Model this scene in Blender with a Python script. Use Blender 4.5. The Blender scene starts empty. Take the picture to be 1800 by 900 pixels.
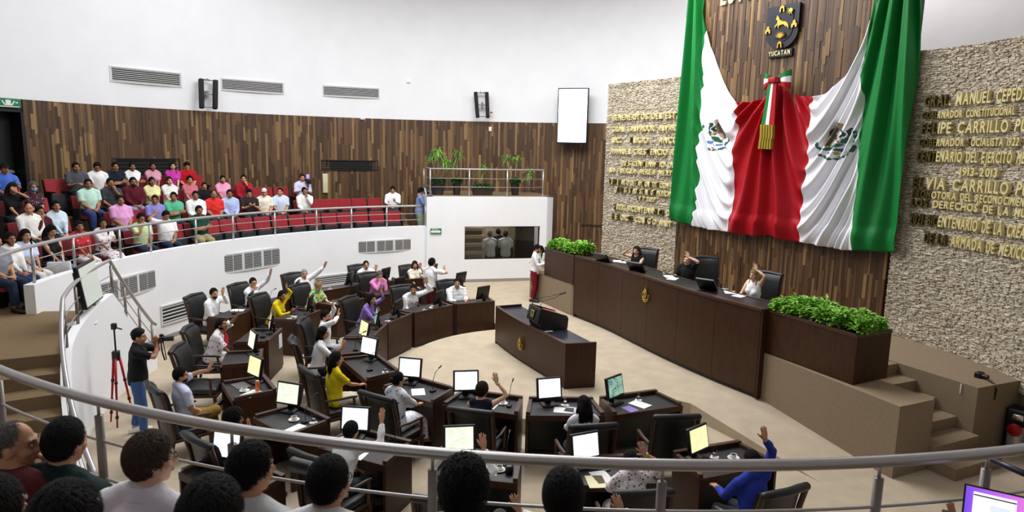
import bpy, bmesh, math, random
import numpy as np
from mathutils import Vector, Matrix

random.seed(11)
RNG = np.random.default_rng(11)
S = bpy.context.scene
COL = S.collection
PI = math.pi

# ------------------------------------------------------------------ camera
FPX, PITCH, ROLL, CAMH = 1178.7, 0.156, 0.022, 4.6
cam = bpy.data.cameras.new('camera')
cam.sensor_width = 36.0
cam.lens = FPX / 1800 * 36
cam.clip_end = 200
co = bpy.data.objects.new('camera', cam)
COL.objects.link(co)
cp, sp, cr, sr = math.cos(PITCH), math.sin(PITCH), math.cos(ROLL), math.sin(ROLL)
FW = Vector((0, cp, -sp))
UPV = Vector((0, sp, cp))
RX = Vector((cr, 0, 0)) + UPV * sr
UY = Vector((-sr, 0, 0)) + UPV * cr
mw = Matrix.Identity(4)
for i in range(3):
    mw[i][0], mw[i][1], mw[i][2] = RX[i], UY[i], -FW[i]
mw[2][3] = CAMH
co.matrix_world = mw
cam.dof.use_dof = True
cam.dof.focus_distance = 13.0
cam.dof.aperture_fstop = 3.5
S.camera = co

# ------------------------------------------------------------------ world, lamps, exposure
S.view_settings.view_transform = 'Standard'
S.view_settings.look = 'None'
S.view_settings.gamma = 1.0
S.view_settings.use_curve_mapping = False
S.view_settings.exposure = 0.38
w = bpy.data.worlds.new('world')
S.world = w
w.use_nodes = True
w.node_tree.nodes['Background'].inputs[0].default_value = (0.95, 0.97, 1.0, 1)
w.node_tree.nodes['Background'].inputs[1].default_value = 0.3


def area(name, loc, size, power, color=(1, 0.96, 0.9), target=None):
    l = bpy.data.lights.new(name, 'AREA')
    l.shape = 'RECTANGLE'
    l.size, l.size_y = size
    l.energy = power
    l.color = color
    o = bpy.data.objects.new(name, l)
    COL.objects.link(o)
    o.location = loc
    if target is not None:
        d = Vector(target) - Vector(loc)
        o.rotation_euler = d.to_track_quat('-Z', 'Y').to_euler()
    return o


LIGHTK = 1.0
area('ceiling_lamp_center', (-1.0, 15.8, 10.7), (7, 7), 1060 * LIGHTK, (0.97, 0.985, 1.0))
area('ceiling_lamp_near', (-3.0, 6.0, 11.0), (6, 3.5), 200 * LIGHTK, (0.98, 0.985, 1.0))
area('ceiling_lamp_gallery', (-8.0, 17.0, 11.2), (5, 7), 210 * LIGHTK, (0.95, 0.97, 1.0))
area('added_fill_right', (8.6, 17.5, 11.2), (3, 6), 330 * LIGHTK, (1, 0.98, 0.96))  # added fill, brightens the white wall behind the right stone wall
area('added_flag_light', (3.0, 16.0, 11.2), (1.2, 1.2), 210 * LIGHTK, (1, 0.97, 0.93), (6.2, 15.0, 4.0))  # added light, grazes the cloth from above so the flag folds show


# ------------------------------------------------------------------ pixel -> place (photo frame 1800 x 900)
def ray(px, py):
    x, y = (px - 900) / FPX, -(py - 450) / FPX
    d = FW + RX * x + UY * y
    return d


def at(px, py, z):
    d = ray(px, py)
    t = (z - CAMH) / d.z
    return Vector((d.x * t, d.y * t, z))


def at_plane(px, py, P, n):
    d = ray(px, py)
    c = Vector((0, 0, CAMH))
    t = (Vector(P) - c).dot(n) / d.dot(n)
    return c + d * t


def at_cyl(px, py, cx, cy, R):
    d = ray(px, py)
    a = d.x * d.x + d.y * d.y
    b = -2 * (d.x * cx + d.y * cy)
    c = cx * cx + cy * cy - R * R
    t = (-b + math.sqrt(max(b * b - 4 * a * c, 0))) / (2 * a)
    return Vector((d.x * t, d.y * t, CAMH + d.z * t))


# ------------------------------------------------------------------ materials
def lin(c):
    if isinstance(c, str):
        c = tuple(int(c[i:i + 2], 16) / 255 for i in (0, 2, 4))
    return tuple((x / 12.92 if x <= 0.04045 else ((x + 0.055) / 1.055) ** 2.4) for x in c) + (1,)


MATS = {}


def mat(name, col='808080', rough=0.6, metal=0.0, bump=0.0, bscale=60.0, var=0.0, vscale=8.0, stretch=(1, 1, 1),
        emis=None, estr=1.0, spec=0.5, col2=None, sheen=0.0, trans=0.0, coat=0.0):
    if name in MATS:
        return MATS[name]
    m = bpy.data.materials.new(name)
    MATS[name] = m
    m.use_nodes = True
    nt = m.node_tree
    b = nt.nodes['Principled BSDF']
    b.inputs['Base Color'].default_value = lin(col)
    b.inputs['Roughness'].default_value = rough
    b.inputs['Metallic'].default_value = metal
    b.inputs['Specular IOR Level'].default_value = spec
    if sheen:
        b.inputs['Sheen Weight'].default_value = sheen
    if trans:
        b.inputs['Transmission Weight'].default_value = trans
    if coat:
        b.inputs['Coat Weight'].default_value = coat
        b.inputs['Coat Roughness'].default_value = 0.15
    if emis:
        b.inputs['Emission Color'].default_value = lin(emis)
        b.inputs['Emission Strength'].default_value = estr
    if var or bump:
        tc = nt.nodes.new('ShaderNodeTexCoord')
        mp = nt.nodes.new('ShaderNodeMapping')
        mp.inputs['Scale'].default_value = stretch
        nt.links.new(tc.outputs['Object'], mp.inputs['Vector'])
    if var:
        n = nt.nodes.new('ShaderNodeTexNoise')
        n.inputs['Scale'].default_value = vscale
        n.inputs['Detail'].default_value = 5
        nt.links.new(mp.outputs['Vector'], n.inputs['Vector'])
        r = nt.nodes.new('ShaderNodeMapRange')
        r.inputs['From Min'].default_value = 0.3
        r.inputs['From Max'].default_value = 0.7
        nt.links.new(n.outputs['Fac'], r.inputs['Value'])
        mx = nt.nodes.new('ShaderNodeMix')
        mx.data_type = 'RGBA'
        c = lin(col)
        if col2:
            c2 = lin(col2)
            mx.inputs['A'].default_value = c
            mx.inputs['B'].default_value = c2
        else:
            mx.inputs['A'].default_value = tuple(x * (1 - var) for x in c[:3]) + (1,)
            mx.inputs['B'].default_value = tuple(min(1, x * (1 + var)) for x in c[:3]) + (1,)
        nt.links.new(r.outputs['Result'], mx.inputs['Factor'])
        nt.links.new(mx.outputs['Result'], b.inputs['Base Color'])
    if bump:
        n2 = nt.nodes.new('ShaderNodeTexNoise')
        n2.inputs['Scale'].default_value = bscale
        n2.inputs['Detail'].default_value = 4
        nt.links.new(mp.outputs['Vector'], n2.inputs['Vector'])
        bp = nt.nodes.new('ShaderNodeBump')
        bp.inputs['Strength'].default_value = bump
        bp.inputs['Distance'].default_value = 0.02
        nt.links.new(n2.outputs['Fac'], bp.inputs['Height'])
        nt.links.new(bp.outputs['Normal'], b.inputs['Normal'])
    return m


def island_mat(name, stops, rough=0.6, grain=(1, 1, 1), gscale=20, gamt=0.3, bump=0.2):
    """colour chosen per mesh island (plank / stone), with a stretched grain on top"""
    m = bpy.data.materials.new(name)
    MATS[name] = m
    m.use_nodes = True
    nt = m.node_tree
    b = nt.nodes['Principled BSDF']
    b.inputs['Roughness'].default_value = rough
    g = nt.nodes.new('ShaderNodeNewGeometry')
    cr_ = nt.nodes.new('ShaderNodeValToRGB')
    els = cr_.color_ramp.elements
    while len(els) > 1:
        els.remove(els[-1])
    els[0].position = stops[0][0]
    els[0].color = lin(stops[0][1])
    for p_, c_ in stops[1:]:
        e = els.new(p_)
        e.color = lin(c_)
    nt.links.new(g.outputs['Random Per Island'], cr_.inputs['Fac'])
    tc = nt.nodes.new('ShaderNodeTexCoord')
    mp = nt.nodes.new('ShaderNodeMapping')
    mp.inputs['Scale'].default_value = grain
    nt.links.new(tc.outputs['Object'], mp.inputs['Vector'])
    n = nt.nodes.new('ShaderNodeTexNoise')
    n.inputs['Scale'].default_value = gscale
    n.inputs['Detail'].default_value = 6
    nt.links.new(mp.outputs['Vector'], n.inputs['Vector'])
    r = nt.nodes.new('ShaderNodeMapRange')
    r.inputs['From Min'].default_value = 0.25
    r.inputs['From Max'].default_value = 0.75
    r.inputs['To Min'].default_value = 1 - gamt
    r.inputs['To Max'].default_value = 1 + gamt
    nt.links.new(n.outputs['Fac'], r.inputs['Value'])
    mu = nt.nodes.new('ShaderNodeVectorMath')
    mu.operation = 'SCALE'
    nt.links.new(cr_.outputs['Color'], mu.inputs[0])
    nt.links.new(r.outputs['Result'], mu.inputs['Scale'])
    nt.links.new(mu.outputs['Vector'], b.inputs['Base Color'])
    if bump:
        bp = nt.nodes.new('ShaderNodeBump')
        bp.inputs['Strength'].default_value = bump
        bp.inputs['Distance'].default_value = 0.01
        nt.links.new(n.outputs['Fac'], bp.inputs['Height'])
        nt.links.new(bp.outputs['Normal'], b.inputs['Normal'])
    return m


def floral_mat(name, base, cols, scale=22, thr=0.33):
    """embroidered cloth: voronoi flower spots of several thread colours on plain cloth"""
    if name in MATS:
        return MATS[name]
    m = bpy.data.materials.new(name)
    MATS[name] = m
    m.use_nodes = True
    nt = m.node_tree
    b = nt.nodes['Principled BSDF']
    b.inputs['Roughness'].default_value = 0.85
    tc = nt.nodes.new('ShaderNodeTexCoord')
    v = nt.nodes.new('ShaderNodeTexVoronoi')
    v.inputs['Scale'].default_value = scale
    nt.links.new(tc.outputs['Object'], v.inputs['Vector'])
    lt = nt.nodes.new('ShaderNodeMath')
    lt.operation = 'LESS_THAN'
    lt.inputs[1].default_value = thr
    nt.links.new(v.outputs['Distance'], lt.inputs[0])
    sep = nt.nodes.new('ShaderNodeSeparateColor')
    nt.links.new(v.outputs['Color'], sep.inputs[0])
    ramp = nt.nodes.new('ShaderNodeValToRGB')
    ramp.color_ramp.interpolation = 'CONSTANT'
    els = ramp.color_ramp.elements
    while len(els) > 1:
        els.remove(els[-1])
    els[0].color = lin(cols[0])
    for k, c in enumerate(cols[1:]):
        e = els.new((k + 1) / len(cols))
        e.color = lin(c)
    nt.links.new(sep.outputs[0], ramp.inputs['Fac'])
    mx = nt.nodes.new('ShaderNodeMix')
    mx.data_type = 'RGBA'
    mx.inputs['A'].default_value = lin(base)
    nt.links.new(lt.outputs[0], mx.inputs['Factor'])
    nt.links.new(ramp.outputs['Color'], mx.inputs['B'])
    nt.links.new(mx.outputs['Result'], b.inputs['Base Color'])
    return m


def screen_mat(name, base, ink, estr=1.0, rows=26.0):
    """lit page: faint text lines from a wave pattern masked by noise"""
    if name in MATS:
        return MATS[name]
    m = bpy.data.materials.new(name)
    MATS[name] = m
    m.use_nodes = True
    nt = m.node_tree
    b = nt.nodes['Principled BSDF']
    b.inputs['Base Color'].default_value = (0.02, 0.02, 0.02, 1)
    b.inputs['Roughness'].default_value = 0.35
    tc = nt.nodes.new('ShaderNodeTexCoord')
    mp = nt.nodes.new('ShaderNodeMapping')
    mp.inputs['Scale'].default_value = (14, 1, 90)
    nt.links.new(tc.outputs['Object'], mp.inputs['Vector'])
    n = nt.nodes.new('ShaderNodeTexNoise')
    n.inputs['Scale'].default_value = 1.0
    nt.links.new(mp.outputs['Vector'], n.inputs['Vector'])
    n2 = nt.nodes.new('ShaderNodeTexNoise')
    n2.inputs['Scale'].default_value = 9.0
    nt.links.new(tc.outputs['Object'], n2.inputs['Vector'])
    mul = nt.nodes.new('ShaderNodeMath')
    mul.operation = 'MULTIPLY'
    nt.links.new(n.outputs['Fac'], mul.inputs[0])
    nt.links.new(n2.outputs['Fac'], mul.inputs[1])
    r = nt.nodes.new('ShaderNodeMapRange')
    r.inputs['From Min'].default_value = 0.24
    r.inputs['From Max'].default_value = 0.36
    nt.links.new(mul.outputs[0], r.inputs['Value'])
    mx = nt.nodes.new('ShaderNodeMix')
    mx.data_type = 'RGBA'
    mx.inputs['A'].default_value = lin(base)
    mx.inputs['B'].default_value = lin(ink)
    nt.links.new(r.outputs['Result'], mx.inputs['Factor'])
    nt.links.new(mx.outputs['Result'], b.inputs['Emission Color'])
    b.inputs['Emission Strength'].default_value = estr
    return m


WHITE = mat('white_plaster', 'F3F4F7', 0.8, var=0.02, vscale=1.5)
CARPET = mat('beige_carpet', 'BDAE98', 0.95, var=0.09, vscale=3.0, bump=0.35, bscale=260, spec=0.1)
CARPETD = mat('brown_carpet', '836F55', 0.95, var=0.1, vscale=60.0, bump=0.35, bscale=260, spec=0.1)
DWOOD = mat('dark_stained_wood', '3D2514', 0.42, var=0.28, vscale=5.0, stretch=(6, 6, 0.7), spec=0.3)
RIMWOOD = mat('worn_wood_rim', '463024', 0.35, var=0.25, vscale=9.0, stretch=(4, 4, 1))
LEATHER = mat('black_leather', '111113', 0.38, bump=0.25, bscale=120)
LEATHERP = mat('black_leather_pad', '1B1B20', 0.42, bump=0.12, bscale=160)
STEEL = mat('brushed_steel', 'B5B2B2', 0.33, 0.55, bump=0.03, bscale=300)
STEELD = mat('dull_steel', '86807C', 0.4, 0.5)
BLACKP = mat('black_plastic', '0C0C0E', 0.4)
DGREY = mat('dark_grey_fabric', '25282B', 0.8)
REDV = mat('red_velvet', '96131F', 0.85, var=0.12, vscale=14, bump=0.15, bscale=200, sheen=0.35)
GOLD = mat('gold_metal', 'C9A64E', 0.32, 0.85)
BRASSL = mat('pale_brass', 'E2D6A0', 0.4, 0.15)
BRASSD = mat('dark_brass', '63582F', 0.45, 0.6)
PAPER = mat('white_paper', 'F4F4F2', 0.8)
CHINA = mat('white_china', 'F2F0EA', 0.2)
COFFEE = mat('coffee', '1C0D06', 0.15)
CHROME = mat('chrome', 'D5D5D5', 0.15, 1.0)
GLASS = mat('clear_glass', 'FFFFFF', 0.03, trans=1.0)
GLASS.node_tree.nodes['Principled BSDF'].inputs['IOR'].default_value = 1.2
SCR_W = screen_mat('white_screen_page', 'F8F9FF', 'D5D9E6', 1.0)
SCR_Y = screen_mat('yellow_screen_page', 'F1ECB4', 'E6D9A0', 0.95)
SCR_G = screen_mat('green_screen_page', '9FC7A8', '3E6C8C', 0.7)
SCR_GN = screen_mat('pale_green_screen_page', 'E9F2DD', 'D3E3C2', 0.95)
SCR_P = screen_mat('pink_screen_page', 'E8D9DC', '6E4A52', 0.8)


# ------------------------------------------------------------------ mesh building
class MB:
    def __init__(s):
        s.v, s.f, s.m = [], [], []

    def add(s, V, F, mi=0):
        o = len(s.v)
        s.v.extend([tuple(map(float, p)) for p in V])
        s.f.extend([tuple(i + o for i in f) for f in F])
        s.m.extend([mi] * len(F))

    def box(s, c, d, mi=0, M=None):
        x, y, z = d[0] / 2, d[1] / 2, d[2] / 2
        V = [Vector((i * x, j * y, k * z)) for i in (-1, 1) for j in (-1, 1) for k in (-1, 1)]
        if M is not None:
            V = [M @ p for p in V]
        c = Vector(c)
        V = [p + c for p in V]
        s.add(V, [(0, 1, 3, 2), (4, 6, 7, 5), (0, 4, 5, 1), (2, 3, 7, 6), (0, 2, 6, 4), (1, 5, 7, 3)], mi)

    def rbox(s, c, d, r, seg=3, mi=0, M=None):
        bm = bmesh.new()
        bmesh.ops.create_cube(bm, size=1)
        for v in bm.verts:
            v.co = Vector((v.co.x * d[0], v.co.y * d[1], v.co.z * d[2]))
        bmesh.ops.bevel(bm, geom=bm.edges[:], offset=r, segments=seg, affect='EDGES', profile=0.5)
        bm.verts.index_update()
        c = Vector(c)
        V = [(M @ v.co if M is not None else v.co) + c for v in bm.verts]
        F = [tuple(v.index for v in f.verts) for f in bm.faces]
        bm.free()
        s.add(V, F, mi)

    def rings(s, R, mi=0, cap=True, close=True):
        """loft through rings (lists of equal length)"""
        n = len(R[0])
        V = [p for r in R for p in r]
        F = []
        for a in range(len(R) - 1):
            for i in range(n if close else n - 1):
                j = (i + 1) % n
                F.append((a * n + i, a * n + j, (a + 1) * n + j, (a + 1) * n + i))
        if cap:
            F.append(tuple(range(n - 1, -1, -1)))
            F.append(tuple((len(R) - 1) * n + i for i in range(n)))
        s.add(V, F, mi)

    def tube(s, P, rad, seg=8, mi=0, round_=False, flat=1.0):
        P = [Vector(p) for p in P]
        if not hasattr(rad, '__len__'):
            rad = [rad] * len(P)
        rad = list(rad)
        T = []
        for i in range(len(P)):
            a, b = P[max(i - 1, 0)], P[min(i + 1, len(P) - 1)]
            d = b - a
            T.append(d.normalized() if d.length > 1e-9 else Vector((0, 0, 1)))
        N = T[0].orthogonal().normalized()
        R = []

        def ring(c, r, t, n):
            b = t.cross(n)
            return [c + (n * math.cos(2 * PI * k / seg) + b * (flat * math.sin(2 * PI * k / seg))) * r for k in range(seg)]
        if round_:
            for a in (80, 50, 22):
                q = math.radians(a)
                R.append(ring(P[0] - T[0] * rad[0] * math.sin(q), rad[0] * math.cos(q), T[0], N))
        for i in range(len(P)):
            N = (N - T[i] * N.dot(T[i]))
            N = N.normalized() if N.length > 1e-6 else T[i].orthogonal().normalized()
            R.append(ring(P[i], rad[i], T[i], N))
        if round_:
            for a in (22, 50, 80):
                q = math.radians(a)
                R.append(ring(P[-1] + T[-1] * rad[-1] * math.sin(q), rad[-1] * math.cos(q), T[-1], N))
        s.rings(R, mi)

    def ell(s, c, r, seg=14, rg=9, mi=0, M=None):
        c = Vector(c)
        R = []
        for a in range(rg + 1):
            t = -PI / 2 + PI * (a if 0 < a < rg else (0.12 if a == 0 else rg - 0.12)) / rg
            q = []
            for k in range(seg):
                p = 2 * PI * k / seg
                v = Vector((r[0] * math.cos(t) * math.cos(p), r[1] * math.cos(t) * math.sin(p), r[2] * math.sin(t)))
                q.append((M @ v if M is not None else v) + c)
            R.append(q)
        s.rings(R, mi)

    def lathe(s, prof, c=(0, 0, 0), seg=16, mi=0, cap=True):
        R = [[(c[0] + r * math.cos(2 * PI * k / seg), c[1] + r * math.sin(2 * PI * k / seg), c[2] + z) for k in range(seg)] for r, z in prof]
        s.rings(R, mi, cap)

    def prism(s, poly, z0, z1, mi=0):
        n = len(poly)
        V = [(p[0], p[1], z0) for p in poly] + [(p[0], p[1], z1) for p in poly]
        F = [tuple(range(n - 1, -1, -1)), tuple(range(n, 2 * n))] + [(i, (i + 1) % n, n + (i + 1) % n, n + i) for i in range(n)]
        s.add(V, F, mi)

    def xform(s, M):
        s.v = [tuple(M @ Vector(p)) for p in s.v]
        return s

    def merge(s, o, M=None, mo=0):
        V = o.v if M is None else [tuple(M @ Vector(p)) for p in o.v]
        k = len(s.v)
        s.v.extend(V)
        s.f.extend([tuple(i + k for i in f) for f in o.f])
        s.m.extend([x + mo for x in o.m])

    def mesh(s, name, mats, smooth=True, fix=True, auto=None):
        me = bpy.data.meshes.new(name)
        me.from_pydata(s.v, [], s.f)
        for m in (mats if isinstance(mats, (list, tuple)) else [mats]):
            me.materials.append(m)
        if len(set(s.m)) > 1:
            me.polygons.foreach_set('material_index', s.m)
        if fix:
            bm = bmesh.new()
            bm.from_mesh(me)
            bmesh.ops.recalc_face_normals(bm, faces=bm.faces)
            bm.to_mesh(me)
            bm.free()
        if smooth:
            me.polygons.foreach_set('use_smooth', [True] * len(me.polygons))
            if auto:
                me.set_sharp_from_angle(angle=math.radians(auto))
        me.update()
        return me

    def obj(s, name, mats, parent=None, smooth=False, auto=None, fix=True):
        return link(name, s.mesh(name, mats, smooth or bool(auto), fix, auto), parent)


def link(name, me, parent=None):
    o = bpy.data.objects.new(name, me)
    COL.objects.link(o)
    if parent is not None:
        o.parent = parent
    return o


LABELS = set()


def tag(o, label=None, cat=None, group=None, kind=None):
    if label:
        o['label'] = label
    if cat:
        o['category'] = cat
    if group:
        o['group'] = group
    if kind:
        o['kind'] = kind
    return o


def thing(name, label, cat, loc=(0, 0, 0), rz=0.0, group=None):
    o = bpy.data.objects.new(name, None)
    COL.objects.link(o)
    o.empty_display_size = 0.1
    o.location = loc
    o.rotation_euler = (0, 0, rz)
    return tag(o, label, cat, group)


def struct(o):
    o['kind'] = 'structure'
    return o


def rz_to(d):
    return math.atan2(d[1], d[0]) - PI / 2


C1 = Vector((0.853, 13.12))   # centre of the gallery ring
RG = 9.358                    # gallery rail radius
C2 = Vector((0.65, 13.3))     # centre of the desk arcs
WC, WR = Vector((-1.3, 12.5)), 12.0   # outer round wall
ZC = 0.25                     # raised floor in front of the dais
ZRAIL, ZCURB = 2.768, 2.118


def P1(r, deg, z=0.0):
    a = math.radians(deg)
    return Vector((C1.x + r * math.cos(a), C1.y + r * math.sin(a), z))


def P2(r, deg, z=0.0):
    a = math.radians(deg)
    return Vector((C2.x + r * math.cos(a), C2.y + r * math.sin(a), z))


def ang1(p):
    return math.degrees(math.atan2(p[1] - C1.y, p[0] - C1.x))


def arc_strip(mb, P, r0, r1, a0, a1, z0, z1, n=48, mi=0):
    """solid annular sector"""
    R = []
    for k in range(n + 1):
        a = a0 + (a1 - a0) * k / n
        R.append([P(r0, a, z0), P(r1, a, z0), P(r1, a, z1), P(r0, a, z1)])
    mb.rings(R, mi)

# ================================================================== STRUCTURE
mb = MB()
mb.box((-1, 9, -0.15), (32, 36, 0.3))
struct(mb.obj('floor', CARPET))
mb = MB()
mb.box((-1, 9, 12.1), (32, 36, 0.2))
struct(mb.obj('ceiling', WHITE))

# raised floor with its ramp down to the right
mb = MB()
arc = [P2(2.86, a) for a in np.linspace(108, 322 - 360 + 360, 60)]
poly = [(p.x, p.y) for p in arc]
poly += [(3.22, 11.32), (4.9, 11.95), (9.5, 14.2), (9.5, 22), (4.5, 26.5), (-2.0, 26.5), (-2.0, 22.0)]
mb.prism(poly, 0.0, ZC)
struct(mb.obj('floor_raised', CARPET))
mb = MB()
V = [(3.22, 11.32, -0.1), (4.52, 8.94, -0.1), (5.7, 9.3, -0.1), (4.9, 11.95, -0.1), (3.22, 11.32, ZC), (4.52, 8.94, -0.006), (5.7, 9.3, -0.006), (4.9, 11.95, ZC)]
mb.add(V, [(3, 2, 1, 0), (4, 5, 6, 7), (0, 1, 5, 4), (1, 2, 6, 5), (2, 3, 7, 6), (3, 0, 4, 7)])
struct(mb.obj('floor_ramp', CARPET))


# ---- outer round wall: white above, plank cladding below
def PW(r, deg, z=0.0):
    a = math.radians(deg)
    return Vector((WC.x + r * math.cos(a), WC.y + r * math.sin(a), z))


def angw(p):
    return math.degrees(math.atan2(p[1] - WC.y, p[0] - WC.x))


ZW = 5.6
dl = angw(at_cyl(46, 250, WC.x, WC.y, WR))          # right jamb of the gallery door
DOOR0, DOOR1 = dl, dl + 9.5
ZD = at_cyl(46, 191, WC.x, WC.y, WR).z              # door head
mb = MB()
arc_strip(mb, PW, WR, WR + 0.3, -25, DOOR0, 0, 12, 90)
arc_strip(mb, PW, WR, WR + 0.3, DOOR0, DOOR1, ZD, 12, 6)
arc_strip(mb, PW, WR, WR + 0.3, DOOR1, 186, 0, 12, 6)
wall_back = struct(mb.obj('wall_back', WHITE, smooth=True, auto=30))
pL, pR = PW(WR, 186), PW(WR, -25)
mb = MB()
mb.box((pL.x - 0.1, (pL.y - 6) / 2, 6), (0.3, pL.y + 6, 12))
struct(mb.obj('wall_left', WHITE))
mb = MB()
mb.box((pR.x + 0.1, (pR.y - 6) / 2, 6), (0.3, pR.y + 6, 12))
struct(mb.obj('wall_right', WHITE))
mb = MB()
mb.box((-1, -5.6, 6), (26, 0.3, 12))
struct(mb.obj('wall_near', WHITE))

PLANK = island_mat('strip_wood_cladding', [(0.0, '3F2A19'), (0.25, '4B331F'), (0.5, '573D25'), (0.68, '63472B'), (0.82, '715536'), (0.92, '866842'), (0.97, '98794C'), (1.0, '4C3323')],
                   0.5, (40, 40, 1.2), 3.0, 0.26, 0.1)


def planks(fn, u0, u1, z0, z1, wdt, skip=None, zfun=None):
    """upright strips of random length; fn(u, d, z) -> world point, d = distance proud of the wall"""
    mb = MB()
    u = u0
    while u < u1:
        wd_ = wdt * random.uniform(0.75, 1.25)
        ue = min(u + wd_, u1)
        z = z0 - random.uniform(0, 1.0)
        while z < z1:
            L = random.choice([0.4, 0.6, 0.9, 1.2, 1.5]) * random.uniform(0.85, 1.15)
            a, b = max(z, z0), min(z + L, z1)
            z += L
            if b - a < 0.03 or (skip and skip((u + ue) / 2, (a + b) / 2)):
                continue
            d = 0.03 + random.choice([0, 0.004, 0.008, 0.014])
            g = 0.0015
            q = [fn(u + g, d, a + g), fn(ue - g, d, a + g), fn(ue - g, d, b - g), fn(u + g, d, b - g)]
            r = [fn(u + g, 0, a + g), fn(ue - g, 0, a + g), fn(ue - g, 0, b - g), fn(u + g, 0, b - g)]
            mb.add(q + r, [(0, 1, 2, 3), (0, 4, 5, 1), (1, 5, 6, 2), (2, 6, 7, 3), (3, 7, 4, 0)])
        u = ue
    return mb


deg_m = math.degrees(1 / WR)
pk = planks(lambda u, d, z: PW(WR - d, u, z), 40, 185, 0.9, ZW, 0.066 * deg_m,
            skip=lambda u, z: DOOR0 - 0.05 < u < DOOR1 + 0.05 and z < ZD + 0.1)
o = pk.obj('plank_cladding', PLANK, wall_back)
tag(o, kind='stuff')
BACKB = mat('dark_backing_board', '2A1B11', 0.8)
mb = MB()
arc_strip(mb, PW, WR - 0.012, WR + 0.01, 40, DOOR0, 0.9, ZW, 60)
arc_strip(mb, PW, WR - 0.012, WR + 0.01, DOOR0, DOOR1, ZD, ZW, 6)
arc_strip(mb, PW, WR - 0.012, WR + 0.01, DOOR1, 185, 0.9, ZW, 6)
mb.obj('backing_board', BACKB, wall_back)

# gallery door (dark) on the far left
pa, pb = PW(WR + 0.02, DOOR0, 0), PW(WR + 0.02, DOOR1, 0)
dm = (pa + pb) / 2
rz = rz_to((dm - Vector((WC.x, WC.y, 0))))
W_ = (pa - pb).length
ZF = 1.6 + 0.37 * 3
t = thing('door_1', None, None, (dm.x, dm.y, ZF), rz)
struct(t)
DOORM = mat('black_door_lacquer', '0B0A0A', 0.5)
H_ = ZD - ZF
mb = MB()
mb.box((0, 0.45, H_ / 2), (W_, 0.05, H_))
mb.obj('door_backing', DOORM, t)
for s_ in (-1, 1):
    mb = MB()
    mb.box((s_ * (W_ / 2 - 0.05), 0.2, H_ / 2), (0.1, 0.5, H_))
    mb.obj('door_jamb', DOORM, t)
    mb = MB()
    mb.rbox((s_ * W_ * 0.24, 0.38, H_ / 2 - 0.03), (W_ * 0.44, 0.06, H_ - 0.1), 0.01)
    d_ = mb.obj('door_leaf', DOORM, t)
    mb = MB()
    mb.rbox((s_ * W_ * 0.24, 0.30, 1.08), (W_ * 0.38, 0.05, 0.07), 0.015)
    mb.box((s_ * W_ * 0.24 - 0.3, 0.33, 1.08), (0.06, 0.06, 0.1))
    mb.box((s_ * W_ * 0.24 + 0.3, 0.33, 1.08), (0.06, 0.06, 0.1))
    mb.obj('push_bar', STEEL, d_)
mb = MB()
mb.box((0, 0.2, H_ - 0.05), (W_, 0.5, 0.1))
mb.obj('door_header', DOORM, t)


# ---- things fixed to the round wall
def wframe(px, py, d=0.0, cx=None, R=None):
    """place on the round wall under this photo point: location and turn (front = local -Y)"""
    c = cx or WC
    p = at_cyl(px, py, c.x, c.y, R or WR)
    n = Vector((c.x - p.x, c.y - p.y, 0)).normalized()
    p = p + n * d
    return p, math.atan2(-n.y, -n.x) - PI / 2, n


VENTW = mat('white_vent_metal', 'D9D9D9', 0.5)
VENTB = mat('vent_dark_gap', '17181A', 0.8)


def slot_vent(label, px0, px1, py0, py1, n, c=None, R=None, d=0.035, dark=False, slat_m=None):
    pc, rz, nn = wframe((px0 + px1) / 2, (py0 + py1) / 2, d, c, R)
    a, b = wframe(px0, (py0 + py1) / 2, d, c, R)[0], wframe(px1, (py0 + py1) / 2, d, c, R)[0]
    W = (a - b).length
    top, bot = wframe((px0 + px1) / 2, py0, d, c, R)[0].z, wframe((px0 + px1) / 2, py1, d, c, R)[0].z
    Hh = top - bot
    t = thing('air_vent', label, 'vent', (pc.x, pc.y, (top + bot) / 2), rz)
    mb = MB()
    mb.box((0, 0.012, 0), (W, 0.03, Hh))
    mb.obj('vent_back', VENTB, t)
    mb = MB()
    f = 0.035
    fm = VENTB if dark else VENTW
    for s_ in (-1, 1):
        mb.box((s_ * (W / 2 + f / 2 - 0.005), 0, 0), (f, 0.05, Hh + 2 * f))
        mb.box((0, 0, s_ * (Hh / 2 + f / 2 - 0.005)), (W, 0.05, f))
    mb.obj('vent_frame', fm, t)
    for k in range(n):
        mb = MB()
        z = -Hh / 2 + Hh * (k + 0.5) / n
        mb.box((0, -0.005, z), (W, 0.02, Hh / n * 0.34), M=Matrix.Rotation(0.35, 3, 'X'))
        mb.obj('slat', slat_m or VENTW, t)
    return t


slot_vent('leftmost of the three long slotted vents high on white wall', 196, 318, 124, 147, 7)
slot_vent('middle long slotted air vent high on the white wall', 391, 498, 143, 161, 7)
slot_vent('rightmost of the three long slotted vents high on white wall', 569, 666, 154, 170, 7)
DSL = mat('dark_slat', '1C1A19', 0.6)
slot_vent('black slotted vent let into the wood above the empty red seats', 566, 664, 283, 298, 4, d=0.06, dark=True, slat_m=DSL)
slot_vent('long black slot vent in the wood behind the back row spectators', 199, 316, 280, 304, 4, d=0.06, dark=True, slat_m=DSL)

# speaker pairs
SPK = mat('black_speaker_grille', '0E0E10', 0.7, bump=0.4, bscale=500)


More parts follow.
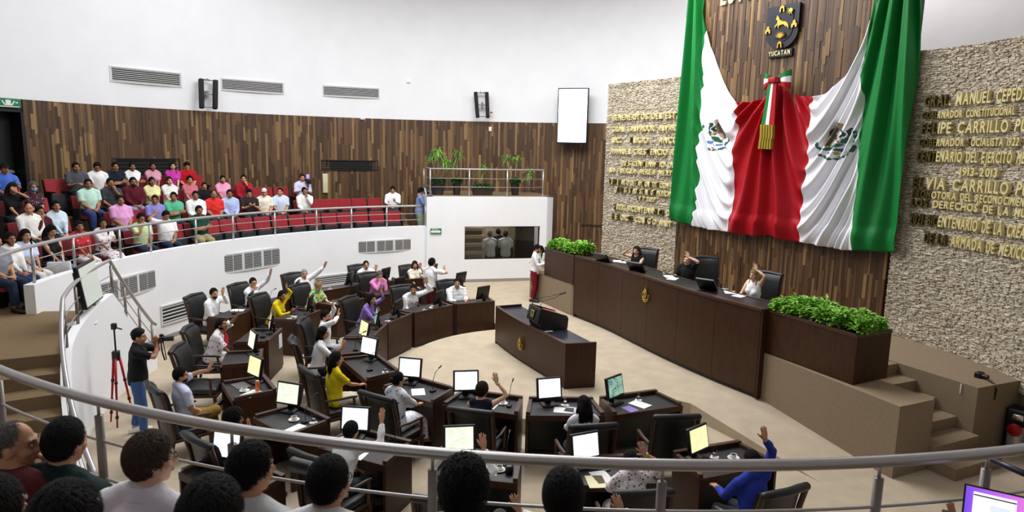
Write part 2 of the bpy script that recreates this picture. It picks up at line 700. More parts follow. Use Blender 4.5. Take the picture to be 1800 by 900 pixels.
def speaker_pair(label, px, py, pyt, pyb, tilt, wpx):
    pc, rz, n = wframe(px, py, 0.30)
    zt, zb = at_plane(px, pyt, pc, n).z, at_plane(px, pyb, pc, n).z
    Hh = (zt - zb) * 0.98
    t = thing('column_speaker_pair', label, 'speaker', (pc.x, pc.y, (zt + zb) / 2), rz)
    L = (at_plane(px - wpx / 2, py, pc, n) - at_plane(px + wpx / 2, py, pc, n)).length
    for s_ in (-1, 1):
        M = Matrix.Rotation(-0.16, 3, 'X') @ Matrix.Rotation(tilt * 0.6 + s_ * 0.02, 3, 'Y')
        mb = MB()
        mb.rbox((s_ * L * 0.36, 0, 0), (0.13, 0.16, Hh), 0.03, M=M)
        q = mb.obj('speaker_column', SPK, t, auto=40)
        mb = MB()
        p_ = M @ Vector((0, 0, Hh / 2))
        mb.rbox((s_ * L * 0.36 + p_.x, p_.y, p_.z), (0.11, 0.13, 0.02), 0.008, M=M)
        mb.obj('end_cap', STEEL, q)
    for z in (Hh * 0.47, 0.0, -Hh * 0.44):
        mb = MB()
        mb.box((tilt * 0.5 * z, 0.06 + z * 0.15, z), (L * 0.7, 0.03, 0.03))
        mb.obj('cross_bar', STEELD, t)
    for s_ in (-1, 1):
        mb = MB()
        mb.box((s_ * L * 0.12, 0.17, Hh * 0.5), (0.03, 0.28, 0.03), M=Matrix.Rotation(0.2, 3, 'X'))
        mb.obj('wall_arm', STEELD, t)
    mb = MB()
    mb.box((0, 0.16, 0), (0.06, 0.24, 0.2))
    mb.obj('bracket', STEELD, t)
    return t


speaker_pair('pair of slim black column speakers above the gallery spectators', 360, 166, 138, 192, 0.16, 34)
t = speaker_pair('pair of slim black column speakers above the potted plants', 848, 185, 161, 208, -0.14, 26)
mb = MB()
mb.lathe([(0.03, 0), (0.03, 0.1)], (0, 0, 0), 10)
mb.xform(Matrix.Translation((0.28, 0.1, -0.25)) @ Matrix.Rotation(PI / 2, 4, 'Y'))
mb.obj('red_lamp', mat('orange_plastic', 'D8502A', 0.5), t)

# big lit display beside the flag
pc, rz, n = wframe(1012, 203, 0.55)
a, b = at_plane(986, 203, pc, n), at_plane(1037, 203, pc, n)
W, zt, zb = (a - b).length, at_plane(1012, 156, pc, n).z, at_plane(1012, 251, pc, n).z
t = thing('wall_display', 'tall white lit display in black frame on wall beside flag', 'screen', (pc.x, pc.y, (zt + zb) / 2), rz)
mb = MB()
mb.rbox((0, 0.06, 0), (W + 0.06, 0.12, zt - zb + 0.06), 0.015)
mb.obj('display_case', mat('navy_black_plastic', '14152A', 0.4), t, auto=40)
mb = MB()
mb.box((0, -0.003, 0), (W - 0.02, 0.01, zt - zb - 0.03))
mb.obj('display_screen', mat('white_lit_screen', 'FFFFFF', 0.3, emis='FFFFFF', estr=1.6), t)
mb = MB()
mb.box((0, 0.3, 0), (0.3, 0.42, 0.4))
mb.obj('wall_mount', BLACKP, t)

# small wall fittings
for nm, px, py, w_, h_, d_, m_, lb, ct in [
        ('smoke_detector_box', 718, 143, .12, .10, .06, WHITE, 'small white sensor box high on white wall', 'sensor'),
        ('fire_alarm_box', 862, 227, .10, .16, .09, mat('white_plastic', 'EFEFEF', .4), 'small white alarm box on wood wall above the plants', 'alarm'),
        ('junction_box', 637, 209, .16, .06, .08, VENTW, 'small white box at the top edge of wood cladding', 'box'),
        ('cable_cover', 571, 322, .17, .66, .10, mat('cream_panel', 'D8D2AE', .6), 'narrow upright cream panel on the wood below black vent', 'panel')]:
    pc, rz, n = wframe(px, py, d_ / 2)
    mb = MB()
    mb.rbox((0, 0, 0), (w_, d_, h_), 0.01)
    o = mb.obj(nm, m_, auto=40)
    o.location, o.rotation_euler = pc, (0, 0, rz)
    tag(o, lb, ct)

# exit signs
SIGNG = mat('sign_green', '1E7A52', 0.4)
SIGNW = mat('sign_white', 'E9F2E6', 0.5)


def text_mesh(body, size, ext, off=0.0, shear=0.0, align='CENTER'):
    cu = bpy.data.curves.new('text', 'FONT')
    cu.body = body
    cu.size = size
    cu.extrude = ext
    cu.offset = off
    cu.shear = shear
    cu.align_x = align
    cu.resolution_u = 3
    o = bpy.data.objects.new('text_tmp', cu)
    COL.objects.link(o)
    bpy.context.view_layer.update()
    dg = bpy.context.evaluated_depsgraph_get()
    me = bpy.data.meshes.new_from_object(o.evaluated_get(dg))
    bpy.data.objects.remove(o)
    return me


def put_text(name, body, size, parent, loc, m, ext=0.004, off=0.0, shear=0.0):
    me = text_mesh(body, size, ext, off, shear)
    me.materials.clear()
    me.materials.append(m)
    o = link(name, me, parent)
    o.location = loc
    o.rotation_euler = (PI / 2, 0, 0)
    return o


pc, rz, n = wframe(8, 181, 0.10)
t = thing('exit_sign', 'green lit sign with white figure above the dark gallery door', 'sign', pc, rz)
mb = MB()
mb.rbox((0, 0, 0), (0.62, 0.06, 0.21), 0.01)
mb.obj('sign_plate', SIGNG, t)
mb = MB()
mb.box((0.0, -0.035, 0.01), (0.12, 0.01, 0.13))
mb.box((0.20, -0.035, 0.02), (0.05, 0.01, 0.03))
mb.box((0.0, -0.035, -0.085), (0.5, 0.01, 0.02))
for s_ in (-1, 1):
    mb.box((s_ * 0.11, -0.035, 0.0), (0.03, 0.01, 0.13), M=Matrix.Rotation(s_ * 0.6, 3, 'Y'))
mb.obj('sign_figure', SIGNW, t)

# ================================================================== PLANTER BOX (white block with window)
BL, BR = Vector((-2.77, 21.52, 0)), Vector((1.34, 22.55, 0))
bd = (BR - BL).normalized()
bn = Vector((bd.y, -bd.x, 0))      # towards the hall
BLEN = (BR - BL).length
ZB = 3.08
rzb = math.atan2(bd.y, bd.x)


def bu(px, py):
    p = at_plane(px, py, BL, bn)
    return (p - BL).dot(bd), p.z


u0, z1 = bu(817, 399)
u1, z0 = bu(948, 450)
z0 = bu(817, 457)[1]
z1 = (z1 + bu(948, 397)[1]) / 2
t = thing('wall_booth', None, None, BL, rzb)
struct(t)
mb = MB()
T = 0.3
for (a, b, c, d) in ((0, u0, 0, ZB), (u1, BLEN, 0, ZB), (u0, u1, 0, z0), (u0, u1, z1, ZB)):
    mb.box(((a + b) / 2, T / 2, (c + d) / 2), (b - a, T, d - c))
mb.obj('booth_front', WHITE, t)
mb = MB()
mb.box((0.1, 1.2, ZB / 2), (0.2, 2.0, ZB))
mb.box((BLEN - 0.1, 1.2, ZB / 2), (0.2, 2.4, ZB))
mb.obj('booth_side', WHITE, t)
mb = MB()
mb.box((BLEN / 2, 1.35, ZB - 0.06), (BLEN - 0.02, 2.6, 0.10))
mb.obj('booth_top', WHITE, t)
mb = MB()
mb.box((BLEN / 2, 1.4, ZB + 0.01), (BLEN - 0.1, 2.4, 0.05))
mb.obj('booth_carpet', CARPETD, t)
mb = MB()
mb.box(((u0 + u1) / 2, 1.72, 1.5), (u1 - u0 + 1.0, 0.06, 2.9))
mb.obj('booth_back', mat('brown_plaster', '8A7A62', 0.8), t)
mb = MB()
mb.box((BLEN / 2, 1.35, 0.05), (BLEN - 0.4, 2.2, 0.1))
mb.obj('booth_floor', CARPETD, t)
t2 = thing('window_1', None, None, BL, rzb)
struct(t2)
mb = MB()
f = 0.03
mb.box((u0 + f / 2, 0.12, (z0 + z1) / 2), (f, 0.06, z1 - z0))
mb.box((u1 - f / 2, 0.12, (z0 + z1) / 2), (f, 0.06, z1 - z0))
mb.box(((u0 + u1) / 2, 0.12, z0 + f / 2), (u1 - u0, 0.06, f))
mb.box(((u0 + u1) / 2, 0.12, z1 - f / 2), (u1 - u0, 0.06, f))
mb.obj('window_frame', mat('dark_aluminium', '2A2A28', 0.4, 0.8), t2)
mb = MB()
mb.box(((u0 + u1) / 2, 0.12, (z0 + z1) / 2), (u1 - u0, 0.008, z1 - z0))
mb.obj('window_pane', mat('tinted_glass', 'B4B4AC', 0.02, trans=1.0), t2)
GLW = (u0, u1, z0, z1)
# what stands behind the pane
t3 = thing('inner_stair', 'carpeted stair seen behind the dark window of white block', 'stair', BL + bd * (u0 + 0.05) + Vector((-bd.y, bd.x, 0)) * 0.25, rzb)
for k in range(6):
    mb = MB()
    mb.box((0.42, 0.45 + k * 0.13, ZC + 0.2 + 0.26 * k + 0.13), (0.86, 0.4, 0.10))
    mb.obj('tread', mat('tread_beige', '8D7B62', 0.9), t3)
mb = MB()
mb.box((0.42, 1.40, 1.15), (0.86, 0.1, 1.8))
mb.obj('stair_back', mat('dark_brown_riser', '2A1F16', 0.9), t3)
mb = MB()
mb.box((0, 0, 1.4), (0.30, 0.26, 2.75))
o = mb.obj('inner_pillar', mat('olive_plaster', '7A7250', 0.8))
o.location = BL + bd * (u0 + (u1 - u0) * 0.735) + Vector((-bd.y, bd.x, 0)) * 1.42 + Vector((0, 0, 0.1))
o.rotation_euler = (0, 0, rzb)
tag(o, 'olive square pillar seen behind the dark window', 'pillar')
mb = MB()
mb.box((0, 0, 1.35), (0.9, 0.1, 2.6))
o = mb.obj('inner_dark_door', DOORM)
o.location = BL + bd * (u1 - 0.2) + Vector((-bd.y, bd.x, 0)) * 1.55 + Vector((0, 0, 0.1))
o.rotation_euler = (0, 0, rzb)
tag(o, 'black doorway panel at right behind the dark window', 'door')
mb = MB()
mb.rbox((0, 0, 0.72), (0.7, 0.5, 1.44), 0.01)
o = mb.obj('inner_cabinet', DWOOD)
o.location = BL + bd * (u0 + (u1 - u0) * 0.62) + Vector((-bd.y, bd.x, 0)) * 1.40 + Vector((0, 0, 0.1))
o.rotation_euler = (0, 0, rzb)
tag(o, 'dark wood cabinet seen behind the window beside the pillar', 'cabinet')
fill = bpy.data.lights.new('booth_fill', 'AREA')  # unseen light added to brighten the room behind the window
fill.size, fill.energy = 1.2, 55
lo = bpy.data.objects.new('booth_fill', fill)
COL.objects.link(lo)
lo.location = BL + bd * (u0 + u1) / 2 + Vector((-bd.y, bd.x, 0)) * 1.3 + Vector((0, 0, ZB - 0.2))

# exit sign on the white block
uu, zz = bu(766, 406)
t = thing('exit_sign', 'green and white exit arrow sign on the white block', 'sign', BL + bd * uu + bn * 0.03 + Vector((0, 0, zz)), rzb)
mb = MB()
mb.rbox((0, 0, 0), (0.36, 0.03, 0.17), 0.008)
mb.obj('sign_plate', SIGNG, t)
mb = MB()
A_ = [(-0.165, -0.05), (0.10, -0.05), (0.10, -0.075), (0.165, -0.015), (0.10, 0.045), (0.10, 0.02), (-0.165, 0.02)]
mb.prism(A_, 0, 0.006)
mb.xform(Matrix.Translation((0, -0.016, 0)) @ Matrix.Rotation(PI / 2, 4, 'X'))
mb.obj('sign_arrow', SIGNW, t)
put_text('sign_lettering', 'SALIDA', 0.06, t, (-0.03, -0.018, 0.035), SIGNW, 0.002)


# railing on the block
def rail_seg(name, pts, r, m, parent, seg=8):
    mb = MB()
    mb.tube(pts, r, seg)
    return mb.obj(name, m, parent, smooth=True)


t = thing('block_railing', 'steel railing around the potted plants on white block', 'railing', BL + Vector((0, 0, ZB)), rzb)
zr = bu(850, 298)[1] - ZB
ux0, ux1 = bu(757, 320)[0], bu(957, 320)[0]
yy = 0.1
rail_seg('handrail', [(ux0, 2.0, zr), (ux0, yy, zr), (ux1, yy, zr), (ux1, 2.0, zr)], 0.028, STEEL, t)
for fz in (0.66, 0.35):
    rail_seg('wire', [(ux0, 2.0, zr * fz), (ux0, yy, zr * fz), (ux1, yy, zr * fz), (ux1, 2.0, zr * fz)], 0.010, STEEL, t, 6)
for px in (757, 826, 893, 956):
    u = min(max(bu(px, 320)[0], ux0), ux1)
    rail_seg('post', [(u, yy, 0), (u, yy, zr)], 0.024, STEEL, t)
for u in (ux0, ux1):
    rail_seg('post', [(u, 1.9, 0), (u, 1.9, zr)], 0.024, STEEL, t)

# ================================================================== GALLERY
ROWZ = [1.6 + 0.37 * k for k in range(4)]
ROWR = [9.46, 10.45, 11.35, 12.25, 14.6]
mb = MB()
for k in range(4):
    arc_strip(mb, P1, ROWR[k], ROWR[k + 1], 114.2 if k < 3 else 150, 345 if k < 3 else 262, ROWZ[k] - (0.30 if k == 0 else 0.5), ROWZ[k], 110)
# floor under the camera's own rows
arc_strip(mb, P1, 12.25, 18.5, 262, 345, ROWZ[3] - 0.4, ROWZ[3], 30)
struct(mb.obj('floor_gallery', CARPETD))

mb = MB()
arc_strip(mb, P1, 9.29, 9.46, 111.0, 190.8, 0, ZCURB, 90)
struct(mb.obj('wall_parapet', WHITE, smooth=True, auto=30))
mb = MB()
arc_strip(mb, P1, 9.27, 9.30, 113.6, 190.8, 0, 0.1, 90)
struct(mb.obj('baseboard_parapet', mat('grey_skirting', '9A948C', 0.6)))
mb = MB()
mb.box((BLEN / 2, -0.012, ZC + 0.05), (BLEN, 0.02, 0.1))
o = struct(mb.obj('baseboard_booth', MATS['grey_skirting']))
o.location, o.rotation_euler = BL, (0, 0, rzb)
mb = MB()
arc_strip(mb, P1, 9.30, 9.46, 217, 345, 1.2, 1.6, 60)
struct(mb.obj('trim_near', WHITE))


def aring(px, py, z=ZRAIL):
    return ang1(at(px, py, z))


# railing of the far gallery
def ring_pts(r, a0, a1, z, n=60):
    return [P1(r, a0 + (a1 - a0) * k / n, z) for k in range(n + 1)]


t = thing('gallery_railing', 'curved steel railing in front of the red gallery seats', 'railing', P1(9.37, 150, ZCURB))
inv = Matrix.Translation(-P1(9.37, 150, ZCURB))


def rpt(name, pts, r, m, seg=8):
    mb = MB()
    mb.tube(pts, r, seg)
    mb.xform(inv)
    return mb.obj(name, m, t, smooth=True)


rpt('handrail', ring_pts(9.37, 114.2, 201, ZRAIL), 0.033, STEEL, 10)
for z in (2.52, 2.32):
    rpt('wire', ring_pts(9.37, 114.2, 190, z), 0.010, STEEL, 6)
for px, py in ((752, 363), (684, 364), (618, 365), (552, 367), (483, 372), (413, 378), (345, 384), (272, 394), (200, 401), (128, 416), (59, 433)):
    a = aring(px, py)
    p = P1(9.37, a)
    rpt('post', [p + Vector((0, 0, ZCURB - 0.02)), p + Vector((0, 0, ZRAIL))], 0.026, STEEL)

# railing right in front of the camera
t = thing('gallery_railing', 'thick steel railing across the foreground in front of seated spectators', 'railing', P1(9.36, 270, 1.6))
inv = Matrix.Translation(-P1(9.36, 270, 1.6))
rpt('handrail', ring_pts(9.36, 226, 330, ZRAIL, 90), 0.036, STEEL, 14)
for z in (2.47, 2.18, 1.9):
    rpt('wire', ring_pts(9.36, 226, 330, z, 90), 0.011, STEEL, 8)
for px, py in ((-90, 640), (6, 645), (172, 705), (405, 754), (760, 797), (1165, 816), (1548, 811), (1735, 795), (1960, 770)):
    a = aring(px, py)
    p = P1(9.36, a)
    rpt('post', [p + Vector((0, 0, 1.55)), p + Vector((0, 0, 2.66))], 0.030, STEELD, 12)
    rpt('post_pin', [p + Vector((0, 0, 2.66)), p + Vector((0, 0, 2.75))], 0.011, STEEL, 8)

# ---- landing and stairs inside the ring
LR0, LR1 = 8.23, 9.30
mb = MB()
arc_strip(mb, P1, LR0, 9.46, -170.5, -151.7, 0.0, 1.597, 16)
struct(mb.obj('floor_landing', CARPETD))
t = thing('gallery_stair', 'carpeted stair going down from the landing at left', 'stair', P1(8.7, -145))
inv = Matrix.Translation(-P1(8.7, -145))
for k in range(8):
    mb = MB()
    a = -151.7 + 2.5 * k
    arc_strip(mb, P1, LR0, LR1, a, a + 2.5, 0, 1.6 - 0.18 * (k + 1), 3)
    mb.xform(inv)
    mb.obj('step', CARPETD, t)
t = thing('floor_stair', 'short stair behind the curved white side wall', 'stair', P1(8.7, -176))
inv = Matrix.Translation(-P1(8.7, -176))
for k in range(8):
    mb = MB()
    a = -170.5 - 1.3 * k
    arc_strip(mb, P1, LR0, LR1 - 0.02, a - 1.3, a, 0, 1.6 - 0.18 * (k + 1), 3)
    mb.xform(inv)
    mb.obj('step', CARPETD, t)


# white curved side wall of both stairs
def ztop(a):
    if a < -170.3:
        return max(0.22, 1.92 - (-170.3 - a) * 0.165)
    if a < -152:
        return 1.92 - (a + 170.3) / 18.3 * 0.24
    return max(0.12, 1.68 - (a + 152) / 2.5 * 0.18)


mb = MB()
R = []
for k in range(61):
    a = -181 + 50 * k / 60
    z = ztop(a)
    R.append([P1(LR0 - 0.13, a, 0), P1(LR0, a, 0), P1(LR0, a, z), P1(LR0 - 0.13, a, z)])
mb.rings(R)
struct(mb.obj('wall_stair', WHITE, smooth=True, auto=30))

t = thing('stair_railing', 'steel handrail curving around the landing and both stairs', 'railing', P1(8.05, -165, 1.6))
inv = Matrix.Translation(-P1(8.05, -165, 1.6))


def zrail(a):
    if a < -171:
        return max(0.9, 2.50 - (-171 - a) * 0.15)
    if a < -152:
        return 2.50 - (a + 171) / 19 * 0.12
    return max(0.75, 2.38 - (a + 152) / 2.5 * 0.19)


rpt('handrail', [P1(LR0 - 0.06, a, zrail(a)) for a in np.linspace(-182, -132, 60)], 0.030, STEEL, 10)
for dz in (0.28, 0.5):
    rpt('wire', [P1(LR0 - 0.06, a, zrail(a) - dz) for a in np.linspace(-181, -132, 60)], 0.009, STEEL, 6)
for a in (-181, -178, -174.5, -171.2, -165.5, -159, -152, -146, -140, -134):
    p = P1(LR0 - 0.06, a)
    rpt('post', [p + Vector((0, 0, ztop(a) - 0.02)), p + Vector((0, 0, zrail(a) - 0.07))], 0.024, STEELD, 10)
    rpt('post_pin', [p + Vector((0, 0, zrail(a) - 0.07)), p + Vector((0, 0, zrail(a)))], 0.010, STEEL, 6)

# parapet grilles
GR = mat('grille_grey', '9C9C9C', 0.6)


def grille(label, px0, px1, py0, py1):
    pa, _, _ = wframe(px0, (py0 + py1) / 2, 0, C1, 9.29)
    pb, _, _ = wframe(px1, (py0 + py1) / 2, 0, C1, 9.29)
    a0, a1 = ang1(pa), ang1(pb)
    if a0 < 0:
        a0 += 360
    if a1 < 0:
        a1 += 360
    am = (a0 + a1) / 2
    zc = None
    pt = at_cyl((px0 + px1) / 2, py0, C1.x, C1.y, 9.29).z
    pbm = at_cyl((px0 + px1) / 2, py1, C1.x, C1.y, 9.29).z
    c = P1(9.27, am, (pt + pbm) / 2)
    n = Vector((C1.x - c.x, C1.y - c.y, 0)).normalized()
    t = thing('wall_grille', label, 'vent', c, math.atan2(-n.y, -n.x) - PI / 2)
    W = math.radians(abs(a1 - a0)) * 9.28
    Hh = (pt - pbm)
    mb = MB()
    mb.rbox((0, 0.0, 0), (W, 0.035, Hh), 0.006)
    mb.obj('vent_frame', VENTW, t)
    w3 = W / 3
    for i in range(3):
        for s_ in (-1, 1):
            cx = -W / 2 + w3 * (i + 0.5) + s_ * w3 * 0.225
            mb = MB()
            mb.box((cx, -0.019, 0.005), (w3 * 0.41, 0.006, Hh * 0.80))
            bk = mb.obj('grille_panel', VENTB, t)
            mb = MB()
            for k in range(9):
                mb.box((cx, -0.024, 0.005 - Hh * 0.40 + Hh * 0.80 * (k + 0.5) / 9), (w3 * 0.41, 0.008, Hh * 0.80 / 9 * 0.55))
            tag(mb.obj('louvres', GR, bk), kind='stuff')


grille('white louvred grille on parapet above the man speaking at microphone', 392, 494, 440, 474)
grille('white louvred grille on parapet nearest the white block', 628, 724, 421, 443)
grille('white louvred grille on parapet behind the tilted monitor', 172, 276, 484, 522)
slot_vent('black slotted vent low on the wall behind photographer', 284, 340, 532, 562, 5, C1, 9.29, 0.02, slat_m=VENTW)
slot_vent('black slotted vent low on the wall behind white-haired man', 553, 612, 484, 500, 5, C1, 9.29, 0.02, slat_m=VENTW)

# ================================================================== FLAG WALL
W0 = Vector((7.69, 13.19, 0))
WA = math.radians(-32.5)
WD = Vector((math.sin(WA), math.cos(WA), 0))      # along the wall, away from the right corner
WN = Vector((-WD.y, WD.x, 0))                     # towards the hall
FRM = Matrix.Identity(4)
for i in range(3):
    FRM[i][0], FRM[i][1], FRM[i][2] = -WD[i], (0, 0, 1)[i], WN[i]
FRM.translation = W0
RZF = math.atan2(-WD.y, -WD.x)                    # turn of things whose front is local -Y on this wall


def fw(u, z, d=0.0):
    return W0 + WD * u + WN * d + Vector((0, 0, z))


def uz(px, py, d=0.0):
    p = at_plane(px, py, W0 + WN * d, WN)
    return (p - W0).dot(WD), p.z


# right stone wall follows a curve
CURV = [Vector(p) for p in ((7.62, 13.30), (7.76, 13.06), (7.95, 12.66), (8.12, 12.2), (8.24, 11.65), (8.31, 11.0), (8.33, 10.4), (8.33, 8.6))]
CL = [0]
for i in range(1, len(CURV)):
    CL.append(CL[-1] + (CURV[i] - CURV[i - 1]).length)


def cpt(s, z=0.0, d=0.0):
    s = min(max(s, 0), CL[-1] - 1e-6)
    for i in range(1, len(CL)):
        if s <= CL[i]:
            break
    k = (s - CL[i - 1]) / (CL[i] - CL[i - 1])
    p = CURV[i - 1].lerp(CURV[i], k)

    def tan(j):
        a, b = CURV[max(j - 1, 0)], CURV[min(j + 1, len(CURV) - 1)]
        return (b - a).normalized()
    tg = tan(i - 1).lerp(tan(i), k).normalized()
    n = Vector((tg.y, -tg.x))
    p = p + n * d
    return Vector((p.x, p.y, z)), Vector((tg.x, tg.y, 0)), Vector((n.x, n.y, 0))


def curv_hit(px, py):
    """photo point -> (s, z) on the right stone wall"""
    d = ray(px, py)
    best = None
    for k in range(400):
        s = CL[-1] * k / 399
        p = cpt(s)[0]
        # angle mismatch in plan
        c = d.x * p.y - d.y * p.x
        if best is None or abs(c) < best[0]:
            best = (abs(c), s, p)
    s, p = best[1], best[2]
    t = math.hypot(p.x, p.y) / math.hypot(d.x, d.y)
    return s, CAMH + d.z * t


STONE = island_mat('split_face_stone', [(0, 'B2A998'), (0.25, 'CCC1AC'), (0.5, 'E0D6C4'), (0.7, 'D0C4AE'), (0.85, 'ACA28F'), (0.95, 'BCA88A'), (1, '989080')],
                   0.85, (1, 1, 1), 30, 0.25, 0.5)
ZST = 6.62
mb = MB()
mb.box((0, 0, 0), (0.1, 0.1, 0.1))


def stones(fn, s0, s1, z0, z1):
    mb = MB()
    z = z0
    while z < z1:
        h = random.uniform(0.017, 0.031)
        s = s0 - random.uniform(0, 0.1)
        while s < s1:
            L = random.uniform(0.035, 0.11)
            a, b = max(s, s0), min(s + L, s1)
            s += L
            if b - a < 0.01:
                continue
            d = 0.05 + random.uniform(0, 0.035)
            j = [random.uniform(-0.006, 0.006) for _ in range(4)]
            g = 0.003
            q = [fn(a + g, z + g + j[0], d), fn(b - g, z + g + j[1], d + j[2]), fn(b - g, z + h - g + j[3], d + j[0]), fn(a + g, z + h - g + j[1], d + j[3])]
            r = [fn(a, z, 0), fn(b, z, 0), fn(b, z + h, 0), fn(a, z + h, 0)]
            mb.add(q + r, [(0, 1, 2, 3), (0, 4, 5, 1), (1, 5, 6, 2), (2, 6, 7, 3), (3, 7, 4, 0)])
        z += h
    return mb


MORT = mat('stone_backing', '7C6F5A', 0.9)
# left stone wall
mb = MB()
pp = [fw(5.93, 0, 0.02), fw(9.0, 0, 0.02), fw(9.0, 0, -0.25), fw(5.93, 0, -0.25)]
mb.prism([(p.x, p.y) for p in pp], 0.2, ZST)
wl = struct(mb.obj('wall_stone_left', MORT))
tag(stones(lambda s, z, d: fw(s, z, d), 5.93, 9.02, 1.2, ZST).obj('stone_facing', STONE, wl), kind='stuff')
# right stone wall
mb = MB()
R = []
for k in range(41):
    s = CL[-1] * k / 40
    R.append([cpt(s, 0.0)[0], cpt(s, 0, -0.25)[0], cpt(s, ZST, -0.25)[0], cpt(s, ZST)[0]])
mb.rings(R)
wr = struct(mb.obj('wall_stone_right', MORT))
tag(stones(lambda s, z, d: cpt(s, z, d)[0], 0.0, 3.2, 0.9, ZST).obj('stone_facing', STONE, wr), kind='stuff')
# wood panel between, taller
mb = MB()
pp = [fw(0.21, 0, 0.0), fw(5.93, 0, 0.0), fw(5.93, 0, -0.3), fw(0.21, 0, -0.3)]
mb.prism([(p.x, p.y) for p in pp], 0.2, 11.5)
wp = struct(mb.obj('wall_wood_panel', DWOOD))
tag(planks(lambda u, d, z: fw(u, z, d), 0.21, 5.93, 1.0, 10.5, 0.062).obj('plank_cladding', PLANK, wp), kind='stuff')

# ---- raised brass lettering
GLY = {}


def glyph(ch):
    if ch not in GLY:
        me = text_mesh(ch, 1.0, 0.045, 0.022, 0.0, 'LEFT')
        co_ = np.array([v.co for v in me.vertices]) if len(me.vertices) else np.zeros((1, 3))
        lo, hi = co_.min(0), co_.max(0)
        w_ = (hi[0] - lo[0]) or 0.3
        cap = 0.70
        for v in me.vertices:
            v.co.x -= lo[0]
            v.co.x *= 0.78 / 1.0
            v.co /= cap
            v.co.z *= cap
        me.materials.clear()
        me.materials.append(BRASSL)
        GLY[ch] = (me, w_ * 0.78 / cap)
    return GLY[ch]


def adv(ch):
    if ch == ' ':
        return 0.62
    return glyph(ch)[1] + (0.14 if ch not in '.,' else 0.12)


LETTER_N = [0]


def letter_row(side, text, nvis, a, b, cap, label, dark=()):
    wid = [adv(c) for c in text]
    tot = sum(wid[:nvis])
    if side == 'L':
        (ua, za), (ub, zb) = uz(a[0], a[1], 0.09), uz(b[0], b[1], 0.09)
        z_ = (za + zb) / 2
        k = abs(ua - ub) / tot
        h0 = uz(a[0], a[1], 0.09)[1]
        H_ = cap * (Vector((*fw(ua, z_).xy, z_)) - Vector((0, 0, CAMH))).length / FPX
        root = fw(ua, z_, 0.09)
    else:
        (sa, za), (sb, zb) = curv_hit(*a), curv_hit(*b)
        z_ = (za + zb) / 2
        k = abs(sb - sa) / tot
        H_ = cap * (cpt(sa, z_)[0] - Vector((0, 0, CAMH))).length / FPX
        root = cpt(sa, z_, 0.09)[0]
    t = thing('brass_inscription', label, 'lettering', root)
    x = 0.0
    for i, ch in enumerate(text):
        if ch != ' ':
            if side == 'L':
                u = ua - x * k
                if u < 6.06:
                    break
                M = FRM.copy()
                M.translation = fw(u, z_, 0.105)
            else:
                s = sa + x * k
                if s > 3.3:
                    break
                p, tg, n = cpt(s, z_, 0.105)
                M = Matrix.Identity(4)
                for q in range(3):
                    M[q][0], M[q][1], M[q][2] = tg[q], (0, 0, 1)[q], n[q]
                M.translation = p
            o = link('letter', glyph(ch)[0], t)
            sc = Matrix.Diagonal((k, H_, 0.75, 1))
            sh = Matrix.Identity(4)
            sh[0][1] = 0.10
            o.matrix_world = M @ sh @ sc
            o.matrix_parent_inverse = Matrix.Identity(4)
            o.matrix_basis = Matrix.Translation(-root) @ M @ sh @ sc
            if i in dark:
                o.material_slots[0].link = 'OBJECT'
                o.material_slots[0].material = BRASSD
            LETTER_N[0] += 1
        x += wid[i]
    return t


zl = lambda x, y: (1050 + x / 2.57, 120 + y / 2.57)
zr_ = lambda x, y: (1560 + x / 1.958, 40 + y / 1.958)
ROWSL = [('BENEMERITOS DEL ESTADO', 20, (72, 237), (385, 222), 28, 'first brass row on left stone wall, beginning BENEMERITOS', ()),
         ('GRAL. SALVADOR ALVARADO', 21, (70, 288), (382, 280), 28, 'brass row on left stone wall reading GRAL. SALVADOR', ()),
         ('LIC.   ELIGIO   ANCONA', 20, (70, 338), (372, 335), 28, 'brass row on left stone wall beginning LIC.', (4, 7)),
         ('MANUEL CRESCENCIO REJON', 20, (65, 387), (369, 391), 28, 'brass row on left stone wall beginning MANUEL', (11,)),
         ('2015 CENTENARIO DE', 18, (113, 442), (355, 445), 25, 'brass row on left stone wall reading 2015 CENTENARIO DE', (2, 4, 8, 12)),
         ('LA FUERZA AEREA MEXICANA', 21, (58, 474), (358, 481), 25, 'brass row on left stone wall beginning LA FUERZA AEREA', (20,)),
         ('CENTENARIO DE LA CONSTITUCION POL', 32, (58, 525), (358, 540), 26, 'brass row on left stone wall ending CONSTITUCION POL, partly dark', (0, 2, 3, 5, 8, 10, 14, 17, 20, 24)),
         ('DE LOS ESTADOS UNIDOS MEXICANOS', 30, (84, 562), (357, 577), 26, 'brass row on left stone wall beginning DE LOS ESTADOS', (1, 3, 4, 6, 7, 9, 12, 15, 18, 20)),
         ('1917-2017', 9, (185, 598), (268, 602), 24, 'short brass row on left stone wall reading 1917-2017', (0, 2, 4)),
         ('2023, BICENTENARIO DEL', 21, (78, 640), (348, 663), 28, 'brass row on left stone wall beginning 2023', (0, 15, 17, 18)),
         ('HEROICO COLEGIO MILITAR', 22, (70, 686), (362, 711), 28, 'lowest brass row on left stone wall ending MILITAR', (0, 2, 6, 11, 13))]
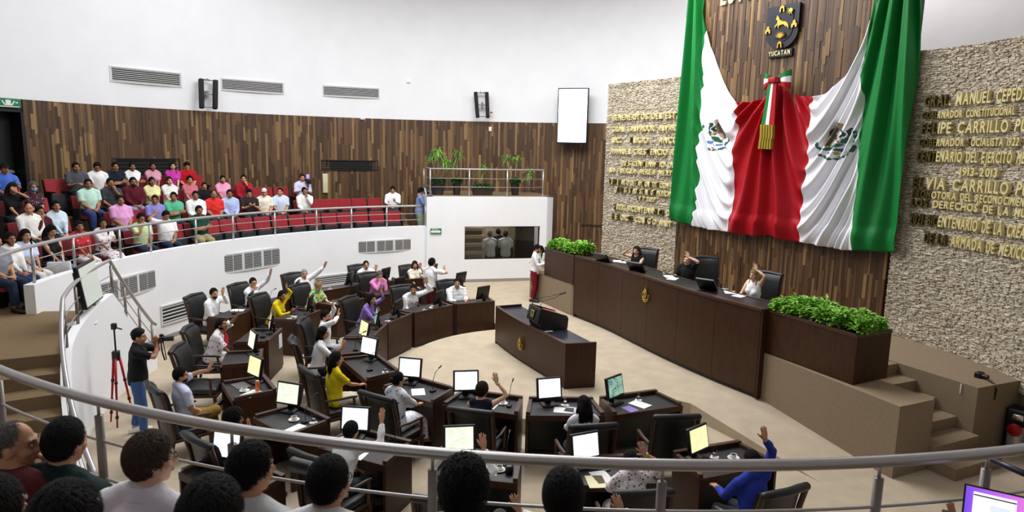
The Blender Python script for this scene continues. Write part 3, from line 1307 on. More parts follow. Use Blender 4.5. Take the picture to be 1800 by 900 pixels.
ROWSR = [('GRAL. MANUEL CEPEDA', 17, (142, 291), (470, 264), 37, 'first brass row on right stone wall, beginning GRAL. MANUEL', (0, 1, 2, 3)),
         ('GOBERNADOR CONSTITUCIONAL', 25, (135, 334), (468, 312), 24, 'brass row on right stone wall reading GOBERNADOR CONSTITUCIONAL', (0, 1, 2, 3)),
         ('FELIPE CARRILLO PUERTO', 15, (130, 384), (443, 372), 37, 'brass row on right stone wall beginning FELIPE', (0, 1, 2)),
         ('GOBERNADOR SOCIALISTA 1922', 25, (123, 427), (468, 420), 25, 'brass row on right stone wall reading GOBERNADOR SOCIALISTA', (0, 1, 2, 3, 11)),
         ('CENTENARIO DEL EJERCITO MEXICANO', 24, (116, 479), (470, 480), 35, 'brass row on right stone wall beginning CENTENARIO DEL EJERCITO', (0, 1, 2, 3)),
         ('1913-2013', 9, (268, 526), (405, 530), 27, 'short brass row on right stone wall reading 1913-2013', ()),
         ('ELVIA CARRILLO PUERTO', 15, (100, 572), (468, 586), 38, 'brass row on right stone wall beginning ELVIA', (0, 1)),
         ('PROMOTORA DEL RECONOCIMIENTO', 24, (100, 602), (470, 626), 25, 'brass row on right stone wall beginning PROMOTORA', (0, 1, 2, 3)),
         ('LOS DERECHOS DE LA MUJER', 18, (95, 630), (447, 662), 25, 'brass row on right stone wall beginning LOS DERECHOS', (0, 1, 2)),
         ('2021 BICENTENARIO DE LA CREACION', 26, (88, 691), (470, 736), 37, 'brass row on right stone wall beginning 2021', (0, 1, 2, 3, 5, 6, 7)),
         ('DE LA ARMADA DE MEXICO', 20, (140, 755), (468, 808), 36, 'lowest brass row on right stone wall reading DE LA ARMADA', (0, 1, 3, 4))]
for r_ in ROWSL:
    letter_row('L', r_[0], r_[1], zl(*r_[2]), zl(*r_[3]), r_[4] / 2.57 * 0.80, r_[5], r_[6])
for r_ in ROWSR:
    letter_row('R', r_[0], r_[1], zr_(*r_[2]), zr_(*r_[3]), r_[4] / 1.958 * 0.80, r_[5], r_[6])

# lettering high on the wood panel (its lower part shows at the top of the photo)
u_, z_ = uz(1267, 9, 0.06)
t = thing('brass_inscription', 'large pale gold lettering on wood panel high above the flag', 'lettering', fw(u_, z_, 0.05))
x = 0
for ch in 'ESTADO DE':
    if ch != ' ':
        o = link('letter', glyph(ch)[0], t)
        M = FRM.copy()
        M.translation = fw(u_ - x, z_, 0.05)
        o.matrix_basis = Matrix.Translation(-fw(u_, z_, 0.05)) @ M @ Matrix.Diagonal((0.34, 0.42, 0.75, 1))
    x += adv(ch) * 0.38

# ---- crest shield with YUCATAN plate
(us, zs), (us2, zs2) = uz(1351, 20, 0.08), uz(1402, 85, 0.08)
uc = (us + us2) / 2
ztp, zbt = uz(1376, 10, 0.08)[1], uz(1370, 85, 0.08)[1]
SW, SH = abs(us - us2), ztp - zbt
t = thing('crest_shield', 'dark shield with gold deer, agave and towers on the wood panel', 'crest', fw(uc, (ztp + zbt) / 2, 0.05), RZF)
SHIELD = mat('gunmetal_blue', '23262E', 0.45, 0.4)


def sh_poly(k):
    P = [(-0.5 * k, 0.5 * k), (0.5 * k, 0.5 * k), (0.5 * k, -0.12 * k)]
    for a in range(1, 12):
        q = PI * a / 12
        P.append((0.5 * k * math.cos(q), -0.12 * k - 0.40 * k * math.sin(q)))
    P.append((-0.5 * k, -0.12 * k))
    return [(x * SW, z * SH) for x, z in P]


def flat(mb, poly, d0, d1, mi=0):
    """outline in wall x,z pushed out towards the hall"""
    q = MB()
    q.prism([(x, z) for x, z in poly], d0, d1, mi)
    mb.merge(q.xform(Matrix.Rotation(PI / 2, 4, 'X')))


mb = MB()
flat(mb, sh_poly(1.0)[::-1], 0, 0.07)
mb.obj('shield_plate', SHIELD, t)
mb = MB()
flat(mb, sh_poly(0.68)[::-1], 0.06, 0.085)
mb.obj('shield_field', mat('dark_blue_field', '191C25', 0.5, 0.3), t)
g = lambda pts, ox=0, oz=0, k=1: [((x * k + ox) * SW, (z * k + oz) * SH * 0.85) for x, z in pts]


def gold(name, polys):
    mb = MB()
    for P in polys:
        flat(mb, P, 0.06, 0.115)
    return mb.obj(name, GOLD, t)


deer = [(-0.13, 0.30), (-0.10, 0.25), (-0.08, 0.24), (-0.05, 0.16), (0.05, 0.10), (0.13, 0.09), (0.20, 0.03), (0.24, -0.05), (0.23, -0.13), (0.20, -0.06),
        (0.15, -0.02), (0.17, -0.08), (0.14, -0.04), (0.08, 0.02), (-0.03, 0.01), (-0.07, -0.02), (-0.06, -0.08), (-0.10, -0.03), (-0.09, 0.04), (-0.16, -0.02),
        (-0.18, -0.07), (-0.19, 0.0), (-0.12, 0.07), (-0.11, 0.15), (-0.17, 0.18), (-0.15, 0.22)]
gold('gold_deer', [g(deer, 0.0, 0.03)])
leafs = []
for a in range(-80, 81, 16):
    q = math.radians(a)
    L = 0.20
    leafs.append(g([(0.0, -0.33), (0.5 * L * math.sin(q) - 0.02 * math.cos(q), -0.33 + 0.5 * L * math.cos(q)), (L * math.sin(q), -0.33 + L * math.cos(q)),
                    (0.5 * L * math.sin(q) + 0.02 * math.cos(q), -0.33 + 0.5 * L * math.cos(q))]))
gold('gold_agave', leafs)
sun = [g([(0.27 + 0.06 * math.cos(2 * PI * k / 12), 0.40 + 0.06 * math.sin(2 * PI * k / 12)) for k in range(12)])]
for a in (150, 185, 220, 255, 290):
    q = math.radians(a)
    c, s_ = math.cos(q), math.sin(q)
    sun.append(g([(0.27 + 0.075 * c - 0.012 * s_, 0.40 + 0.075 * s_ + 0.012 * c), (0.27 + 0.13 * c, 0.40 + 0.13 * s_), (0.27 + 0.075 * c + 0.012 * s_, 0.40 + 0.075 * s_ - 0.012 * c)]))
gold('gold_sun', sun)
tower = [(-0.08, -0.10), (-0.03, -0.10), (-0.03, -0.04), (0.03, -0.04), (0.03, -0.10), (0.08, -0.10), (0.08, 0.0), (0.04, 0.02), (0.04, 0.07), (0.0, 0.11), (-0.04, 0.07), (-0.04, 0.02), (-0.08, 0.0)]
for ox, oz in ((-0.40, -0.05), (0.40, 0.02)):
    gold('gold_tower', [g(tower, ox, oz)])
arch = [(-0.08, -0.09), (-0.04, -0.09), (-0.035, 0.0), (0.0, 0.04), (0.035, 0.0), (0.04, -0.09), (0.08, -0.09), (0.06, 0.06), (0.0, 0.10), (-0.06, 0.06)]
for oz in (0.48, -0.50):
    gold('gold_arch', [g(arch, 0, oz, 0.95)])
(ua, za), (ub, zb) = uz(1352, 96, 0.08), uz(1392, 91, 0.08)
t = thing('crest_plate', 'dark plate with gold YUCATAN lettering under the crest shield', 'plaque', fw((ua + ub) / 2, (za + zb) / 2, 0.05), RZF)
Wp = abs(ua - ub) * 1.05
mb = MB()
mb.box((0, -0.02, 0), (Wp, 0.06, 0.16))
mb.obj('plate', SHIELD, t)
x = 0
tot = sum(adv(c) for c in 'YUCATAN')
for ch in 'YUCATAN':
    o = link('letter', glyph(ch)[0], t)
    o.matrix_basis = Matrix.Translation((-Wp * 0.46 + x * Wp * 0.92 / tot, -0.055, -0.045)) @ Matrix.Rotation(PI / 2, 4, 'X') @ Matrix.Diagonal((Wp * 0.86 / tot, 0.10, 0.3, 1))
    x += adv(ch)

# ---- the draped flag
FO = lambda x, y: uz(1180 + x / 1.957, y / 1.957, 0.16)


def curve(pts):
    q = [FO(*p) for p in pts]
    q.sort(key=lambda a: -a[1])
    us_, zs_ = np.array([a[0] for a in q]), np.array([a[1] for a in q])
    return us_, zs_


ZT = 9.6


def ext(pts, utop):
    us_, zs_ = curve(pts)
    return np.concatenate([[utop], us_]), np.concatenate([[ZT], zs_])


uE0, uE1 = uz(1206, 0, 0.16)[0], uz(1640, 0, 0.16)[0]
B = [ext([(75, 0), (52, 250), (30, 500), (10, 760)], FO(95, -200)[0]),           # left edge
     curve([(119, 105), (110, 180), (112, 260), (106, 330), (110, 400), (96, 560), (100, 640), (80, 775)]),      # green | white
     curve([(225, 350), (222, 390), (231, 430), (219, 500), (221, 600), (214, 690), (200, 797)]),                # white | red
     curve([(486, 333), (474, 390), (480, 440), (466, 520), (470, 600), (452, 720), (445, 830)]),                # red | white
     curve([(696, 72), (676, 160), (664, 262), (668, 330), (648, 480), (652, 600), (634, 720), (637, 860)]),     # white | green
     ext([(872, 0), (850, 250), (820, 550), (775, 868)], FO(878, -200)[0])]
TOPP = [(96, -200), (104, 0), (119, 105), (130, 160), (150, 225), (172, 280), (190, 315), (208, 338), (225, 351), (260, 352), (290, 346), (320, 328), (345, 300), (365, 285),
        (385, 305), (405, 318), (440, 330), (486, 333), (520, 322), (560, 295), (590, 262), (620, 222), (655, 160), (680, 105), (696, 68), (708, 20), (716, -10), (742, -200)]
BOTP = [(10, 758), (45, 770), (80, 777), (140, 790), (200, 797), (240, 803), (290, 812), (340, 808), (400, 826), (445, 832), (500, 842), (560, 852), (600, 860), (637, 860), (690, 862), (740, 868), (775, 868)]
tp = [FO(*p) for p in TOPP]
bp_ = [FO(*p) for p in BOTP]
tu, tz = np.array([p[0] for p in tp])[::-1], np.array([p[1] for p in tp])[::-1]
bu_, bz = np.array([p[0] for p in bp_])[::-1], np.array([p[1] for p in bp_])[::-1]
UBOW, ZBOW = FO(365, 292)


def topz(u):
    return np.interp(u, tu, tz)


def botz(u):
    return np.interp(u, bu_, bz)


ULT, URT = FO(85, -150)[0], FO(800, -150)[0]
UM = UBOW


def disp(u, z):
    """how far the cloth stands off the wall: swags between corner and bow, pleats in the stripes"""
    u, z = np.asarray(u, float), np.asarray(z, float)
    dl_ = np.clip(topz(u) - z, 0, None)
    left = u > UM
    uw = np.where(left, FO(225, 350)[0], FO(486, 333)[0])       # inner end of the white swag
    ug = np.where(left, FO(110, 260)[0], FO(664, 262)[0])       # white | green
    hw = np.abs(ug - uw)
    q = np.clip(np.abs(u - uw) / hw, 0, 2)
    qi = np.clip((np.abs(u - UM)) / np.abs(uw - UM), 0, 1)      # 0 at bow, 1 at the white edge
    # white: swags, following lines that rise to the upper corner
    sag = z - 1.9 * np.where(q < 1, q ** 1.7, 1 + 2.2 * (q - 1)) - 0.10 * np.sin(q * PI)
    ph = sag * 15.0 + 0.8 * np.sin(sag * 4.1) + 0.5 * np.sin(3 * q)
    white = 0.085 * (0.5 + 0.5 * np.sin(ph)) ** 1.5 + 0.04 * np.sin(sag * 6.3 + 1.0)
    # red: folds run out from the bow
    ang = np.arctan2(u - UM, np.clip(ZBOW + 0.35 - z, 0.05, None))
    red = 0.15 * (0.5 + 0.5 * np.sin(ang * 30 + 1.5 * np.sin(ang * 7) + 0.6 * np.sin(z * 2.2))) ** 1.3 * np.clip((ZBOW - z) * 1.2 + 0.25, 0.1, 1.0) + 0.04 * np.cos(ang * 6)
    # green: hanging pleats drawn towards the upper corner
    uc_ = np.where(left, ULT, URT)
    ga = (u - uc_) / np.clip(10.3 - z, 0.8, None) * 5.6
    green = 0.13 * (0.5 + 0.5 * np.sin(ga * 9.5 + 0.7 * np.sin(z * 0.9 + ga * 3))) ** 1.2 + 0.03 * np.sin(ga * 21 + z)
    wr_ = 1 / (1 + np.exp((np.abs(u - UM) - np.abs(uw - UM)) / 0.07))
    wg = 1 / (1 + np.exp(-(np.abs(u - uw) * np.sign(np.abs(u - UM) - np.abs(uw - UM)) - hw) / 0.06))
    w_ = np.clip(1 - wr_ - wg, 0, 1)
    d = red * wr_ + green * wg + white * w_
    hem = np.clip((z - botz(u)) / 0.35, 0, 1)
    return 0.08 + d * 1.5 * (0.7 + 0.3 * hem) + 0.08 * (1 - np.exp(-dl_ * 1.2)) + 0.07 * np.sin(np.clip((z - botz(u)) / 0.5, 0, 1) * PI) * 0.6


def cloth_patch(bl, br, nu, nv):
    zt_l, zt_r = None, None
    ub0 = np.interp(-bl[1], -bl[1], bl[0])
    rows = []
    V, F = [], []
    for j in range(nv + 1):
        v = j / nv
        for i in range(nu + 1):
            s_ = i / nu
            zl0 = bl[1][0] + (bl[1][-1] - bl[1][0]) * v
            zr0 = br[1][0] + (br[1][-1] - br[1][0]) * v
            ul = np.interp(-zl0, -bl[1], bl[0])
            ur = np.interp(-zr0, -br[1], br[0])
            u = ul + (ur - ul) * s_
            # real top and bottom at this u
            utop = bl[0][0] + (br[0][0] - bl[0][0]) * s_
            ubot = bl[0][-1] + (br[0][-1] - bl[0][-1]) * s_
            zt_ = float(topz(utop))
            zb_ = float(botz(ubot))
            if s_ == 0:
                zt_, zb_ = bl[1][0], bl[1][-1]
            if s_ == 1:
                zt_, zb_ = br[1][0], br[1][-1]
            z = zt_ + (zb_ - zt_) * v
            V.append((u, z))
    for j in range(nv):
        for i in range(nu):
            a = j * (nu + 1) + i
            F.append((a, a + 1, a + nu + 2, a + nu + 1))
    A = np.array(V)
    D = disp(A[:, 0], A[:, 1])
    return [tuple(fw(u, z, d)) for (u, z), d in zip(V, D)], F, A


FORG = fw(UBOW, 2.7, 0.1)
CLO = dict(rough=0.5, sheen=0.0, spec=0.3, bump=0.05, bscale=400)
FG = mat('flag_green_satin', '127A36', **CLO)
FWm = mat('flag_white_satin', 'EDEDF2', **CLO)
FR = mat('flag_red_satin', 'A80A1A', **CLO)


# emblem print: coloured outlines in stripe coordinates, painted cell by cell on the woven cloth
def emblem_polys(mirror):
    if mirror:
        wing = [(-0.02, 0.50), (0.07, 0.48), (0.24, 0.28), (0.36, 0.05), (0.38, -0.14), (0.30, -0.16), (0.20, -0.02), (0.10, 0.0), (0.02, 0.10), (-0.04, 0.30)]
        streak = [(0.12, 0.0), (0.26, -0.12), (0.34, -0.2), (0.30, -0.08), (0.2, 0.04)]
        neck = [(-0.10, 0.44), (-0.02, 0.50), (0.0, 0.36), (-0.02, 0.16), (-0.10, 0.12), (-0.16, 0.24)]
    else:
        wing = [(-0.34, -0.12), (-0.28, 0.08), (-0.22, 0.28), (-0.08, 0.44), (0.06, 0.50), (0.12, 0.47), (0.10, 0.34), (0.02, 0.20), (0.03, 0.08), (-0.06, 0.0), (-0.16, -0.16)]
        streak = [(-0.36, -0.16), (-0.16, 0.10), (-0.06, 0.14), (-0.18, -0.02)]
        neck = [(0.04, 0.42), (0.12, 0.50), (0.18, 0.44), (0.14, 0.34), (0.08, 0.30)]
    sg = -1 if mirror else 1
    out = [(1, wing), (2, streak), (2, neck)]
    for Q in ([(0.10, 0.30), (0.20, 0.27), (0.24, 0.18), (0.16, 0.12), (0.08, 0.06), (0.10, -0.02)], [(0.36, 0.36), (0.30, 0.28), (0.30, 0.18), (0.26, 0.08), (0.18, 0.02)]):
        for a, b in zip(Q[:-1], Q[1:]):
            dx, dz = b[0] - a[0], b[1] - a[1]
            L = math.hypot(dx, dz)
            nx, nz = -dz / L * 0.026, dx / L * 0.026
            e = 0.012
            P = [(a[0] + nx, a[1] + nz), (b[0] + nx, b[1] + nz), (b[0] + dx / L * e, b[1] + dz / L * e), (b[0] - nx, b[1] - nz), (a[0] - nx, a[1] - nz)]
            out.append((4, [(sg * x * (0.75 if mirror else 1), z) for x, z in P]))

    def leaf(cx_, cz, a, L, w_):
        c, s_ = math.cos(a), math.sin(a)
        P = [(-L, 0), (-L * .4, w_), (L * .4, w_), (L, 0), (L * .4, -w_), (-L * .4, -w_)]
        return [(sg * (cx_ + x * c - y * s_), cz + x * s_ + y * c) for x, y in P]
    for L_ in (leaf(-0.16, -0.22, 0.1, 0.13, 0.05), leaf(0.06, -0.12, 0.25, 0.14, 0.05), leaf(0.24, 0.02, 0.7, 0.14, 0.05), leaf(0.10, -0.24, -0.2, 0.1, 0.04), leaf(-0.05, -0.2, 0.4, 0.08, 0.04)):
        out.append((3, L_))
    for wk in range(13):
        a = math.radians(178 + wk * 16)
        out.append((3, leaf(0.50 * math.cos(a), -0.10 + 0.40 * math.sin(a), a + PI / 2 + (0.3 if wk % 2 else -0.3), 0.078, 0.036)))
    out += [(3, leaf(0.50, 0.12, 1.4, 0.08, 0.04)), (3, leaf(0.49, 0.24, 1.3, 0.06, 0.03))]
    for L_ in (leaf(0.04, -0.33, 1.5, 0.06, 0.04), leaf(0.04, 0.05, 0.1, 0.10, 0.03), leaf(-0.14, -0.14, 0.2, 0.08, 0.02)):
        out.append((5, L_))
    for L_ in (leaf(0.20, -0.26, 0.4, 0.10, 0.05), leaf(-0.14, -0.34, -0.2, 0.07, 0.03)):
        out.append((6, L_))
    for L_ in (leaf(0.28, 0.12, 0, 0.03, 0.03), leaf(-0.30, -0.2, 0, 0.03, 0.03), leaf(0.08, -0.44, 0, 0.05, 0.025), leaf(0.12, -0.02, 0, 0.03, 0.03)):
        out.append((7, L_))
    return out


def inside(P, x, y):
    r = np.zeros(x.shape, bool)
    n = len(P)
    for i in range(n):
        (x0, y0), (x1, y1) = P[i], P[(i + 1) % n]
        if y0 == y1:
            continue
        r ^= ((y0 > y) != (y1 > y)) & (x < (x1 - x0) * (y - y0) / (y1 - y0) + x0)
    return r


EMB = [FWm, mat('emblem_brown', '4A3A2A', .6), mat('emblem_tan', '9B876A', .6), mat('emblem_green', '1F5B45', .6), mat('emblem_dark_green', '153A2E', .6),
       mat('emblem_gold', 'B8982E', .6), mat('emblem_blue', '5B7BC0', .6), mat('emblem_red', 'A0574A', .6)]
t = thing('draped_flag', 'huge green white and red flag draped in swags on wood panel', 'flag', FORG)
for nm, i, m_, nu, nv in (('green_stripe', 0, FG, 60, 120), ('white_stripe', 1, EMB, 110, 230), ('red_stripe', 2, FR, 150, 130), ('white_stripe', 3, EMB, 130, 240), ('green_stripe', 4, FG, 90, 130)):
    V, F, A = cloth_patch(B[i], B[i + 1], nu, nv)
    mb = MB()
    mb.add([Vector(p) - FORG for p in V], F)
    if i in (1, 3):
        cx, cy, hp, sq = ((1259, 236, 56, 0.95), (1469, 248, 64, 1.12))[i == 3]
        ue, ze = uz(cx, cy, 0.2)
        k_ = abs(uz(cx, cy - hp / 2, 0.2)[1] - uz(cx, cy + hp / 2, 0.2)[1])
        ce = A[np.array(F)].mean(1)
        xx, yy = (ue - ce[:, 0]) / (k_ * sq), (ce[:, 1] - ze) / k_
        idx = np.zeros(len(F), int)
        for mi, P in emblem_polys(i == 1):
            idx[inside(P, xx, yy)] = mi
        mb.m = idx.tolist()
    o = mb.obj(nm, m_, t, smooth=True)
    sm = o.modifiers.new('thick', 'SOLIDIFY')
    sm.thickness = 0.008
    sm.offset = -1

# bow and ribbon tails in the middle
dB = 0.30
t2 = thing('ribbon_bow', 'tricolour ribbon bow with gold fringed tails at centre of flag', 'ribbon', fw(UBOW, ZBOW, 0.16), RZF)


def loc(x, y):
    u, z = uz(1230 + x / 5.625, 120 + y / 5.625, dB)
    return (UBOW - u, z - ZBOW)


def ribbon(name, P, m_, d0=0.26, d1=0.29):
    mb = MB()
    flat(mb, P, d0, d1)
    return mb.obj(name, m_, t2)


def bow_loop(name, inner, outer, m_):
    """one coloured band of a bow loop, bulging outwards"""
    mb = MB()
    R = []
    for k in range(9):
        s_ = k / 8
        a = Vector((*loc(*inner[0]), 0)).lerp(Vector((*loc(*outer[0]), 0)), s_)
        b = Vector((*loc(*inner[1]), 0)).lerp(Vector((*loc(*outer[1]), 0)), s_)
        bul = 0.14 + 0.12 * math.sin(s_ * PI * 0.9)
        R.append([(a.x, -bul, a.y), (b.x, -bul, b.y), (b.x, -bul + 0.05, b.y), (a.x, -bul + 0.05, a.y)])
    mb.rings(R)
    return mb.obj(name, m_, t2)


bow_loop('green_band', [(752, 98), (752, 110)], [(660, 38), (648, 104)], FG)
bow_loop('white_band', [(752, 110), (740, 130)], [(646, 104), (642, 164)], FWm)
bow_loop('red_band', [(740, 130), (735, 148)], [(642, 164), (650, 212)], FR)
bow_loop('green_band', [(790, 100), (795, 112)], [(908, 10), (908, 72)], FG)
bow_loop('white_band', [(795, 112), (800, 134)], [(908, 74), (902, 138)], FWm)
bow_loop('red_band', [(800, 134), (800, 150)], [(902, 138), (895, 206)], FR)
ribbon('green_tail', [loc(725, 140), loc(750, 140), loc(690, 562), loc(650, 556)], FG)
ribbon('white_tail', [loc(748, 140), loc(770, 140), loc(725, 565), loc(688, 562)], FWm)
ribbon('red_tail', [loc(768, 140), loc(800, 150), loc(776, 566), loc(724, 566)], FR)
mb = MB()
a, b = loc(726, 96), loc(796, 150)
mb.rbox(((a[0] + b[0]) / 2, -0.22, (a[1] + b[1]) / 2), (abs(b[0] - a[0]), 0.22, abs(b[1] - a[1])), 0.03)
mb.obj('bow_knot', FR, t2, auto=40)
FRN = mat('gold_fringe', 'A8922E', 0.5, 0.35, bump=0.5, bscale=40, stretch=(6, 6, 0.4))
for P in ([(645, 558), (772, 564), (768, 700), (638, 692)], [(636, 694), (757, 700), (752, 802), (622, 798)]):
    mb = MB()
    n = 10
    for k in range(n):
        f0, f1 = k / n, (k + 1) / n
        q = [Vector((*loc(*P[0]), 0)).lerp(Vector((*loc(*P[1]), 0)), f) for f in (f0, f1)] + [Vector((*loc(*P[3]), 0)).lerp(Vector((*loc(*P[2]), 0)), f) for f in (f1, f0)]
        flat(mb, [(p.x, p.y) for p in q], 0.24, 0.31 + (0.02 if k % 2 else 0))
    mb.obj('gold_fringe', FRN, t2)

# ================================================================== PLATFORM, DAIS, PODIUM
ZP = 1.1
AX = Vector((-0.427, 0.904, 0))       # along the dais, away from the camera
PX_ = Vector((0.904, 0.427, 0))       # towards the flag wall
K0 = Vector((5.60, 9.16, 0))          # near corner of the platform


def pk_(a, b):
    return K0 + AX * a + PX_ * b


FACE = mat('platform_carpet', '92816B', 0.95, var=0.08, vscale=30, bump=0.3, bscale=260, spec=0.1)
DB = [Vector(p) for p in ((1.67, 17.45, 0), (2.34, 16.22, 0), (2.80, 15.05, 0), (3.17, 14.1, 0), (3.82, 12.7, 0), (4.46, 11.62, 0))]
mb = MB()
back = [fw(0.05, 0, -0.05), fw(6.0, 0, -0.05), fw(9.0, 0, -0.05)]
pl = [pk_(0, 0), pk_(0, 0.78)] + [pk_(1.75, 0.80), pk_(1.75, 2.4)] + [Vector((7.7, 13.2, 0))] + [fw(8.2, 0, -0.05), Vector((1.95, 18.6, 0)), Vector((0.97, 19.98, 0)), Vector((0.55, 19.78, 0)), Vector((1.60, 17.62, 0))]
pl += [p + PX_ * 0.12 for p in DB]
mb.prism([(p.x, p.y) for p in pl], 0, ZP)
struct(mb.obj('floor_platform', FACE))
# block against the stone wall
mb = MB()
pl = [pk_(0.05, 1.91), Vector((8.36, 10.47, 0)), Vector((8.31, 11.3, 0)), Vector((8.2, 12.1, 0)), Vector((7.9, 12.8, 0)), Vector((7.62, 13.3, 0)), Vector((6.4, 12.3, 0)), pk_(2.6, 1.91)]
mb.prism([(p.x, p.y) for p in pl], 0, ZP + 0.006)
struct(mb.obj('floor_side_platform', FACE))
t = thing('platform_steps', 'carpeted steps between the two beige platform blocks at right', 'stair', pk_(0.4, 1.35))
inv = Matrix.Translation(-pk_(0.4, 1.35))
for k in range(6):
    mb = MB()
    a0 = -0.42 + 0.36 * k
    q = [pk_(a0, 0.79), pk_(a0, 1.90), pk_(2.3, 1.90), pk_(2.3, 0.79)]
    mb.prism([(p.x, p.y) for p in q], 0 if k == 0 else 0.183 * k, 0.183 * (k + 1))
    mb.xform(inv)
    mb.obj('step', FACE, t)


def offset(P, d):
    """shift an open polyline sideways (towards PX_)"""
    out = []
    for i in range(len(P)):
        a, b = P[max(i - 1, 0)], P[min(i + 1, len(P) - 1)]
        tg = (b - a).normalized()
        n = Vector((-tg.y, tg.x, 0))
        out.append(P[i] + n * d)
    return out


def densify(P, n):
    out = []
    for a, b in zip(P[:-1], P[1:]):
        for k in range(n):
            out.append(a.lerp(b, k / n))
    return out + [P[-1]]


def smooth_poly(P, it=2):
    for _ in range(it):
        Q = [P[0]]
        for a, b in zip(P[:-1], P[1:]):
            Q += [a.lerp(b, 0.25), a.lerp(b, 0.75)]
        P = Q + [P[-1]]
    return P


def wall_strip(P, d0, d1, z0, z1):
    a, b = offset(P, d0), offset(P, d1)
    mb = MB()
    mb.rings([[(p.x, p.y, z0), (q.x, q.y, z0), (q.x, q.y, z1), (p.x, p.y, z1)] for p, q in zip(a, b)])
    return mb


DBS = smooth_poly(DB, 2)
ZD1 = 1.92
DO = DBS[len(DBS) // 2].copy()
t = thing('dais_counter', 'long dark wood presiding counter with gold eagle crest', 'counter', (DO.x, DO.y, ZC))
inv = Matrix.Translation((-DO.x, -DO.y, -ZC))
npan = 6
LN = [0]
for a, b in zip(DBS[:-1], DBS[1:]):
    LN.append(LN[-1] + (b - a).length)


def along(P, L, s):
    s = min(max(s, 0), L[-1])
    for i in range(1, len(L)):
        if s <= L[i] + 1e-9:
            break
    k = (s - L[i - 1]) / max(L[i] - L[i - 1], 1e-9)
    return P[i - 1].lerp(P[i], k)


for k in range(npan):
    s0, s1 = LN[-1] * k / npan + 0.004, LN[-1] * (k + 1) / npan - 0.004
    Q = [along(DBS, LN, s0 + (s1 - s0) * j / 5) for j in range(6)]
    mb = wall_strip(Q, 0, 0.06, ZC + 0.09, ZD1 - 0.05)
    mb.xform(inv)
    mb.obj('front_panel', DWOOD, t)
for nm, d0, d1, z0, z1, m_ in (('plinth', 0.05, 0.12, ZC, ZC + 0.1, BLACKP), ('top_rim', -0.02, 0.10, ZD1 - 0.05, ZD1, RIMWOOD), ('worktop', 0.08, 0.78, ZD1 - 0.10, ZD1 - 0.045, LEATHERP),
                               ('back_rim', 0.76, 0.82, ZD1 - 0.12, ZD1 - 0.03, RIMWOOD), ('inner_panel', 0.08, 0.12, ZP, ZD1 - 0.1, DWOOD)):
    mb = wall_strip(DBS, d0, d1, z0, z1)
    mb.xform(inv)
    mb.obj(nm, m_, t)
for e, i in ((0, 0), (-1, -1)):
    p, q = offset(DBS, 0.0)[i], offset(DBS, 0.80)[i]
    mb = MB()
    d = (q - p).normalized()
    n = Vector((-d.y, d.x, 0)) * 0.03
    mb.prism([((p - n).x, (p - n).y), ((q - n).x, (q - n).y), ((q + n).x, (q + n).y), ((p + n).x, (p + n).y)], ZC + 0.02, ZD1 - 0.005)
    mb.xform(inv)
    mb.obj('end_panel', DWOOD, t)


def eagle_badge(name, parent, c, rz, w_, h_, m_=GOLD):
    """pierced oval badge in relief: leaf wreath below, eagle with raised wing, tail and head inside"""
    mb = MB()

    def lobe(x, z, rx, rz_, ang, d=0.02):
        M = Matrix.Rotation(-ang, 3, 'Y')
        mb.ell((x * w_, -d, z * h_), (rx * w_, 0.018, rz_ * h_), 8, 6, M=M)
    for k in range(15):
        a = math.radians(180 + k * 12.9)
        lobe(0.44 * math.cos(a), -0.06 + 0.42 * math.sin(a), 0.045, 0.062, a, 0.012)
    lobe(-0.02, -0.02, 0.11, 0.20, 0.25, 0.03)
    lobe(0.10, 0.24, 0.085, 0.10, 0.3, 0.035)
    lobe(0.20, 0.20, 0.07, 0.025, -0.5, 0.035)
    for k in range(6):
        lobe(-0.06 - 0.052 * k, 0.30 - 0.052 * k, 0.042, 0.19 - 0.012 * k, -0.30 - 0.10 * k, 0.024)
    for k in range(3):
        lobe(-0.18 + 0.06 * k, -0.22, 0.035, 0.11, 0.35 - 0.2 * k, 0.024)
    for k in range(4):
        lobe(0.20 + 0.03 * math.sin(k * 1.7), 0.12 - 0.09 * k, 0.05, 0.04, 0.4 * k, 0.03)
    for k in range(3):
        lobe(-0.16 + 0.16 * k, -0.33, 0.10, 0.04, 0.2 * (k - 1), 0.02)
    o = mb.obj(name, m_, parent, smooth=True)
    o.location, o.rotation_euler = c, (0, 0, rz)
    return o


def face_frame(px, py, P, L, z_hint):
    """closest point of an upright curved front to a photo ray"""
    best = None
    d = ray(px, py)
    for k in range(300):
        s = L[-1] * k / 299
        p = along(P, L, s)
        c = abs(d.x * p.y - d.y * p.x)
        if best is None or c < best[0]:
            best = (c, s, p)
    s, p = best[1], best[2]
    tg = (along(P, L, s + 0.05) - along(P, L, s - 0.05)).normalized()
    tt = math.hypot(p.x, p.y) / math.hypot(d.x, d.y)
    z = CAMH + d.z * tt
    n = Vector((tg.y, -tg.x, 0))
    return Vector((p.x, p.y, z)), math.atan2(-n.y, -n.x) - PI / 2, n


c, rz, n = face_frame(1137, 517, DBS, LN, 1.5)
mb = MB()
o = eagle_badge('gold_eagle_crest', t, c + n * 0.02 - Vector((DO.x, DO.y, ZC)), rz, 0.27, 0.36)

# planters at both ends of the dais
PLQ = [pk_(2.62, 0.03), pk_(0.92, 0.0), pk_(0.92 + 0.02, 0.62), pk_(2.62, 0.65)]


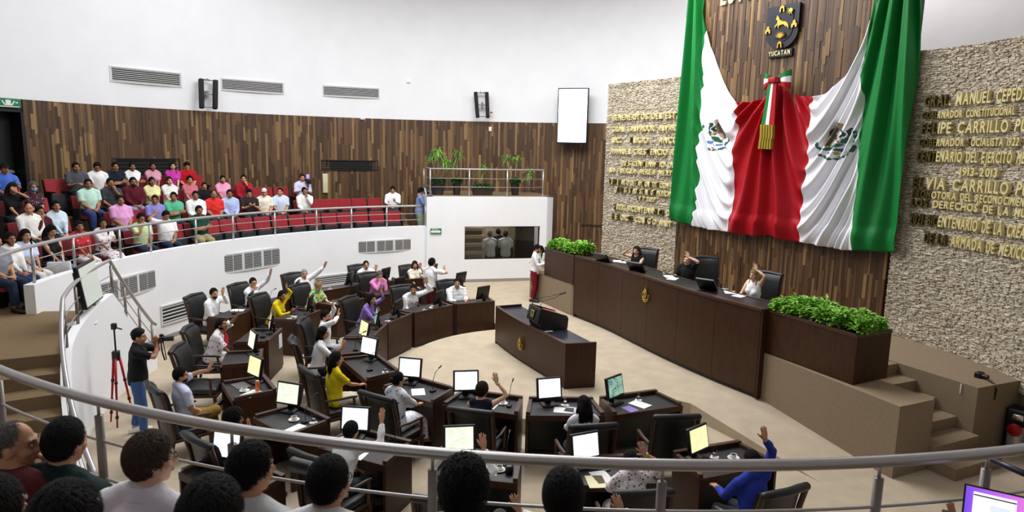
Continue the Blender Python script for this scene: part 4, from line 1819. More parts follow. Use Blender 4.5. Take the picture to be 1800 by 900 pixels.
def planter_box(label, q, z0, z1):
    c = sum(q, Vector()) / 4
    t = thing('planter_box', label, 'planter', (c.x, c.y, z0))
    names = ['front_board', 'end_board', 'back_board', 'end_board']
    for i in range(4):
        a, b = q[i], q[(i + 1) % 4]
        d = (b - a).normalized()
        n = Vector((-d.y, d.x, 0)) * 0.03
        if (c - a).dot(n) < 0:
            n = -n
        mb = MB()
        mb.prism([(x.x - c.x, x.y - c.y) for x in (a, b, b + n, a + n)], 0, z1 - z0)
        mb.obj(names[i], DWOOD, t)
        mb = MB()
        n2 = n * 1.6
        mb.prism([(x.x - c.x, x.y - c.y) for x in (a - n * 0.4, b - n * 0.4, b + n2, a + n2)], z1 - z0 - 0.04, z1 - z0 + 0.005)
        mb.obj('top_rim', RIMWOOD, t)
    mb = MB()
    mb.prism([((x.x - c.x) * 0.97, (x.y - c.y) * 0.97) for x in q], z1 - z0 - 0.2, z1 - z0 - 0.16)
    mb.obj('planter_floor', BLACKP, t)
    return t


QR = [at(1345, 542, 1.9), at(1508, 590, 1.9), at(1568, 580, 1.9), at(1345, 542, 1.9) + PX_ * 0.72]
for v in QR:
    v.z = 0
planter_box('dark wood planter box at right end of the presiding counter', QR, ZP, 1.9)
QL = [at(958, 433, 1.92), at(1009, 449, 1.92)]
for v in QL:
    v.z = 0
QL = [QL[0], DB[0] + Vector((-0.03, 0.08, 0)), DB[0] + PX_ * 0.68 + Vector((0, 0.08, 0)), QL[0] + PX_ * 0.68]
planter_box('dark wood planter box at far left end of the presiding counter', QL, ZP, 1.90)

LEAFG = mat('bright_leaf_green', '7DB53A', 0.5, var=0.35, vscale=14)
LEAFD = mat('dark_leaf_green', '3D6B2B', 0.55, var=0.35, vscale=12)
POTG = mat('grey_plastic_pot', '70757A', 0.5)
POTD = mat('dark_brown_pot', '241A15', 0.5)
STEM = mat('plant_stem', '8A7B58', 0.7)


def leafy(n, R, Hh, size, seed, arch=0.4):
    """bushy foliage: leaf blades round short twigs"""
    rg = random.Random(seed)
    mb = MB()
    for i in range(n):
        a = rg.uniform(0, 2 * PI)
        r = R * math.sqrt(rg.random())
        z = Hh * (0.15 + 0.85 * rg.random() * (1 - 0.4 * r / R))
        c = Vector((r * math.cos(a), r * math.sin(a), z))
        d = Vector((math.cos(a + rg.uniform(-1, 1)), math.sin(a + rg.uniform(-1, 1)), rg.uniform(-0.2, 0.9))).normalized()
        s_ = d.cross(Vector((0, 0, 1))).normalized() * size * 0.42
        L = size * rg.uniform(0.7, 1.3)
        up = s_.cross(d).normalized() * size * 0.1
        mb.add([c, c + d * L * 0.45 + s_ + up, c + d * L - up * 2, c + d * L * 0.45 - s_ + up, c + d * L * 0.5 - up], [(0, 1, 4), (1, 2, 4), (2, 3, 4), (3, 0, 4)])
    return mb


LEAFY = [leafy(330, 0.19, 0.30, 0.085, s).mesh('leafy', LEAFG, False, False) for s in (1, 2, 3)]
pm = MB()
pm.lathe([(0.07, 0), (0.10, 0.15), (0.105, 0.16), (0.095, 0.155)], seg=12)
POTM = pm.mesh('pot', POTG, True, auto=40)


def plant_row(q, z, n, label, group, two=True):
    for i in range(n):
        f = (i + 0.5) / n
        a = q[0].lerp(q[1], f).lerp(q[3].lerp(q[2], f), 0.5)
        for s_ in ((-0.15, 0.15) if two else (0,)):
            p = a + PX_ * s_ + Vector((random.uniform(-.04, .04), random.uniform(-.04, .04), 0))
            t = thing('leafy_plant', label, 'plant', (p.x, p.y, z), random.uniform(0, 6), group)
            link('pot', POTM, t)
            o = link('foliage', random.choice(LEAFY), t)
            o.location = (0, 0, 0.13)
            k = random.uniform(0.85, 1.15)
            o.scale = (k, k, k * random.uniform(0.8, 1.15))


plant_row(QR, 1.9 - 0.16, 6, 'bright green leafy plant in planter right of the counter', 'leafy plants in the right planter')
plant_row(QL, 1.9 - 0.16, 5, 'bright green leafy plant in planter left of the counter', 'leafy plants in the left planter')

# ---- podium table in the middle with the speaker's lectern
PB = smooth_poly([Vector((-0.335, 14.80, 0)), Vector((0.02, 13.88, 0)), Vector((0.44, 13.02, 0)), Vector((1.01, 11.93, 0))], 2)
ZT1 = 1.10
PO = PB[len(PB) // 2].copy()
t = thing('speaker_table', 'curved dark wood table with gold eagle badge on open floor', 'table', (PO.x, PO.y, ZC))
inv = Matrix.Translation((-PO.x, -PO.y, -ZC))
LP = [0]
for a, b in zip(PB[:-1], PB[1:]):
    LP.append(LP[-1] + (b - a).length)
for nm, d0, d1, z0, z1, m_ in (('front_panel', 0, 0.05, ZC + 0.05, ZT1, DWOOD), ('plinth', 0.03, 0.07, ZC, ZC + 0.06, BLACKP), ('front_rim', -0.01, 0.06, ZT1, ZT1 + 0.02, RIMWOOD)):
    mb = wall_strip(PB, d0, d1, z0, z1)
    mb.xform(inv)
    mb.obj(nm, m_, t)
pe = [Vector((1.60, 12.07, 0)), Vector((0.24, 15.05, 0))]
mb = MB()
mb.prism([(p.x, p.y) for p in offset(PB, 0.05) + [pe[0], pe[1]]], ZT1 - 0.07, ZT1 - 0.03)
mb.xform(inv)
mb.obj('worktop', mat('black_leather_blue_reflection', '232532', 0.28, bump=0.05, bscale=200), t)  # black leather with its bluish reflection put into the base colour
for a, b in ((PB[-1], pe[0]), (PB[0], pe[1])):
    d = (b - a).normalized()
    n = Vector((-d.y, d.x, 0)) * 0.025
    mb = MB()
    mb.prism([(x.x, x.y) for x in (a - n, b - n, b + n, a + n)], ZC, ZT1 + 0.02)
    mb.xform(inv)
    mb.obj('end_panel', DWOOD, t)
c, rz, n = face_frame(917, 603, PB, LP, 0.7)
eagle_badge('gold_eagle_badge', t, c + n * 0.02 - Vector((PO.x, PO.y, ZC)), rz, 0.22, 0.30)

# lectern on the table: speaker faces the seats, so its front looks at the camera's left
LE = at(944, 577, ZT1 - 0.03)
ax = (PB[-1] - PB[0]).normalized()
nf = Vector((ax.y, -ax.x, 0))
if nf.x > 0:
    nf = -nf
rzl = math.atan2(-nf.y, -nf.x) - PI / 2
t = thing('lectern', 'black tabletop lectern with gold emblem and two gooseneck microphones', 'lectern', LE + ax * 0.02 + nf * (-0.26), rzl)
LB = mat('black_lectern', '17171A', 0.42)
mb = MB()
q = [(-0.30, 0.0), (0.30, 0.0), (0.30, 0.26), (0.26, 0.33), (-0.26, 0.46), (-0.30, 0.43)]
mb.box((0, -0.16, 0.14), (0.46, 0.28, 0.28))
mb.obj('lectern_base', LB, t)
mb = MB()
mb.rbox((0, -0.33, 0.31), (0.50, 0.07, 0.30), 0.012, M=Matrix.Rotation(-0.22, 3, 'X'))
mb.obj('front_panel', LB, t, auto=40)
for s_ in (-1, 1):
    mb = MB()
    mb.prism([(-0.34, 0.16), (-0.30, 0.46), (-0.22, 0.44), (0.26, 0.28), (0.30, 0.22), (0.28, 0.0), (-0.10, 0.0), (-0.30, 0.05)], -0.012, 0.012)
    mb.xform(Matrix.Translation((s_ * 0.25, 0, 0)) @ Matrix(((0, 0, 1, 0), (1, 0, 0, 0), (0, 1, 0, 0), (0, 0, 0, 1))))
    mb.obj('side_panel', LB, t)
mb = MB()
mb.box((0, 0.02, 0.31), (0.50, 0.52, 0.02), M=Matrix.Rotation(-0.30, 3, 'X'))
mb.obj('reading_board', LB, t)
mb = MB()
mb.box((0.02, 0.06, 0.325), (0.34, 0.30, 0.008), M=Matrix.Rotation(-0.30, 3, 'X'))
mb.obj('red_folder', mat('red_folder', 'B8505A', 0.6), t)
mb = MB()
mb.box((0, -0.372, 0.315), (0.17, 0.01, 0.21), M=Matrix.Rotation(-0.22, 3, 'X'))
em = mb.obj('emblem_plate', mat('black_gloss', '0A0A0A', 0.25), t)
mb = MB()
k = 0.13
P = [(-0.5 * k, 0.45 * k), (0.5 * k, 0.45 * k), (0.5 * k, -0.2 * k), (0.3 * k, -0.52 * k), (0, -0.66 * k), (-0.3 * k, -0.52 * k), (-0.5 * k, -0.2 * k)]
q = MB()
q.prism(P, 0, 0.008)
mb.merge(q.xform(Matrix.Translation((0, -0.378, 0.335)) @ Matrix.Rotation(-0.22, 4, 'X') @ Matrix.Rotation(PI / 2, 4, 'X')))
mb.obj('emblem_shield', mat('gold_green', 'B5B04A', 0.4, 0.4), em)
mb = MB()
q = MB()
q.prism([(x * 0.62, z * 0.62) for x, z in P], 0.007, 0.012)
mb.merge(q.xform(Matrix.Translation((0, -0.378, 0.337)) @ Matrix.Rotation(-0.22, 4, 'X') @ Matrix.Rotation(PI / 2, 4, 'X')))
mb.obj('emblem_field', mat('dark_green_enamel', '2C4A28', 0.4), em)
for s_ in (-1, 1):
    mb = MB()
    x0 = s_ * 0.17
    mb.tube([(x0, -0.30, 0.44), (x0, -0.29, 0.53), (x0 * 0.8, -0.20, 0.60), (x0 * 0.5, 0.05, 0.62), (x0 * 0.15, 0.26, 0.68)], [0.013, 0.006, 0.006, 0.006, 0.006], 8)
    g_ = mb.obj('gooseneck_microphone', BLACKP, t, smooth=True)
    mb = MB()
    mb.tube([(x0 * 0.15, 0.25, 0.677), (x0 * 0.13, 0.34, 0.70)], [0.016, 0.018], 10, round_=True)
    mb.obj('microphone_head', BLACKP, g_, smooth=True)
pp = at(953, 580, ZT1)
mb = MB()
mb.box((0, 0, 0), (0.30, 0.21, 0.004))
o = mb.obj('paper_sheet', PAPER)
o.location = at(958, 580, ZT1 - 0.026)
o.rotation_euler = (0, 0, math.atan2(ax.y, ax.x))
tag(o, 'white paper sheet lying on the speaker table beside lectern', 'paper')

# ================================================================== FURNITURE KINDS
def share(name, mb, mats, smooth=True, auto=40):
    return mb.mesh(name, mats, smooth, True, auto)


def grid_pad(prof, w, n=9, mi=0, thick=0.09, curve_=0.05, edge=0.05):
    """upholstered back: profile [(y, z)] swept across width w, wrapped round the sitter and rounded at the sides"""
    mb = MB()
    rings = []
    for k in range(n):
        x = -w / 2 + w * k / (n - 1)
        e = abs(2 * x / w)
        cy = curve_ * e ** 2
        t_ = thick * (1 - 0.55 * max(0, (e - 0.75) / 0.25) ** 2)
        front = [(x, y + cy + t_ * 0.5, z) for y, z in prof]
        backp = [(x, y + cy - t_ * 0.5, z) for y, z in prof[::-1]]
        rings.append(front + backp)
    mb.rings(rings)
    return mb


# -- armchair of the deputies (front = +Y, seat at 0.46)
mb = MB()
mb.rbox((0, 0.02, 0.415), (0.56, 0.54, 0.11), 0.04)
CH_SEAT = share('seat', mb, LEATHER)
prof = [(-0.25, 0.42), (-0.27, 0.6), (-0.30, 0.8), (-0.335, 0.98), (-0.36, 1.06), (-0.39, 1.10)]
CH_BACK = share('backrest', grid_pad(prof, 0.56), LEATHER)
mb = MB()
mb.tube([(-0.27, -0.39, 1.10), (0, -0.43, 1.115), (0.27, -0.39, 1.10)], 0.045, 10, round_=True)
CH_ROLL = share('top_roll', mb, LEATHER)
CH_STILE = []
for s_ in (-1, 1):
    mb = MB()
    mb.tube([(s_ * 0.285, -0.24, 0.36), (s_ * 0.285, -0.27, 0.6), (s_ * 0.285, -0.32, 0.85), (s_ * 0.285, -0.385, 1.10)], 0.03, 8)
    CH_STILE.append(share('back_stile', mb, RIMWOOD))
mb = MB()
mb.rbox((0, 0.02, 0.345), (0.60, 0.56, 0.05), 0.012)
CH_FRAME = share('seat_frame', mb, DWOOD)
CH_ARM, CH_POST, CH_LEG = [], [], []
for s_ in (-1, 1):
    mb = MB()
    mb.tube([(s_ * 0.29, -0.28, 0.68), (s_ * 0.31, -0.05, 0.665), (s_ * 0.31, 0.15, 0.66), (s_ * 0.30, 0.24, 0.645)], [0.02, 0.026, 0.028, 0.024], 10, round_=True, flat=0.7)
    CH_ARM.append(share('armrest', mb, RIMWOOD))
    mb = MB()
    mb.tube([(s_ * 0.295, 0.20, 0.36), (s_ * 0.30, 0.21, 0.52), (s_ * 0.30, 0.20, 0.65)], 0.022, 8)
    CH_POST.append(share('arm_post', mb, RIMWOOD))
    for y0, y1 in ((0.25, 0.27), (-0.24, -0.30)):
        mb = MB()
        mb.tube([(s_ * 0.265, y0, 0.36), (s_ * 0.265, y1, 0.0)], [0.032, 0.022], 8)
        CH_LEG.append(share('leg', mb, DWOOD))


def armchair(loc, rz, label, group=None):
    t = thing('leather_armchair', label, 'chair', loc, rz, group)
    t.scale = (1.08, 1.05, 1.02)
    link('seat', CH_SEAT, t)
    b = link('backrest', CH_BACK, t)
    link('top_roll', CH_ROLL, b)
    for i in range(2):
        link('back_stile', CH_STILE[i], t)
        link('armrest', CH_ARM[i], t)
        link('arm_post', CH_POST[i], t)
    for m in CH_LEG:
        link('leg', m, t)
    link('seat_frame', CH_FRAME, t)
    return t


# -- tip-up gallery seat (front = +Y)
SEATBK = mat('black_seat_shell', '0E0F11', 0.55)
mb = MB()
mb = grid_pad([(-0.20, 0.46), (-0.22, 0.6), (-0.255, 0.78), (-0.28, 0.93)], 0.49, 7, thick=0.07, curve_=0.015)
GS_BACK = share('seat_back', mb, REDV)
mb = grid_pad([(-0.255, 0.30), (-0.275, 0.6), (-0.325, 0.92)], 0.51, 5, thick=0.025, curve_=0.015)
GS_SHELL = share('back_shell', mb, SEATBK)
mb = MB()
mb.rbox((0, 0.03, 0.42), (0.47, 0.44, 0.10), 0.03)
GS_DOWN = share('seat_pan', mb, REDV)
mb = MB()
mb.rbox((0, -0.07, 0.36), (0.47, 0.09, 0.42), 0.025, M=Matrix.Rotation(0.10, 3, 'X'))
GS_UP = share('seat_pan', mb, DGREY)
GS_ARM, GS_STAND = [], []
for s_ in (-1, 1):
    mb = MB()
    mb.rbox((s_ * 0.265, -0.04, 0.625), (0.05, 0.34, 0.04), 0.012)
    GS_ARM.append(share('armrest', mb, SEATBK))
    mb = MB()
    mb.rbox((s_ * 0.265, -0.10, 0.305), (0.03, 0.20, 0.61), 0.008)
    GS_STAND.append(share('side_stand', mb, SEATBK))


def gseat(loc, rz, label, group=None, up=True):
    t = thing('theatre_chair', label, 'seat', loc, rz, group)
    link('seat_back', GS_BACK, t)
    link('back_shell', GS_SHELL, t)
    link('seat_pan', GS_UP if up else GS_DOWN, t)
    for i in range(2):
        link('armrest', GS_ARM[i], t)
        link('side_stand', GS_STAND[i], t)
    return t


# -- deputies' desk: pie-slice plan, front towards the centre
DESKH = 0.80


def desk(r0, r1, a0, a1, label, side='both'):
    am = (a0 + a1) / 2
    O = P2((r0 + r1) / 2, am)
    t = thing('deputy_desk', label, 'desk', O)
    inv = Matrix.Translation(-O)

    def arcb(ra, rb, z0, z1, b0=a0, b1=a1, n=1):
        mb = MB()
        arc_strip(mb, P2, ra, rb, b0, b1, z0, z1, n)
        return mb.xform(inv)
    arcb(r0, r0 + 0.035, 0.06, DESKH + 0.035).obj('front_panel', DWOOD, t)
    arcb(r0 + 0.02, r0 + 0.05, 0, 0.07).obj('plinth', BLACKP, t)
    e = math.degrees(0.035 / r0)
    for b0, b1 in ((a0, a0 + e), (a1 - e, a1)):
        arcb(r0 + 0.035, r1, 0.0, DESKH - 0.03, b0, b1, 1).obj('side_panel', DWOOD, t)
    arcb(r0 + 0.03, r1 - 0.01, DESKH - 0.06, DESKH - 0.015, a0 + e * 0.5, a1 - e * 0.5).obj('worktop', LEATHERP, t)
    arcb(r0 - 0.01, r0 + 0.05, DESKH + 0.03, DESKH + 0.05).obj('front_rim', RIMWOOD, t)
    for b0, b1 in ((a0, a0 + e * 1.5), (a1 - e * 1.5, a1)):
        arcb(r0 + 0.05, r1 - 0.03, DESKH - 0.03, DESKH + 0.03, b0, b1, 1).obj('side_rim', RIMWOOD, t)
    arcb(r1 - 0.03, r1 + 0.005, DESKH - 0.10, DESKH - 0.012).obj('back_edge', DWOOD, t)
    arcb(r0 + 0.25, r0 + 0.28, 0.1, DESKH - 0.06, a0 + e, a1 - e).obj('inner_panel', BLACKP, t)
    return t


# -- monitor (screen faces -Y towards the sitter when rz is chosen so)
mb = MB()
mb.rbox((0, 0, 0.27), (0.40, 0.05, 0.33), 0.012)
MON_CASE = share('monitor_case', mb, BLACKP)
mb = MB()
mb.box((0, -0.028, 0.273), (0.345, 0.006, 0.275))
MON_SCR = mb.mesh('screen_page', [SCR_W], False)
mb = MB()
mb.rbox((0, 0.115, 0.11), (0.10, 0.04, 0.20), 0.012)
MON_NECK = share('stand_neck', mb, BLACKP)
mb = MB()
mb.rbox((0, 0.06, 0.012), (0.24, 0.20, 0.024), 0.01)
MON_BASE = share('stand_base', mb, BLACKP)


def monitor(loc, rz, label, scr):
    t = thing('desk_monitor', label, 'monitor', loc, rz)
    c = link('monitor_case', MON_CASE, t)
    s_ = link('screen_page', MON_SCR, c)
    s_.material_slots[0].link = 'OBJECT'
    s_.material_slots[0].material = scr
    c.rotation_euler = (-0.20, 0, 0)
    c.location = (0, 0.02, 0.0)
    link('stand_neck', MON_NECK, t)
    link('stand_base', MON_BASE, t)
    return t


mb = MB()
mb.lathe([(0.022, 0), (0.034, 0.02), (0.041, 0.055), (0.037, 0.055), (0.030, 0.02), (0.0, 0.012)], seg=16, cap=False)
CUP = share('cup_body', mb, CHINA)
mb = MB()
mb.lathe([(0.0, 0.044), (0.036, 0.044)], seg=16, cap=False)
CUPC = share('coffee', mb, COFFEE)
mb = MB()
mb.tube([(0.038, 0, 0.045), (0.062, 0, 0.04), (0.058, 0, 0.018), (0.032, 0, 0.015)], 0.006, 6)
CUPH = share('cup_handle', mb, CHINA)
mb = MB()
mb.lathe([(0.0, 0.0), (0.045, 0.0), (0.078, 0.014), (0.076, 0.018), (0.045, 0.006), (0.0, 0.005)], seg=20, cap=False)
SAUC = share('saucer', mb, CHINA)
mb = MB()
mb.lathe([(0.0, 0.0), (0.028, 0.0), (0.034, 0.12), (0.031, 0.12), (0.026, 0.012), (0.0, 0.012)], seg=16, cap=False)
GLS = share('tumbler_glass', mb, GLASS)
mb = MB()
mb.lathe([(0.0, 0.013), (0.0255, 0.013), (0.029, 0.06), (0.0, 0.06)], seg=14, cap=False)
WAT = share('water', mb, mat('water', 'F4F8FA', 0.02, trans=1.0))
mb = MB()
mb.box((0, 0, 0), (0.21, 0.297, 0.004))
SHEET = mb.mesh('sheet', [PAPER], False)
mb = MB()
mb.box((0, 0, 0), (0.10, 0.10, 0.003))
NAPK = mb.mesh('napkin', [PAPER], False)


def cup(loc, label):
    s_ = link('saucer', SAUC)
    s_.location = loc
    tag(s_, 'white saucer under ' + label, 'saucer')
    t = thing('coffee_cup', label, 'cup', Vector(loc) + Vector((0, 0, 0.006)), random.uniform(0, 6))
    link('cup_body', CUP, t)
    link('coffee', CUPC, t)
    link('cup_handle', CUPH, t)


def glass(loc, label, nap=True):
    z = 0.0
    if nap:
        n = link('paper_napkin', NAPK)
        n.location = Vector(loc) + Vector((0, 0, 0.0015))
        n.rotation_euler = (0, 0, random.uniform(0, 3))
        tag(n, 'white napkin under ' + label, 'napkin')
        z = 0.003
    t = thing('water_glass', label, 'glass', Vector(loc) + Vector((0, 0, z)))
    link('tumbler', GLS, t)
    link('water', WAT, t)


def sheet(loc, rz, label, m=None, k=(1, 1, 1), name='paper_sheet', cat='paper'):
    o = link(name, SHEET)
    o.location = Vector(loc) + Vector((0, 0, 0.002))
    o.rotation_euler = (0, 0, rz)
    o.scale = k
    if m:
        o.material_slots[0].link = 'OBJECT'
        o.material_slots[0].material = m
    tag(o, label, cat)
    return o


def gooseneck(loc, rz, label, L=0.36):
    t = thing('desk_microphone', label, 'microphone', loc, rz)
    mb = MB()
    mb.rbox((0, 0, 0.015), (0.07, 0.10, 0.03), 0.008)
    mb.obj('microphone_base', BLACKP, t, auto=40)
    mb = MB()
    mb.tube([(0, 0.0, 0.03), (0, 0, 0.03 + L * 0.4), (0, -0.06, 0.03 + L * 0.75), (0, -0.16, 0.03 + L * 0.9)], 0.005, 6)
    mb.obj('gooseneck', BLACKP, t, smooth=True)
    mb = MB()
    mb.tube([(0, -0.15, 0.03 + L * 0.89), (0, -0.20, 0.03 + L * 0.95)], 0.012, 8, round_=True)
    mb.obj('microphone_head', BLACKP, t, smooth=True)


# ================================================================== DESKS OF THE DEPUTIES
ZD_ = DESKH - 0.015
# key: ring radii, span, who sits there, screen page (None: screen seen from behind / no screen), monitor angle offset
RD = {'D': (3.40, 4.02), 'E': (5.40, 6.05), 'F': (6.85, 7.45)}
DESKS = [
    ('D1', 'D', 108.1, 125.4, 'heavy man in white near the podium', SCR_W, -3.8),
    ('D2', 'D', 127.6, 147.6, 'man in badge-marked white shirt', SCR_W, -4.5),
    ('D3', 'D', 149.4, 166.0, 'woman in purple blouse', SCR_W, -2.3),
    ('D4', 'D', 166.8, 183.0, 'bearded man with both hands raised', SCR_G, -4.6),
    ('D5', 'D', 183.8, 200.6, 'white-bloused woman with short hair', SCR_Y, -5.0),
    ('D6', 'D', 203.0, 221.5, 'yellow-bloused woman nearest the aisle', SCR_W, -5.5),
    ('D7', 'D', 228.0, 243.4, 'woman in blue-flowered white dress', SCR_W, -5.0),
    ('D8', 'D', 245.8, 262.7, 'woman in sleeveless navy top', SCR_W, -5.5),
    ('D9', 'D', 264.3, 281.0, 'long-haired woman in white', SCR_W, -3.0),
    ('D10', 'D', 282.9, 300.2, 'empty chair nearest the ramp', SCR_G, -5.2),
    ('E1', 'E', 285.8, 296.8, 'man in bright blue shirt', SCR_Y, -2.7),
    ('E2', 'E', 270.8, 281.2, 'woman in rose-embroidered white dress', SCR_W, -2.7),
    ('E3', 'E', 255.0, 265.0, 'man mostly hidden behind the rail', SCR_GN, -2.8),
    ('E4', 'E', 239.4, 249.4, 'white-shirted man raising a straight arm', SCR_W, -2.9),
    ('E5', 'E', 225.1, 234.4, 'curly-haired person in olive shirt', SCR_GN, -3.2),
    ('E6', 'E', 209.0, 217.5, 'man in mustard trousers', SCR_Y, -2.3),
    ('E7', 'E', 193.0, 201.0, 'turned empty chair', SCR_GN, -2.7),
    ('E8', 'E', 177.5, 187.2, 'person with violet flowers and red scarf', SCR_P, -2.7),
    ('E9', 'E', 159.6, 169.6, 'yellow-bloused woman at the back', SCR_W, -2.7),
    ('E10', 'E', 143.6, 153.6, 'blonde woman in floral blouse', SCR_W, -2.7),
    ('E11', 'E', 128.6, 138.6, 'man in pink shirt', SCR_W, -2.5),
    ('E12', 'E', 111.5, 121.0, 'standing man in white', SCR_W, -4.0),
    ('F1', 'F', 161.5, 171.5, 'bearded man by the wall', SCR_W, -2.4),
    ('F2', 'F', 150.0, 160.0, 'man speaking into a microphone', SCR_W, -4.0),
    ('F5', 'F', 135.6, 145.6, 'white-haired man', SCR_W, -3.6),
    ('F6', 'F', 126.0, 134.8, 'moustached man by the wall', SCR_W, -2.7),
    ('F8', 'F', 115.0, 124.3, 'woman in cream blouse', SCR_W, -4.0),
    ('F9', 'F', 232.8, 242.0, 'unseen deputy below the near rail', SCR_W, -2.0),
]
DK = {}
for k, rg, a0, a1, who, scr, off in DESKS:
    r0, r1 = RD[rg]
    am = (a0 + a1) / 2
    DK[k] = (r0, r1, a0, a1, who)
    desk(r0, r1, a0, a1, 'dark wood desk with black leather top of the ' + who)
    mpos = P2(r0 + 0.22, am + off, ZD_)
    # turned half towards the sitter's place
    sit = P2(r1 + 0.35, am)
    d = (mpos - sit)
    monitor(mpos, rz_to(d), {SCR_W: 'black monitor with white page', SCR_Y: 'black monitor with yellow page', SCR_G: 'black monitor with green picture', SCR_GN: 'black monitor with pale green page', SCR_P: 'black monitor with pinkish page'}[scr] + ' on desk of the ' + who, scr)


def dpt(k, fr, fa, z=ZD_ + 0.001):
    """point on a desk top: fr 0 front..1 sitter's edge, fa -1 left..1 right as the sitter sees it"""
    r0, r1, a0, a1, who = DK[k]
    return P2(r0 + 0.06 + (r1 - r0 - 0.1) * fr, (a0 + a1) / 2 + fa * (a1 - a0) / 2 * 0.86, z)


def dang(k):
    r0, r1, a0, a1, who = DK[k]
    return math.radians((a0 + a1) / 2 + 90)


for k, fr, fa in (('E5', 0.42, 0.05), ('E6', 0.62, 0.30), ('D8', 0.35, 0.55), ('E1', 0.45, 0.35), ('E2', 0.3, -0.1), ('E3', 0.55, 0.6), ('D2', 0.3, -0.3)):
    cup(dpt(k, fr, fa), 'white coffee cup on desk of the ' + DK[k][4])
for k, fr, fa in (('E5', 0.18, 0.75), ('E4', 0.3, 0.6), ('E1', 0.25, -0.1), ('E3', 0.2, 0.55), ('D9', 0.2, 0.1), ('D10', 0.2, 0.15), ('D4', 0.55, 0.8), ('E8', 0.55, 0.8), ('D6', 0.2, 0.8), ('E2', 0.15, 0.35), ('E9', 0.5, 0.6), ('D1', 0.25, 0.0), ('D2', 0.25, 0.15), ('D3', 0.3, 0.3), ('F5', 0.5, 0.1)):
    glass(dpt(k, fr, fa), 'water glass on desk of the ' + DK[k][4])
for k, fr, fa, rz in (('E5', 0.7, 0.75, 0.2), ('D9', 0.6, 0.0, 1.4), ('D10', 0.5, 0.0, 0.4), ('E4', 0.85, 0.1, 0.2), ('E3', 0.6, 0.25, 0.3), ('D8', 0.6, 0.1, 1.5), ('E6', 0.5, 0.75, 0.6), ('D7', 0.6, 0.1, 0.8), ('F1', 0.7, -0.4, 0.3), ('E2', 0.7, -0.3, 0.2)):
    sheet(dpt(k, fr, fa), dang(k) + rz, 'white paper sheet on desk of the ' + DK[k][4])
sheet(dpt('D9', 0.6, 0.35), dang('D9') + 1.2, 'second printed sheet half under the long-haired woman', mat('grey_print', 'C9CACF', .8))
sheet(dpt('D10', 0.75, -0.5), dang('D10') + 0.2, 'purple printed booklet on the desk beside empty chair', mat('purple_print', '8A78C8', .6), (0.8, 0.75, 2), 'booklet', 'booklet')
sheet(dpt('E2', 0.9, -0.5), dang('E2'), 'pale yellow sheet on desk of the woman in rose-embroidered dress', mat('cream_paper', 'F3EBC2', .8))
sheet(dpt('E6', 0.62, -0.45), dang('E6') + 0.2, 'closed grey laptop on desk of man in mustard trousers', mat('grey_metal', '77777C', .4, .6), (1.45, 0.72, 4), 'closed_laptop', 'laptop')
# orange bottle
t = thing('orange_bottle', 'orange can standing on desk of man in mustard trousers', 'can', dpt('E6', 0.3, 0.55))
mb = MB()
mb.lathe([(0.03, 0), (0.034, 0.005), (0.034, 0.15), (0.028, 0.16)], seg=16)
mb.obj('can_body', mat('orange_label', 'D96A2A', .35), t, smooth=True)
mb = MB()
mb.lathe([(0.029, 0.158), (0.029, 0.172), (0.02, 0.175)], seg=16)
mb.obj('can_lid', STEEL, t, smooth=True)
mb = MB()
mb.rbox((0, 0, 0.05), (0.10, 0.13, 0.10), 0.03)
o = mb.obj('black_pouch', BLACKP, auto=40)
o.location = dpt('E3', 0.6, 0.88)
tag(o, 'small black pouch at right edge of the hidden man\'s desk', 'pouch')
for k, fr, fa in (('D5', 0.5, 0.5), ('D6', 0.55, 0.35), ('D4', 0.4, -0.2), ('F2', 0.4, 0.5), ('E5', 0.3, 0.5), ('D7', 0.3, 0.5), ('D8', 0.5, 0.8), ('F1', 0.4, 0.2), ('E3', 0.3, 0.75), ('E4', 0.2, 0.8), ('E8', 0.3, 0.1), ('D3', 0.3, -0.1)):
    gooseneck(dpt(k, fr, fa), dang(k) + PI, 'thin black gooseneck microphone on desk of the ' + DK[k][4])
# mouse, pens and scissors
mb = MB()
mb.ell((0, 0, 0.012), (0.032, 0.055, 0.022), 12, 8)
o = mb.obj('computer_mouse', BLACKP, smooth=True)
o.location = dpt('D6', 0.45, 0.15)
tag(o, 'black mouse under hand of yellow-bloused woman nearest the aisle', 'mouse')
t = thing('scissors', 'orange-handled scissors on desk of yellow-bloused woman', 'scissors', dpt('D6', 0.35, -0.85), dang('D6') + 0.8)
for s_ in (-1, 1):
    mb = MB()
    mb.tube([(s_ * 0.02 + 0.022 * math.cos(a), 0.025 * math.sin(a) - 0.06, 0.006) for a in np.linspace(0, 2 * PI, 13)], 0.005, 6)
    mb.obj('scissor_handle', MATS['orange_label'], t, smooth=True)
    mb = MB()
    mb.box((s_ * 0.004, 0.03, 0.006), (0.012, 0.13, 0.003), M=Matrix.Rotation(s_ * 0.12, 3, 'Z'))
    mb.obj('scissor_blade', STEEL, t)
# white phone stands
for k, fr, fa in (('E9', 0.35, 0.45), ('E10', 0.4, 0.7)):
    t = thing('phone_stand', 'white curved stand on desk of the ' + DK[k][4], 'stand', dpt(k, fr, fa), dang(k))
    mb = MB()
    mb.tube([(-0.08, 0, 0.015), (-0.05, 0.02, 0.02), (0.0, 0.03, 0.03), (0.05, 0.0, 0.04), (0.07, -0.02, 0.05)], 0.02, 8, round_=True)
    mb.obj('stand_arm', CHINA, t, smooth=True)
    mb = MB()
    mb.lathe([(0.05, 0), (0.05, 0.012), (0.04, 0.016)], seg=14)
    mb.obj('stand_foot', CHINA, t, smooth=True)
